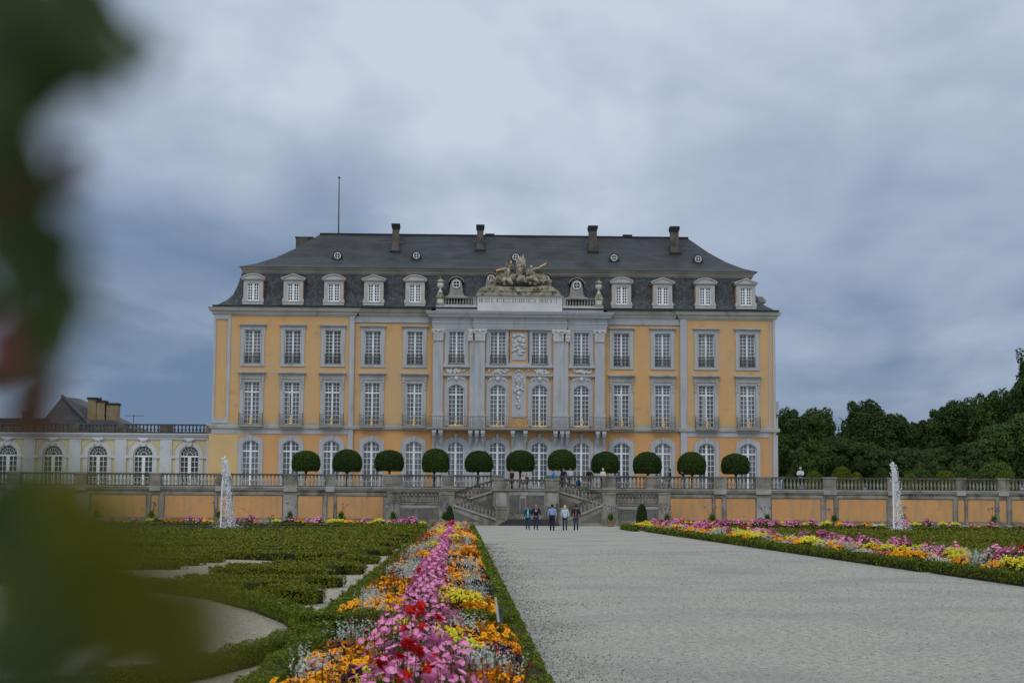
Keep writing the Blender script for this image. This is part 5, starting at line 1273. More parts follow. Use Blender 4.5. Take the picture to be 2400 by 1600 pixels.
ords = ['first', 'second', 'third', 'fourth', 'fifth', 'sixth', 'seventh', 'eighth', 'ninth', 'tenth', 'eleventh']
for k, (cx, tx_, hw, t, b) in enumerate(tops):
    if hasattr(t, '__len__'): continue
    x = P(tx_, 1110, TPY)[0]; zt, zb = P(cx, t, TPY)[2]-ZT, P(cx, b, TPY)[2]-ZT; R = hw*TPY/FPX; H = zt-zb
    root = empty('topiary_tree', (x, TPY, ZT)); 
    tag(root, 'dark clipped mushroom shaped tree, %s from the left in the terrace row' % ords[k], 'tree', 'row of clipped trees on the terrace')
    rd = random.Random(k); j = lambda: rd.uniform(-.06, .06)
    flat = rd.uniform(.9, 1.1)
    prof = [(.12, zb+.12), (R*.55, zb+.02+j()), (R*.86, zb+j()), (R*.98, zb+.16*H), (R*1.0, zb+.38*H), (R*.97, zb+.58*H+j()), (R*.84*flat**.3, zb+.77*H+j()), (R*.55, zb+.92*H), (R*.25, zb+.985*H), (0.01, zt)]
    V, F, I = shell(prof, 0, 11000, .055, .040, None, None, k); V = V+np.array([P(cx, 1080, TPY)[0]-x, 0, 0])
    npmesh('crown', V, F, ['yew_leaf' if k % 3 else 'yew_leaf_light', 'box_core'], I, root, (x, TPY, ZT))
    m = MB(); m.tube([(0, 0, -.05), (.02, 0, .5), (-.01, 0, zb+.3)], [.13, .10, .09], 8); m.tube([(0, 0, zb-.25), (.35, .1, zb+.2)], [.06, .04], 6); m.tube([(0, 0, zb-.2), (-.35, -.1, zb+.2)], [.06, .04], 6); m.build('trunk', 'bark', root, (x, TPY, ZT))
# clipped yews at the foot of the stairs
for px, hw, t, pr_, lab in ((1054, 11.5, 1184.5, [(.5, 0), (1, .12), (.96, .3), (.72, .6), (.42, .85), (.2, .96), (.02, 1)], 'small pointed clipped yew cone at the far end of the long flower bed'),
                            (1504, 12.2, 1182, [(.6, 0), (1, .1), (1, .35), (.9, .62), (.7, .86), (.45, .97), (.02, 1)], 'small round topped clipped yew column at the far right end of the gravel path')):
    Y = 119.5; p = P(px, 1210, Y); zt = P(px, t, Y)[2]; R = hw*Y/FPX
    V, F, I = shell([(a*R, b*zt) for a, b in pr_], 0, 6000, .035, .018, None, None, int(px))
    root = empty('yew_cone', (p[0], Y, 0)); tag(root, lab, 'shrub', 'clipped yews beside the path')
    npmesh('crown', V, F, ['yew_leaf', 'box_core'], I, root, (p[0], Y, 0)); m = MB(); m.tube([(0, 0, -.05), (0, 0, .3)], .06, 6); m.build('trunk', 'bark', root, (p[0], Y, 0))
# dome bushes and shrubs behind the right balustrade
for k, (px, t, hw, Y, lm, lab) in enumerate(((1907, 1104, 22, 150, 'box_leaf', 'low green dome bush just right of the standing man, left of the tallest dome'), (1973, 1093, 26, 150, 'box_leaf', 'largest clipped green dome behind the right balustrade'), (2008, 1107, 16, 149, 'box_leaf', 'small bright green dome right beside the largest dome'), (2066, 1096, 19, 150, 'yew_leaf_light', 'dark green dome left of the right fountain jet'),
                               (2132, 1109, 18, 150, 'box_leaf', 'low green dome right of the right fountain jet'), (2215, 1103, 26, 150, 'box_leaf', 'wide green dome left of the feathery shrub'), (2252, 1096, 32, 156, 'lime_leaf', 'feathery dark shrub behind the right balustrade'), (2160, 1103, 28, 156, 'lime_leaf', 'low feathery shrub behind the dome right of the jet'),
                               (2335, 1084, 40, 158, 'pale_leaf', 'bright yellow green shrub at the right edge behind the balustrade'), (2356, 1102, 24, 150, 'box_leaf', 'green dome in front of the yellow green shrub'), (1850, 1112, 16, 152, 'yew_leaf_light', 'low dark bush at the right corner of the palace'))):
    p = P(px, 1130, Y); zt = P(px, t, Y)[2]-ZT; R = hw*Y/FPX
    rough = lm in ('lime_leaf', 'pale_leaf')
    V, F, I = shell([(.9*R, 0), (R, .2*zt), (.95*R, .5*zt), (.75*R, .8*zt), (.4*R, .96*zt), (.02, zt)], 0, 5000, .10 if rough else .05, .16 if rough else .03, None, None, k+40)
    root = npmesh('clipped_bush' if not rough else 'shrub', V, F, [lm, 'box_core'], I, None, (p[0], Y, ZT)); tag(root, lab, 'bush', 'bushes behind the right balustrade')

# woodland edge at the right
def crown(seed, n=26000, squash=1.0):
    """unit crown: radius 1, height about 2, made of clumps of leaves"""
    r = np.random.default_rng(seed); K = 70; 
    d = r.normal(0, 1, (K, 3)); d /= np.linalg.norm(d, axis=1)[:, None]; rad = r.uniform(.45, .90, (K, 1)); cen = d*rad*np.array([.80, .80, .84])
    cen[:, 2] += 0; cr = r.uniform(.20, .34, K)
    i = r.integers(0, K, n); q = r.normal(0, 1, (n, 3)); q /= np.linalg.norm(q, axis=1)[:, None]; q[:, 2] = np.abs(q[:, 2])*np.where(r.random(n) < .75, 1, -1)
    C = cen[i]+q*cr[i][:, None]*r.uniform(.78, 1.03, (n, 1))
    # inner filling
    m_ = n//5; qi = r.normal(0, .28, (m_, 3)); qi = qi[np.linalg.norm(qi, axis=1) < .62]; C = np.concatenate([C, qi]); q = np.concatenate([q, qi*2])
    return C, q
crs = [crown(s) for s in (1, 2, 3, 4)]
def tree(px, t, hw, Y, k, lm, lab, low=1.5):
    p = P(px, 1130, Y); zt = P(px, t, Y)[2]-ZT; R = hw*Y/FPX; rd = random.Random(k*7+1)
    C, q = crs[k % 4]; hh = (zt-low)/2; S3 = np.array([R, R*.9, hh/.98]); a = rd.uniform(0, 6.28)
    Rm = np.array([[math.cos(a), -math.sin(a), 0], [math.sin(a), math.cos(a), 0], [0, 0, 1]])
    C2 = (C@Rm.T)*S3; C2[:, 2] += low+hh; C2[:, 0] += .25*R*np.sin(C2[:, 2]*.5+k); V, F = leaf_arrays(C2, q@Rm.T, .17, .4, .6)
    root = empty('broadleaf_tree', (p[0], Y, ZT)); tag(root, lab, 'tree', 'trees right of the palace')
    m = MB(); m.tube([(0, 0, -.5), (.1, 0, zt*.3), (-.1, .1, zt*.6), (0, 0, zt*.85)], [.4, .32, .2, .07], 8)
    for b in range(7):
        a = rd.uniform(0, 6.28); z = zt*rd.uniform(.25, .65); m.tube([(0, 0, z), (math.cos(a)*R*.35, math.sin(a)*R*.35, z+zt*.1), (math.cos(a)*R*.7, math.sin(a)*R*.7, z+zt*.18)], [.15, .1, .04], 5)
    m.build('trunk', 'bark', root, (p[0], Y, ZT)); npmesh('crown', V, F, lm, None, root, (p[0], Y, ZT))
TL = [(1812, 985, 52, 186, 'lime_leaf', 'leafy tree partly hidden by the right corner of the palace'), (1862, 952, 58, 188, 'oak_leaf', 'dark round tree next to the palace corner, second of the left clump'), (1918, 946, 60, 192, 'lime_leaf', 'tree with a twin pointed top in the left clump'), (2008, 926, 66, 196, 'oak_leaf', 'tallest dark tree in the left clump, above the largest dome bush'), (2066, 950, 62, 192, 'oak_leaf', 'broad dark tree sloping down at the right of the left clump'),
      (1892, 1025, 50, 178, 'lime_leaf', 'lower paler tree in front of the left clump behind the standing man'), (1960, 1020, 60, 180, 'oak_leaf', 'low dark tree in front of the left clump'), (2035, 1030, 60, 178, 'oak_leaf', 'low dark tree directly left of the right jet'), (2112, 990, 46, 200, 'oak_leaf', 'small far tree in the dip of the tree line'), (2158, 978, 50, 196, 'oak_leaf', 'ragged dark tree right of the dip in the tree line'), (2120, 1045, 60, 182, 'oak_leaf', 'low dark tree behind the right jet'),
      (2212, 946, 60, 192, 'lime_leaf', 'green tree on the rising slope of the tree line'), (2275, 915, 66, 190, 'oak_leaf', 'high dark tree left of the tallest tree at the right edge'), (2335, 905, 62, 186, 'lime_leaf', 'green tree tucked under the tallest tree at the right edge'), (2412, 800, 62, 184, 'oak_leaf', 'tallest tree, cut by the right edge of the picture'), (2385, 960, 80, 178, 'lime_leaf', 'lower green tree in front of the tallest tree'),
      (2200, 1040, 70, 180, 'oak_leaf', 'low dark tree behind the wide dome'), (2280, 1030, 70, 178, 'oak_leaf', 'low dark tree behind the feathery shrub'), (2470, 850, 90, 182, 'oak_leaf', None), (2550, 880, 90, 182, 'lime_leaf', None)]
for k, (px, t, hw, Y, lm, lab) in enumerate(TL): tree(px, t, hw*1.12, Y, k, lm, lab or 'tree standing beyond the right edge of the picture', .2 if t > 1000 else 1.0)

# agapanthus tubs
tub = None
tubs = [(354.6, 1197, 131), (513, 1197, 131), (680, 1198, 131), (800, 1196, 131), (921, 1199, 131), (1041, 1199, 128), (1431.5, 1201, 128.2), (1563, 1201, 131), (1669.6, 1201, 131), (1798.5, 1200, 131), (1955.5, 1202, 131), (2117, 1203, 131), (2330, 1205, 131), (226, 1197, 131)]
wh = ['third from the left', 'behind the left jet', 'under the pier right of the left jet', 'left of the wide orange panel by the stairs', 'in front of the left landing of the stairs', 'half hidden by the pointed yew', 'standing alone on gravel right of the stairs', 'right of the round topped yew', 'in front of the narrow panel right of the stairs', 'under the broad pier right of the stairs', 'left of the right jet', 'behind the spray of the right jet', 'furthest right', 'second from the left, behind the blurred shrub']
for k, (px, t, Y) in enumerate(tubs):
    p = P(px, 1215, Y); rd = random.Random(k); top = P(px, t, Y)[2]
    root = empty('agapanthus_tub', (p[0], Y, 0)); tag(root, 'leafy tub with violet flowers, %s' % wh[k], 'potted plant', 'agapanthus tubs along the terrace wall')
    m = MB(); m.lathe((0, 0, 0), [(.22, 0), (.27, .05), (.33, .36), (.37, .38), (.37, .46), (.31, .46), (.30, .40)], 14); m.build('pot', 'terracotta', root, (p[0], Y, 0), smooth=False)
    V = []; F = []; n = 0; zc_ = top-.15
    for q in range(230):
        a = rd.uniform(0, 6.28); ln = rd.uniform(.40, .68); w_ = .030; e = rd.uniform(.15, 1.35)
        pts = []
        for s in range(5):
            u = s/4; r_ = ln*(u*math.sin(e)*1.1); z = .42+ln*1.25*(u*math.cos(e)+u*(1-u)*.9*math.sin(e))-.25*u*u*math.sin(e); pts.append((math.cos(a)*r_, math.sin(a)*r_, z))
        sx_, sy_ = -math.sin(a), math.cos(a)
        for s in range(5):
            ww = w_*(1-.8*s/4); V += [(pts[s][0]-sx_*ww, pts[s][1]-sy_*ww, pts[s][2]), (pts[s][0]+sx_*ww, pts[s][1]+sy_*ww, pts[s][2])]
        F += [(n+2*s, n+2*s+1, n+2*s+3, n+2*s+2) for s in range(4)]; n += 10
    npmesh('strap_leaves', V, F, 'strap_leaf', None, root, (p[0], Y, 0))
    m = MB(); fl = []
    for q in range(rd.randint(3, 6)):
        a = rd.uniform(-.9, .9); h = rd.uniform(1.35, 1.72); x = math.sin(a)*.7; y = rd.uniform(-.3, .3); m.tube([(0, 0, .5), (x*.5, y*.5, 1.0), (x, y, h)], .012, 3, cap=False); fl.append((x, y, h))
    m.build('stems', 'stem', root, (p[0], Y, 0))
    C = np.concatenate([np.array(f)+rng.normal(0, 1, (34, 3))*np.array([.055, .055, .04]) for f in fl]); V, F = leaf_arrays(C, rng.normal(0, 1, C.shape), .03, .8, .6); npmesh('flower_heads', V, F, 'violet', None, root, (p[0], Y, 0))

# ------------------------------------------------------------------ FLOWERS
def petals(n, w_, r0=0, tip=0, lift=.2, z=0, wid=.7):
    V = []; F = []
    for i in range(n):
        a = 2*math.pi*i/n; c, s = math.cos(a), math.sin(a)
        for (x, y, zz) in ((r0, 0, z), (wid, -w_, z+lift), (1, 0, z+tip), (wid, w_, z+lift)): V.append((x*c-y*s, x*s+y*c, zz))
        F.append((4*i, 4*i+1, 4*i+2, 4*i+3))
    return np.array(V, float), np.array(F)
def blob(n, r, z0=0):
    q = np.random.default_rng(3).normal(0, 1, (n, 3)); q /= np.linalg.norm(q, axis=1)[:, None]; q[:, 2] = np.abs(q[:, 2])
    st_ = rng.bit_generator.state; V, F = leaf_arrays(q*r*.8+np.array([0, 0, z0]), q, r*.55, .3, .8); rng.bit_generator.state = st_
    return V, F
def combine(*parts):
    V = []; F = []; I = []; n = 0
    for (v, f), mi in parts: V.append(v); F.append(f+n); I.append(np.full(len(f), mi)); n += len(v)
    return np.concatenate(V), np.concatenate(F), np.concatenate(I)
T_ = {
 'mallow': combine((petals(5, .55, .05, .30, .28), 0), (petals(4, .1, 0, .1, .08, .05, .15), 1)),
 'daisy': combine((petals(9, .24, .1, -.12, .02), 0), (blob(7, .26, .05), 1)),
 'button': combine((blob(14, .95), 0)),
 'dahlia': combine((petals(9, .34, .1, .1, .12), 0), (petals(8, .3, .05, .45, .35, .1, .55), 0), (petals(5, .25, 0, .5, .45, .3, .35), 0)),
 'ball': combine((blob(12, .9), 0)),
 'flat': combine((petals(5, .5, .05, .05, .08), 0)),
}
def inst(tpl, C, N, size, r):
    V0, F0, I0 = tpl; n = len(C); N = N/(np.linalg.norm(N, axis=1)[:, None]+1e-9); A = np.cross(N, r.normal(0, 1, (n, 3))); A /= np.linalg.norm(A, axis=1)[:, None]+1e-9; B = np.cross(N, A)
    s = (size*r.uniform(.75, 1.2, n))[:, None, None]
    V = C[:, None, :]+s*(V0[None, :, 0:1]*A[:, None, :]+V0[None, :, 1:2]*B[:, None, :]+V0[None, :, 2:3]*N[:, None, :])
    F = F0[None]+(np.arange(n)*len(V0))[:, None, None]
    return V.reshape(-1, 3), F.reshape(-1, F0.shape[1]), np.tile(I0, n)
#        template petal centre leaf      h    R    nfl size  dome nleaf
KIND = {
 'pink_mallow': ('mallow', 'pink', 'white_petal', 'plant_leaf', .60, .29, 50, .031, .34, 240),
 'orange_coneflower': ('daisy', 'orange', 'seed', 'plant_leaf', .40, .30, 46, .034, .14, 150),
 'yellow_chrysanthemum': ('button', 'yellow', 'yellow', 'plant_leaf', .46, .26, 90, .019, .12, 130),
 'silver_sage': ('spike', 'grey_leaf', 'grey_leaf', 'plant_leaf', .46, .20, 15, .02, .2, 40),
 'dark_heliotrope': ('button', 'dark_purple', 'dark_purple', 'plant_leaf', .34, .26, 60, .028, .13, 110),
 'red_dahlia': ('dahlia', 'red', 'red', 'plant_leaf', .66, .20, 4, .055, .16, 130),
 'red_pincushion': ('ball', 'dark_red', 'dark_red', 'plant_leaf', .56, .26, 12, .017, .14, 60),
 'coral_zinnia': ('flat', 'coral', 'coral', 'plant_leaf', .36, .22, 40, .024, .14, 110),
 'white_verbena': ('flat', 'white_petal', 'white_petal', 'plant_leaf', .30, .28, 90, .016, .08, 80),
 'blue_salvia': ('spike', 'violet', 'violet', 'plant_leaf', .50, .16, 8, .015, .14, 60),
}
def plant_mesh(kind, lod, seed):
    tp, pm, cm, lm, h, R, nf, sz, dome, nl = KIND[kind]; r = np.random.default_rng(seed*31+lod)
    f = (1, .55, .32)[lod]; g = (1, 1.3, 1.65)[lod]
    if kind == 'red_dahlia': g = 1.0; f = 1.0; nf = max(4, int(nf*f)); nl = int(nl*f)
    a = r.random(nf)*2*np.pi; q = np.sqrt(r.random(nf)); X = q*R*np.cos(a); Yv = q*R*np.sin(a); Z = h-dome*q**2+r.normal(0, .03, nf)
    C = np.stack([X, Yv, Z], 1); N = np.stack([X/R*.9, Yv/R*.9-.35, np.full(nf, .8)], 1)+r.normal(0, .3, (nf, 3))
    parts = []
    if tp == 'spike':
        for i in range(nf):
            k = int(22*f)+5; t = r.random(k); hh = h*r.uniform(.75, 1.1); tilt = r.normal(0, .10, 2); sp = .030*(1-t*.75)
            P_ = np.stack([X[i]*.8+tilt[0]*t*hh+r.normal(0, 1, k)*sp, Yv[i]*.8+tilt[1]*t*hh+r.normal(0, 1, k)*sp, .12+t*hh*.85], 1)
            v, f_ = leaf_arrays(P_, r.normal(0, 1, (k, 3)), .019*g*(1.2-.5*t), .5, .45); parts.append((v, f_, np.zeros(k, int)))
        k = int(60*f); P_ = np.stack([r.normal(0, R*.5, k), r.normal(0, R*.5, k), r.uniform(.05, h*.5, k)], 1); v, f_ = leaf_arrays(P_, r.normal(0, 1, (k, 3))+np.array([0, 0, .5]), .03*g, .5, .4); parts.append((v, f_, np.zeros(k, int)))
    else:
        parts.append(inst(T_[tp], C, N, sz*g, r))
    if lod < 2 and tp != 'spike':   # stems as thin blades
        k = len(C); b = np.stack([X*.5, Yv*.5, np.full(k, .05)], 1); w_ = np.array([.0035, 0, 0]); V = np.stack([b-w_, b+w_, C+w_-[0, 0, .01], C-w_-[0, 0, .01]], 1).reshape(-1, 3); parts.append((V, np.arange(4*k).reshape(k, 4), np.full(k, 2)))
    a = r.random(nl)*2*np.pi; q = np.sqrt(r.random(nl)); zt = (h-.05-dome*q**2)*(.25+.72*r.random(nl)**.6) if kind != 'red_pincushion' else h*.5*r.random(nl)
    L_ = np.stack([q*R*np.cos(a), q*R*np.sin(a), zt], 1); v, f_ = leaf_arrays(L_, np.stack([np.cos(a), np.sin(a), np.full(nl, .8)], 1), .030*g, .6, .45); parts.append((v, f_, np.full(nl, 2)))
    n = 0; Vs, Fs, Is = [], [], []
    for v, f_, i in parts: Vs.append(v); Fs.append(f_+n); Is.append(i); n += len(v)
    return np.concatenate(Vs), np.concatenate(Fs), np.concatenate(Is), [pm, cm, lm]
PM = {}
def get_pm(kind, lod, v):
    if (kind, lod, v) not in PM:
        V, F, I, ms = plant_mesh(kind, lod, v); order = [ms[0], ms[1], ms[2]]
        me_o = npmesh(kind, V, F, order, I); me = me_o.data; COL.objects.unlink(me_o); bpy.data.objects.remove(me_o); PM[(kind, lod, v)] = (me, V, F, I, order)
    return PM[(kind, lod, v)]
WORDS = {'pink_mallow': 'pink mallow', 'orange_coneflower': 'orange coneflower', 'yellow_chrysanthemum': 'yellow button flowered', 'silver_sage': 'silvery woolly spiked', 'dark_heliotrope': 'dark heliotrope', 'red_dahlia': 'tall red dahlia', 'red_pincushion': 'dark red pincushion', 'coral_zinnia': 'coral pink zinnia', 'white_verbena': 'low white flowering', 'blue_salvia': 'violet blue salvia'}
BEDW = {'long': 'in the long bed left of the gravel path', 'near': 'in the nearest bed', 'right': 'in the bed right of the gravel path', 'fl': 'under the left terrace wall', 'fr': 'under the right terrace wall'}
plants = []   # (distance, kind, bed, x, y, scale)
rd = random.Random(21)
def bed(bedname, rows, y0, y1, sp):
    y = y0
    while y < y1:
        for x, kinds in rows:
            ks, ws = zip(*kinds); kd = rd.choices(ks, ws)[0]
            # plants of one kind are set out in drifts
            cell = (int(y*.55+x*1.7), round(x*2)); rr_ = random.Random(cell[0]*131+cell[1]*17+len(bedname)*7); kd = rr_.choices(ks, ws)[0] if rd.random() < .8 else kd
            plants.append((math.hypot(x, y), kd, bedname, x+rd.uniform(-.09, .09), y+rd.uniform(-.15, .15), rd.uniform(.85, 1.15)))
        y += sp
O, Ye, Si, Da, Re, Pi, Co, Wh, Bl, Rp = 'orange_coneflower', 'yellow_chrysanthemum', 'silver_sage', 'dark_heliotrope', 'red_dahlia', 'pink_mallow', 'coral_zinnia', 'white_verbena', 'blue_salvia', 'red_pincushion'
outer = [(O, 4), (Si, 4), (Rp, 1.5), (Co, .8), (Da, .8), (Wh, .4)]; mid = [(O, 6), (Si, 3), (Ye, .4), (Da, 1.1), (Rp, .4)]; cen = [(Pi, 10), (Re, .5), (Bl, .7)]
rows = [(-1.20, outer), (-.92, mid), (-.50, cen), (-.12, mid), (.20, outer)]
bed('long', rows, 20.1, 30, .42); bed('long', rows, 30, 60, .56); bed('long', rows, 60, 111, .85)
def put(kd, x, y, s=1.0, b='near'): plants.append((math.hypot(x, y), kd, b, x, y, s))
bed('near', [(-1.16, outer), (-.85, mid), (-.5, cen), (-.12, mid), (.20, outer)], 7.2, 9.4, .42)
NEAR = {O: ((640, 1000), (560, 1030), (700, 1070), (480, 1080), (830, 990), (800, 1110), (620, 1180), (720, 1150), (860, 1190), (1780, 870), (1880, 900), (1720, 960), (1900, 990), (1960, 1010), (1820, 1000), (1400, 890), (1500, 920), (1340, 900), (1560, 1260), (1640, 1290), (1740, 1270), (1850, 1250), (1950, 1280), (2040, 1320), (250, 1300), (330, 1280), (430, 1300), (540, 1230), (300, 1340)),
 Ye: ((980, 880), (1040, 870), (960, 940), (1290, 920), (1360, 950), (1440, 980), (880, 1280), (980, 1270), (1100, 1265), (1230, 1270)),
 Si: ((310, 1110), (370, 1150), (330, 1200), (580, 880), (640, 890), (700, 900), (1480, 1070), (1560, 1090), (1620, 1080), (1500, 1150), (1700, 1110), (1980, 1180), (2080, 1170), (1830, 1120), (1450, 820), (1530, 830), (1590, 850), (880, 1060)),
 Da: ((1520, 950), (1590, 980), (1780, 1090), (1900, 1100), (1970, 1120), (560, 1060), (600, 1090), (620, 1260), (720, 1270), (1860, 1310), (540, 1320)),
 Pi: ((1180, 640), (1270, 630), (1080, 720), (1200, 710), (1330, 700), (1000, 780), (1120, 760), (1350, 780), (860, 850), (930, 870), (960, 960), (1050, 940), (1150, 960), (1200, 930), (1080, 1030), (1250, 1010), (1350, 1000), (1420, 1050), (1180, 1080), (1300, 1120), (960, 1160), (1200, 1160), (1330, 1190), (1440, 1180), (900, 1240), (1400, 1260), (1350, 1300)),
 Re: ((1150, 790), (1185, 800), (1100, 1050), (1080, 1120), (1030, 1130)), Co: ((460, 1130), (1740, 1120), (1550, 1060), (350, 1210)),
 Rp: ((640, 880), (740, 820), (1890, 1090), (1940, 1110), (430, 1190), (1650, 1200), (2000, 1210), (850, 960)), Bl: ((1110, 960), (1210, 970), (1250, 1010), (1040, 1050), (1310, 1000), (1340, 850), (1260, 870))}
for kd, pts in NEAR.items():
    hh_ = KIND[kd][4]
    for zx, zy in pts:
        g_ = G(640+zx/3.36, 1200+zy/3.36+4, hh_); put(kd, min(.30, max(-1.26, g_[0])), g_[1]-.05, 1.0)
put(Ye, -.1, 20.6, 1.1, 'long'); put(Ye, .05, 20.9, 1.1, 'long'); put(Ye, -.25, 21.3, 1.1, 'long'); put(O, -1.0, 20.4, 1.1, 'long'); put(O, -.75, 20.5, 1.1, 'long'); put(O, .15, 20.3, 1.0, 'long')
rlow = [(O, 3.4), (Ye, .9), (Wh, 1.5), (Co, 1.4), (Si, 2.6)]; rmid = [(Ye, .9), (O, 2.8), (Si, 2.2), (Pi, .5), (Co, 1), (Rp, .4)]; rhi = [(Pi, 1.5), (Re, .6), (Ye, .7), (Si, 1.6), (O, 1.4), (Da, 1), (Rp, 1)]
rr2 = [(12.5, rlow), (12.95, rmid), (13.4, rhi), (13.95, rhi)]
bed('right', rr2, 29, 60, .62); bed('right', rr2, 60, 113, .9)
ff = [(Pi, 3), (Ye, 2.4), (O, 1.8), (Wh, 1.6), (Co, 1.2), (Re, .7), (Da, .5), (Rp, 1)]
for bn, x0, x1 in (('fl', -46, -2.6), ('fr', 15.2, 50)):
    x = x0
    while x < x1:
        for yy in (115.0, 116.1):
            if rd.random() < .82: plants.append((math.hypot(x, yy), rd.choices(*zip(*ff))[0], bn, x+rd.uniform(-.2, .2), yy, rd.uniform(.85, 1.3)))
        x += .72
for x in np.arange(12.6, 24, .5):
    plants.append((115, rd.choices([Pi, Re, O, Ye], [6, 1, 1, 1])[0], 'fr', x, 113.4+rd.uniform(-.5, .5), 1.15))
plants.sort(key=lambda q: q[0]); cnt = {}; rest = []
for d_, kd, b_, x, y, s in plants:
    if b_ == 'long' and kd == Pi and y > 30: s *= .85
    lod = 0 if y < 27 else (1 if y < 55 else 2); v = rd.randrange(4 if lod < 2 else 3)
    me, V, F, I, ms = get_pm(kd, lod, v); a = rd.uniform(0, 6.28)
    cnt[kd] = cnt.get(kd, 0)+1
    sx_ = s*(1 if lod < 2 else 1.25)
    if cnt[kd] <= 290:
        o = bpy.data.objects.new(kd, me); COL.objects.link(o); o.location = (x, y, .03); o.rotation_euler = (0, 0, a); o.scale = (sx_, sx_, s)
        if b_ in ('long', 'near'): sd_ = 'left side' if x < -.7 else ('middle' if x < -.3 else 'right side')
        else: sd_ = 'path side' if x < 13.1 else 'far side'
        dp_ = 'just behind the cross hedge' if y < 30 else ('halfway along' if y < 60 else 'at the far end')
        if b_ == 'near': lb = '%s plant, %s of the nearest bed, %s' % (WORDS[kd], sd_, 'at the bottom of the picture' if y < 12 else 'in front of the cross hedge')
        elif b_ == 'long': lb = '%s plant, %s of the long bed, %s' % (WORDS[kd], sd_, dp_)
        elif b_ == 'right': lb = '%s plant, %s of the right bed, %s' % (WORDS[kd], sd_, 'near end' if y < 45 else ('halfway along' if y < 75 else 'far end'))
        elif b_ == 'fl': lb = '%s plant under the left terrace wall, %s' % (WORDS[kd], 'left of the fountain jet' if x < lf[0] else 'right of the fountain jet')
        else: lb = '%s plant under the right terrace wall, %s' % (WORDS[kd], 'left of the fountain jet' if x < rf[0] else 'right of the fountain jet')
        tag(o, lb, 'flower', '%s plants %s' % (WORDS[kd], BEDW[b_]))
    else:
        Rm = np.array([[math.cos(a), -math.sin(a), 0], [math.sin(a), math.cos(a), 0], [0, 0, 1]]); rest.append((kd, (V@Rm.T)*np.array([sx_, sx_, s])+np.array([x, y, .03]), F, I, ms))
for kd in {q[0] for q in rest}:
    L_ = [q for q in rest if q[0] == kd]; o = merge('flower_planting', [(q[1], q[2], q[3]) for q in L_], L_[0][4]); tag(o, 'farthest %s plants massed at the ends of the beds' % WORDS[kd], 'flower', kind='stuff')
print('PLANTS', cnt)
# leaning metal stake and dark post in the bed
m = MB(); a, b = G(1175, 1452+20, .05), P(1162, 1398, 19.0)
p0 = P(1169, 1456, 18.4); p1 = P(1161.5, 1397, 18.4); m.tube([(p0[0], 18.4, p0[2]-.1), p1], [.012, .012], 6)
for k in range(22):
    q = Vector((p0[0], 18.4, p0[2])).lerp(p1, k/22); m.box(q[0]-.016, q[0]+.010, 18.385, 18.39, q[2], q[2]+.007, 1)
sk = m.build('plant_stake', ['iron', 'white']); tag(sk, 'thin leaning white speckled metal stake in front of the cross hedge', 'stake')
a, b = P(1168, 1424, 19.15), P(1179, 1452, 19.15); m = MB(); m.box(a[0], b[0], 19.15, 19.25, 0.0, a[2]); m.box(a[0]+.015, b[0]-.01, 19.13, 19.15, a[2]-.02, a[2]+.005); pk = m.build('marker_post', 'iron'); tag(pk, 'short dark grey marker post beside the leaning stake', 'post')
# litter on the gravel
C = []; 
for k in range(900): C.append((rd.uniform(.85, 11.5)*1.0, rd.uniform(11, 70)**1.0, .008))
for k in range(500): C.append((.85+abs(rd.gauss(0, .5)), rd.uniform(11, 60), .008))
for k in range(260): C.append((rd.uniform(-9, -1.9), rd.uniform(14, 30), .012))
V, F = leaf_arrays(np.array(C), np.tile([0, 0, 1.0], (len(C), 1)), .011, .25, .45); M['litter'] = mat('dry leaf litter', (.10, .075, .05), None, 1, .9, island=((.17, .13, .09), 0, 1))
def grains(n, x0, x1, y0, y1, col, sz, z):
    r = np.random.default_rng(int(x0*7+n)); y = y0*(y1/y0)**r.random(n); C_ = np.stack([r.uniform(x0, x1, n), y, np.full(n, z)], 1); return leaf_arrays(C_, np.tile([0, -.25, 1.0], (n, 1)), sz*np.sqrt(y/y0), .35, .75)
M['pebble'] = mat('loose pebbles', (.20, .19, .165), None, 1, .9, island=((.47, .455, .41), 0, 1))
ga, gb = grains(60000, .8, 11.8, 11, 60, None, .0065, .006), grains(30000, -9, -1.8, 13, 34, None, .0065, .010)
rq = np.random.default_rng(8); n_ = 9000; yy_ = 11*(70/11)**rq.random(n_); cl_ = .5+.5*np.sin(yy_*1.9)*np.sin(yy_*.7+1); xx_ = .80+np.abs(rq.normal(0, .22+.5*cl_, n_)); kk_ = rq.random(n_) < (.35+.65*cl_)
Cd = np.stack([xx_, yy_, np.full(n_, .007)], 1)[kk_]; dv, df = leaf_arrays(Cd, np.tile([0, -.25, 1.0], (len(Cd), 1)), .008*np.sqrt(Cd[:, 1]/11), .35, .75); M['dirt'] = mat('dark grit', (.05, .045, .035), None, 1, 1, island=((.14, .12, .09), 0, 1))
dt = npmesh('dark_grit', dv, df, 'dirt'); tag(dt, 'dark grit washed out along the hedge foot', 'grit', kind='stuff')
pb = merge('loose_pebbles', [(ga[0], ga[1], np.zeros(len(ga[1]), int)), (gb[0], gb[1], np.zeros(len(gb[1]), int))], 'pebble'); tag(pb, 'loose light and dark pebbles on the gravel', 'pebbles', kind='stuff')
lt = npmesh('leaf_litter', V, F, 'litter'); tag(lt, 'scattered dry leaves and petals on the gravel', 'leaf litter', kind='stuff')
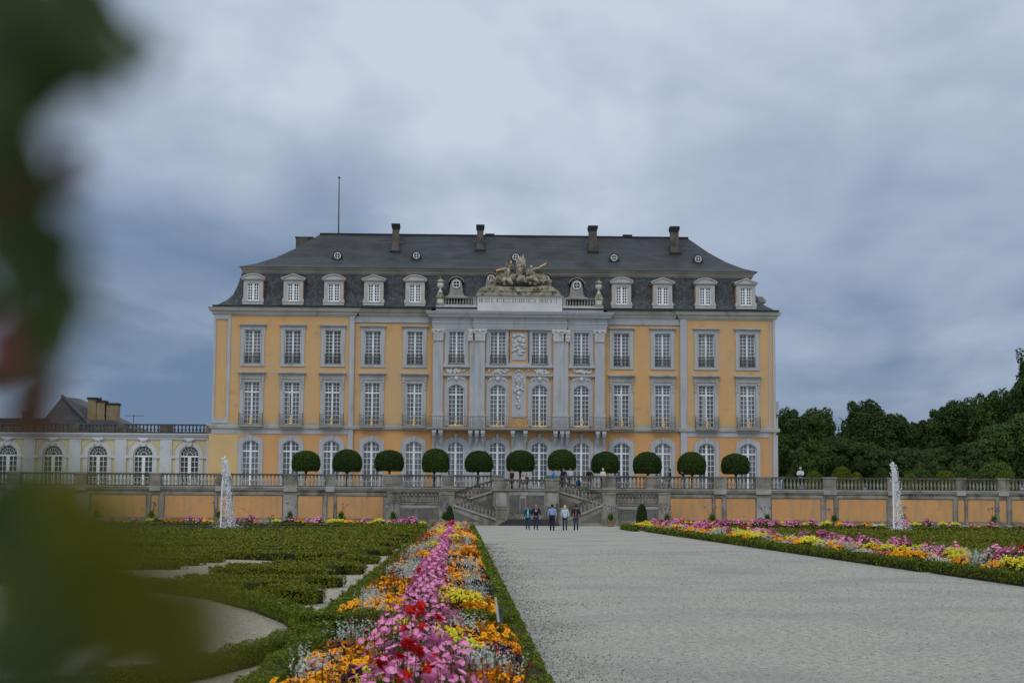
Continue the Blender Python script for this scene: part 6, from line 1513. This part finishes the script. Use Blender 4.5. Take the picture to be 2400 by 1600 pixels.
# dark gravel patches worn into the path
# ------------------------------------------------------------------ FOREGROUND SHRUB (out of focus)
leafmat('shrub_leaf', (.022, .040, .010), (.060, .092, .020), .4); leafmat('shrub_olive', (.065, .075, .004), (.13, .13, .006), .45); leafmat('shrub_brown', (.055, .035, .015), (.09, .04, .02), .3); leafmat('shrub_red', (.13, .03, .03), (.16, .05, .05), .3)
sb = empty('foreground_shrub', (-.42, .42, 0)); tag(sb, 'tall out of focus shrub of dark and olive leaves at the left edge', 'shrub')
def ray(px, py, d):
    v = CF*FPX+CR*(px-1200)+CU*(800-py); return np.array([0, 0, EYE])+v/np.linalg.norm(v)*d
rs = np.random.default_rng(12)
def clump(cx, cy, rx, ry, n, d0, d1, mt, size):
    px = cx+rs.normal(0, .5, n)*rx; py = cy+rs.normal(0, .5, n)*ry; d = rs.uniform(d0, d1, n)
    C = np.array([ray(a, b, c) for a, b, c in zip(px, py, d)]); V, F = leaf_arrays(C, np.tile([.1, -1., .3], (n, 1)), size, .45, .55); return V, F, mt
cl = [clump(40, 60, 110, 90, 26, .20, .34, 'shrub_leaf', .0095), clump(20, 210, 80, 90, 20, .20, .34, 'shrub_leaf', .0095), clump(170, 90, 60, 90, 12, .26, .4, 'shrub_leaf', .010), clump(290, 105, 66, 36, 9, .22, .34, 'shrub_leaf', .0055), clump(215, 30, 50, 40, 5, .28, .4, 'shrub_leaf', .008),
      clump(5, 340, 30, 60, 8, .26, .4, 'shrub_leaf', .009), clump(40, 450, 60, 40, 12, .26, .4, 'shrub_brown', .009), clump(110, 440, 40, 26, 6, .28, .4, 'shrub_brown', .007), clump(165, 370, 22, 30, 4, .28, .38, 'shrub_brown', .005), clump(10, 560, 30, 60, 8, .26, .4, 'shrub_leaf', .009),
      clump(80, 620, 55, 50, 11, .22, .36, 'shrub_leaf', .009), clump(150, 730, 40, 40, 7, .22, .34, 'shrub_leaf', .007), clump(15, 800, 24, 50, 5, .28, .4, 'shrub_red', .007), clump(75, 900, 26, 50, 6, .28, .4, 'shrub_brown', .007), clump(85, 985, 26, 30, 4, .28, .4, 'shrub_brown', .007),
      clump(30, 1180, 60, 50, 9, .22, .34, 'shrub_leaf', .007), clump(150, 1150, 50, 36, 8, .17, .26, 'shrub_olive', .005), clump(40, 1330, 70, 80, 11, .20, .32, 'shrub_leaf', .008), clump(150, 1290, 60, 60, 10, .16, .26, 'shrub_olive', .005), clump(60, 1520, 90, 70, 12, .18, .30, 'shrub_leaf', .007), clump(200, 1440, 60, 60, 8, .16, .24, 'shrub_leaf', .005),
      clump(250, 1520, 80, 60, 9, .16, .24, 'shrub_olive', .005), clump(380, 1570, 90, 40, 8, .15, .22, 'shrub_olive', .004), clump(280, 1300, 60, 60, 12, .15, .2, 'shrub_olive', .005), clump(340, 1400, 80, 70, 18, .15, .2, 'shrub_olive', .005), clump(350, 1480, 60, 50, 6, .15, .2, 'shrub_brown', .005), clump(470, 1430, 50, 60, 11, .15, .2, 'shrub_olive', .0042), clump(440, 1530, 90, 60, 22, .15, .2, 'shrub_olive', .005), clump(110, 1400, 60, 40, 6, .2, .26, 'shrub_olive', .006),
      clump(-330, 700, 230, 900, 260, .36, .7, 'shrub_leaf', .016)]
# body of the shrub outside the picture, down to the ground
n = 900; C = np.stack([rs.uniform(-1.1, -.33, n), rs.uniform(.2, 1.0, n), rs.uniform(.1, 2.6, n)], 1); keep = (C[:, 0] < -.30*C[:, 1]-.20); C = C[keep]; V, F = leaf_arrays(C, rs.normal(0, 1, C.shape), .02, .5, .55); cl.append((V, F, 'shrub_leaf'))
mts = ['shrub_leaf', 'shrub_olive', 'shrub_brown', 'shrub_red']
o = merge('foliage', [(v, f, np.full(len(f), mts.index(mt_))) for v, f, mt_ in cl], mts, parent=sb, loc=(0, 0, 0)); 
m = MB(); base = (-.42, .42, -.02)
for k, (cx, cy, d) in enumerate(((60, 120, .45), (30, 400, .44), (110, 650, .43), (60, 960, .44), (100, 1250, .42), (180, 1450, .40), (330, 1530, .36), (-200, 300, .5), (-200, 900, .5))):
    e = ray(cx, cy, d); mid_ = (-.46-.02*k % .1, .46, max(.3, e[2]-.35)); m.tube([(base[0]+.02*(k % 3), base[1]+.02*(k//3), -.02), mid_, tuple((np.array(mid_)+e)/2+np.array([-.03, 0, .02])), tuple(e)], [.010, .006, .003, .0015], 5)
m.build('branches', 'bark', sb)
# ------------------------------------------------------------------ PEOPLE
M['skin'] = mat('skin', (.50, .28, .20), None, 1, .6); M['skin_red'] = mat('ruddy skin', (.55, .25, .19), None, 1, .6)
CM = {}
def cloth(c):
    k = tuple(c)
    if k not in CM: CM[k] = mat('cloth %.2f %.2f %.2f' % k, c, tuple(min(1, q*1.25+.004) for q in c), 9, .9, bump=.2)
    return CM[k]
def skinmesh(name, joints, edges, mt, parent, loc, sub=2, root=0):
    me = bpy.data.meshes.new(name); bm = bmesh.new(); sl = bm.verts.layers.skin.verify()
    vs = []
    for (p, r) in joints:
        v = bm.verts.new(p); v[sl].radius = (r, r) if not hasattr(r, '__len__') else r; vs.append(v)
    vs[root][sl].use_root = True
    for a, b in edges: bm.edges.new((vs[a], vs[b]))
    bm.to_mesh(me); bm.free(); me.materials.append(mt)
    o = link(name, me, parent, loc); KIDS.setdefault(parent.name, []).append(o)
    s = o.modifiers.new('skin', 'SKIN'); s.use_smooth_shade = True
    u = o.modifiers.new('subdivision', 'SUBSURF'); u.levels = u.render_levels = sub
    return o
def person(label, loc, face, h=1.7, top=(.1, .1, .1), legs=(.03, .04, .07), hair=(.03, .02, .015), hairlen='short', stride=.14, arms=((-.04, .0), (.04, .0)), jacket=None, shoes=(.015, .015, .015),
           skin='skin', slim=1.0, extra=None, bend=0.0, long_top=0.0, group='visitors on the gravel path', sleeves=True, raise_l=None, raise_r=None):
    """face: heading in radians, 0 looks towards +Y; figure built facing -Y locally"""
    root = empty('person', loc); tag(root, label, 'person', group); root.rotation_euler = (0, 0, face+math.pi)
    k = h/1.75; W = slim
    def J(x, y, z): 
        if z > 1.0: y -= bend*(z-1.0)
        return (x*k, y*k, z*k)
    st = stride
    hipz, kneez, ankz = .92, .50, .09
    Lk, Rk = (.10, -st*.55, kneez), (-.10, st*.35, kneez); La, Ra = (.095, -st, ankz), (-.095, st, ankz+.03*(st > .05))
    def arm(s, sw, rs):
        if rs: return [J(*rs[0]), J(*rs[1]), J(*rs[2])]
        return [J(s*.245*W, sw*.3, 1.17), J(s*.265*W, sw*1.0-.04, .93), J(s*.26*W, sw*1.15-.08, .84)]
    aL, aR = arm(1, arms[0][0]-.02, raise_l), arm(-1, arms[1][0]-.02, raise_r)
    # one continuous body
    bj = [(J(0, .01, .97), .085*k), (J(0, .01, 1.15), .080*k), (J(0, .015, 1.34), .085*k), (J(0, .01, 1.46), .065*k), (J(0, -.005, 1.53), .052*k), (J(0, -.01, 1.62), (.078*k, .088*k)), (J(0, -.005, 1.70), (.070*k, .080*k)),
          (J(.175*W, .01, 1.41), .055*k), (aL[0], .040*k), (aL[1], .030*k), (aL[2], .026*k), (J(-.175*W, .01, 1.41), .055*k), (aR[0], .040*k), (aR[1], .030*k), (aR[2], .026*k),
          (J(.095, 0, .88), .088*k), (J(*Lk), .055*k), (J(*La), .038*k), (J(La[0], La[1]-.13, .035), .032*k), (J(-.095, 0, .88), .088*k), (J(*Rk), .055*k), (J(*Ra), .038*k), (J(Ra[0], Ra[1]-.12, .035), .032*k)]
    be = [(0, 1), (1, 2), (2, 3), (3, 4), (4, 5), (5, 6), (2, 7), (7, 8), (8, 9), (9, 10), (2, 11), (11, 12), (12, 13), (13, 14), (0, 15), (15, 16), (16, 17), (17, 18), (0, 19), (19, 20), (20, 21), (21, 22)]
    # fingers and thumb of both hands, rooted in the palm
    for s, hi, a in ((1, 10, aL), (-1, 14, aR)):
        d = (Vector(a[2])-Vector(a[1])).normalized(); side = Vector((0, -1, 0)) if abs(d.y) < .8 else Vector((0, 0, 1)); q = side
        for f in range(4):
            b0 = Vector(a[2])+d*.035*k+q*(.022-.015*f)*k; ln = (.062, .070, .066, .052)[f]*k
            n = len(bj); bj += [(tuple(b0), .010*k), (tuple(b0+d*ln*.6), .008*k), (tuple(b0+d*ln+Vector((-s*.012, 0, 0))*k), .007*k)]; be += [(hi, n), (n, n+1), (n+1, n+2)]
        b0 = Vector(a[2])+q*.032*k; n = len(bj); bj += [(tuple(b0), .011*k), (tuple(b0+d*.045*k+q*.02*k), .009*k)]; be += [(hi, n), (n, n+1)]
    skinmesh('body', bj, be, M[skin], root, loc)
    # face: nose, ears, eyes, mouth
    m = MB(); m.ball(J(0, -.105, 1.622), (.012*k, .018*k, .022*k), 0, 6, 4); m.ball(J(.082, 0, 1.625), (.012*k, .022*k, .032*k), 0, 6, 4); m.ball(J(-.082, 0, 1.625), (.012*k, .022*k, .032*k), 0, 6, 4); m.ball(J(0, -.088, 1.573), (.024*k, .010*k, .006*k), 1, 6, 4)
    for s in (-1, 1): m.ball(J(s*.032, -.086, 1.645), (.013*k, .008*k, .008*k), 2, 6, 4)
    m.build('face', [skin, 'dark_red', 'soot'], root, loc, smooth=True)
    tp = cloth(top)
    tj = [(J(0, 0, .93-long_top), (.155*k*W, .125*k)), (J(0, 0, 1.08), (.150*k*W, .115*k)), (J(0, .005, 1.30), (.170*k*W, .125*k)), (J(0, .01, 1.43), (.11*k, .085*k)), (J(0, .0, 1.475), (.07*k, .07*k)),
          (J(.185*W, .01, 1.395), .078*k), (tuple(Vector(aL[0])), .060*k), (tuple(Vector(aL[0]).lerp(Vector(aL[1]), .93 if sleeves else .12)), .046*k), (J(-.185*W, .01, 1.395), .078*k), (tuple(Vector(aR[0])), .060*k), (tuple(Vector(aR[0]).lerp(Vector(aR[1]), .93 if sleeves else .12)), .046*k)]
    skinmesh('jacket' if jacket is not None else 'shirt', tj, [(0, 1), (1, 2), (2, 3), (3, 4), (2, 5), (5, 6), (6, 7), (2, 8), (8, 9), (9, 10)], tp, root, loc, root=1)
    lj = [(J(0, 0, .98), (.145*k*W, .12*k)), (J(.095, 0, .86), .108*k), (J(*Lk), .073*k), (J(La[0], La[1], ankz+.01), .056*k), (J(-.095, 0, .86), .108*k), (J(*Rk), .073*k), (J(Ra[0], Ra[1], Ra[2]+.01), .056*k)]
    skinmesh('trousers', lj, [(0, 1), (1, 2), (2, 3), (0, 4), (4, 5), (5, 6)], cloth(legs), root, loc)
    for A in (La, Ra):
        m = MB(); m.ball(J(A[0], A[1]-.05, .05+A[2]-ankz), (.052*k, .135*k, .052*k), 0, 8, 5); m.ball(J(A[0], A[1]+.02, .09+A[2]-ankz), (.055*k, .06*k, .08*k), 0, 8, 5); m.build('shoe', cloth(shoes), root, loc, smooth=True)
    if hairlen:
        m = MB(); m.ball(J(0, .018, 1.672), (.094*k, .104*k, .094*k), 0, 12, 8, .02)
        if hairlen == 'bob': m.ball(J(0, .05, 1.60), (.105*k, .080*k, .13*k), 0, 12, 8, .03)
        if hairlen == 'short': m.ball(J(0, .035, 1.63), (.086*k, .078*k, .08*k), 0, 12, 8, .02)
        if hairlen == 'cap': m.ball(J(0, -.075, 1.70), (.06*k, .07*k, .014*k), 0, 8, 4)
        m.build('hair' if hairlen != 'cap' else 'cap', cloth(hair), root, loc, smooth=True)
    if extra: extra(root, J, k, loc)
    return root
def ex_open_jacket(root, J, k, loc):
    m = MB(); m.prism([(-.075*k, .90*k), (.075*k, .90*k), (.085*k, 1.2*k), (.05*k, 1.44*k), (-.05*k, 1.44*k), (-.085*k, 1.2*k)], -.155*k, -.10*k); m.build('turquoise_top', cloth((.10, .46, .52)), root, loc)
def ex_print(root, J, k, loc):
    m = MB(); rd = random.Random(3)
    for row, z in enumerate((1.335, 1.275, 1.215)):
        x = -.09+.012*row
        while x < .085-.01*row: w_ = rd.uniform(.012, .026); m.box(x*k, (x+w_)*k, -.158*k, -.120*k, z*k, (z+.038)*k); x += w_+.007
    m.build('shirt_print', cloth((.55, .55, .56)), root, loc)
def ex_tied(root, J, k, loc):
    m = MB(); m.lathe(J(0, .01, .66), [(.165*k, 0), (.185*k, .1*k), (.17*k, .24*k), (.165*k, .38*k)], 14, sx=1.0, sy=.78); m.ball(J(.15, .04, .72), (.04*k, .04*k, .17*k), 0, 7, 5); m.ball(J(-.15, .03, .66), (.035*k, .04*k, .13*k), 0, 7, 5); m.build('tied_jacket', cloth((.008, .008, .012)), root, loc, smooth=True)
def ex_hood(c):
    def f(root, J, k, loc):
        m = MB(); m.ball(J(0, .13, 1.36), (.12*k, .06*k, .15*k), 0, 10, 6); m.build('hood', cloth(c), root, loc, smooth=True)
    return f
def ex_backprint(root, J, k, loc):
    m = MB()
    for a in (-.05, 0, .05): m.tube([((a+.02*math.cos(t))*k, .150*k, (1.20+.03*math.sin(t))*k) for t in (0, 1.2, 2.4, 3.6, 4.8)], .006*k, 4)
    m.box(-.08*k, .08*k, .14*k, .150*k, 1.27*k, 1.285*k); m.build('back_print', cloth((.24, .29, .36)), root, loc)
def ex_strap(root, J, k, loc):
    m = MB(); m.prism([(-.01*k, 1.34*k), (.03*k, 1.34*k), (.065*k, .96*k), (.01*k, .94*k)][::-1], .135*k, .165*k); m.build('orange_umbrella', cloth((.50, .12, .015)), root, loc)
    m = MB(); m.ball(J(-.06, .14, 1.08), (.08*k, .04*k, .12*k), 0, 8, 5); m.build('shoulder_bag', cloth((.03, .012, .01)), root, loc, smooth=True)
def ex_pack(c):
    def f(root, J, k, loc):
        m = MB(); m.ball(J(0, .19, 1.22), (.14*k, .10*k, .2*k), 0, 10, 7); m.box(-.12*k, .12*k, .10*k, .20*k, 1.06*k, 1.2*k); m.build('backpack', cloth(c), root, loc, smooth=True)
    return f
def gp(px, py): p = G(px, py); return (p[0], p[1], 0)
hand_l = [(.245, .0, 1.17), (.275, -.02, .95), (.29, -.03, .87)]; hand_r = [(-.245, .0, 1.17), (-.285, -.02, .95), (-.31, -.03, .87)]
person('woman in navy jacket over a turquoise top walking towards the camera, head turned aside', gp(1237, 1240.5), math.pi, 1.62, (.012, .03, .085), (.02, .05, .10), (.05, .02, .012), 'short', .13, jacket=1, extra=ex_open_jacket, slim=.95, raise_l=[(.245, 0, 1.17), (.28, -.02, .97), (.30, -.04, .88)])
person('bald man in black hoodie with pale printed lettering, walking towards the camera', gp(1256, 1241), math.pi, 1.74, (.006, .008, .018), (.02, .03, .07), skin='skin_red', hairlen=None, stride=.12, slim=1.08, extra=ex_print)
person('dark haired person in light blue shirt with black jacket tied at the waist, walking away', gp(1294, 1242.5), 0, 1.72, (.22, .30, .52), (.010, .012, .03), (.008, .008, .008), 'short', .05, extra=ex_tied, slim=1.05, arms=((.02, 0), (.06, 0)))
person('blonde woman in pale blue tunic jacket and jeans, walking away', gp(1324, 1242.5), 0, 1.66, (.45, .56, .62), (.02, .035, .08), (.62, .45, .16), 'bob', .10, long_top=.12, extra=ex_backprint, jacket=1)
person('man in dark navy jacket with an orange umbrella on his back, walking away', gp(1350, 1242.5), 0, 1.70, (.012, .014, .030), (.025, .045, .08), (.02, .018, .016), 'short', .09, extra=ex_strap, slim=1.1, jacket=1)
# visitors on the terrace and stairs
grp = 'visitors on the terrace and staircase'
def tp(px, hy, Y, h, z): p = P(px, hy, Y); return (p[0], Y, z)
zp_ = zpb
def onf(label, px, head_y, Y, **k):
    p = P(px, head_y, Y); z = k.pop('z', None)
    h = k.pop('h', 1.7)
    if z is None: z = p[2]-h*1.0
    return person(label, (p[0], Y, z), k.pop('face', 0), h, group=grp, **k)
lean = [(.245, -.12, 1.2), (.20, -.34, 1.08), (.16, -.40, 1.06)]; leanr = [(-.245, -.12, 1.2), (-.20, -.34, 1.08), (-.16, -.40, 1.06)]
PZ = zpb
person('person in dark clothes standing left on the central platform behind its balustrade', (P(1200, 1110, 134.2)[0], 134.2, PZ), math.pi*.7, 1.66, (.02, .017, .02), (.02, .02, .025), (.02, .012, .01), 'short', group=grp)
person('small girl in a pale pink top behind the platform balustrade', (P(1226, 1115, 133.9)[0], 133.9, PZ), math.pi, 1.20, (.55, .42, .40), (.12, .12, .15), (.12, .07, .04), 'bob', 0, group=grp)
person('child in a dark top next to the girl in pink', (P(1234, 1115, 134.0)[0], 134.0, PZ), math.pi, 1.26, (.03, .03, .035), (.04, .04, .05), (.03, .02, .015), 'short', 0, group=grp)
person('man in bright blue anorak and cap at the right pedestal of the platform', (P(1297, 1110, 134.3)[0], 134.3, PZ), math.pi*.35, 1.68, (.02, .20, .50), (.03, .03, .04), (.02, .02, .03), 'cap', group=grp, jacket=1)
person('person in dark navy coat under the domed tree right of the platform', (P(1321, 1105, 138.5)[0], 138.5, ZT), math.pi, 1.74, (.014, .016, .045), (.03, .03, .04), (.05, .04, .03), 'short', group=grp, jacket=1)
person('person in dark waistcoat over a white shirt with hands at the collar', (P(1337, 1105, 138.2)[0], 138.2, ZT), math.pi, 1.74, (.50, .52, .62), (.03, .03, .04), (.06, .04, .03), 'short', 0, group=grp, raise_l=[(.27, -.08, 1.2), (.22, -.18, 1.36), (.18, -.18, 1.42)], raise_r=[(-.27, -.08, 1.2), (-.22, -.18, 1.36), (-.18, -.18, 1.42)])
def stz(px, py, Y): return P(px, py, Y)
q = stz(1357, 1116, 134.3); person('man with dark jacket and blue backpack climbing the right upper flight', (q[0], 134.3, q[2]-1.74), -math.pi*.4, 1.74, (.012, .014, .03), (.05, .05, .06), (.03, .02, .015), 'short', .16, group=grp, extra=ex_pack((.02, .10, .24)), jacket=1)
q = stz(1365, 1142, 134.1); person('small child in a dark jacket with a yellow cap on the right upper flight', (q[0], 134.1, q[2]-1.0), -math.pi*.4, 1.0, (.05, .05, .06), (.08, .08, .10), (.62, .42, .10), 'cap', .1, group=grp)
person('man in open black jacket with sunglasses behind the right balustrade', (P(1382, 1105, 137.2)[0], 137.2, ZT), math.pi, 1.70, (.012, .012, .015), (.03, .035, .04), (.10, .08, .06), 'short', 0, group=grp, jacket=1)
person('white haired woman in cream jacket leaning on a pedestal', (P(1413, 1105, 137.1)[0], 137.1, ZT), math.pi*.8, 1.70, (.66, .62, .58), (.05, .05, .06), (.60, .55, .48), 'short', 0, group=grp, jacket=1)
person('man in dark blue jacket walking left under the ninth domed tree', (P(1570, 1105, 138.4)[0], 138.4, ZT), math.pi*.5, 1.72, (.012, .028, .07), (.02, .03, .05), (.015, .012, .01), 'short', .16, group=grp, jacket=1)
person('stooping person in navy top under the tenth domed tree', (P(1604, 1110, 138.6)[0], 138.6, ZT), math.pi*.55, 1.60, (.010, .014, .04), (.03, .03, .05), (.015, .012, .01), 'short', .10, group=grp, bend=.45)
person('grey haired man in white and navy pullover alone at the far right balustrade', (P(1876, 1100, 137.3)[0], 137.3, ZT), math.pi*.9, 1.92, (.50, .54, .58), (.02, .03, .07), (.45, .42, .40), 'short', 0, group=grp, raise_l=[(.25, -.1, 1.2), (.12, -.2, 1.12), (.06, -.2, 1.12)], raise_r=[(-.25, -.1, 1.2), (-.12, -.2, 1.12), (-.06, -.2, 1.12)], extra=lambda root, J, k, loc: (lambda m: (m.lathe(J(0, 0, 1.02), [(.165*k, 0), (.175*k, .06*k), (.17*k, .14*k)], 14, sy=.8), m.build('navy_stripe', cloth((.012, .02, .06)), root, loc, smooth=True)))(MB()))
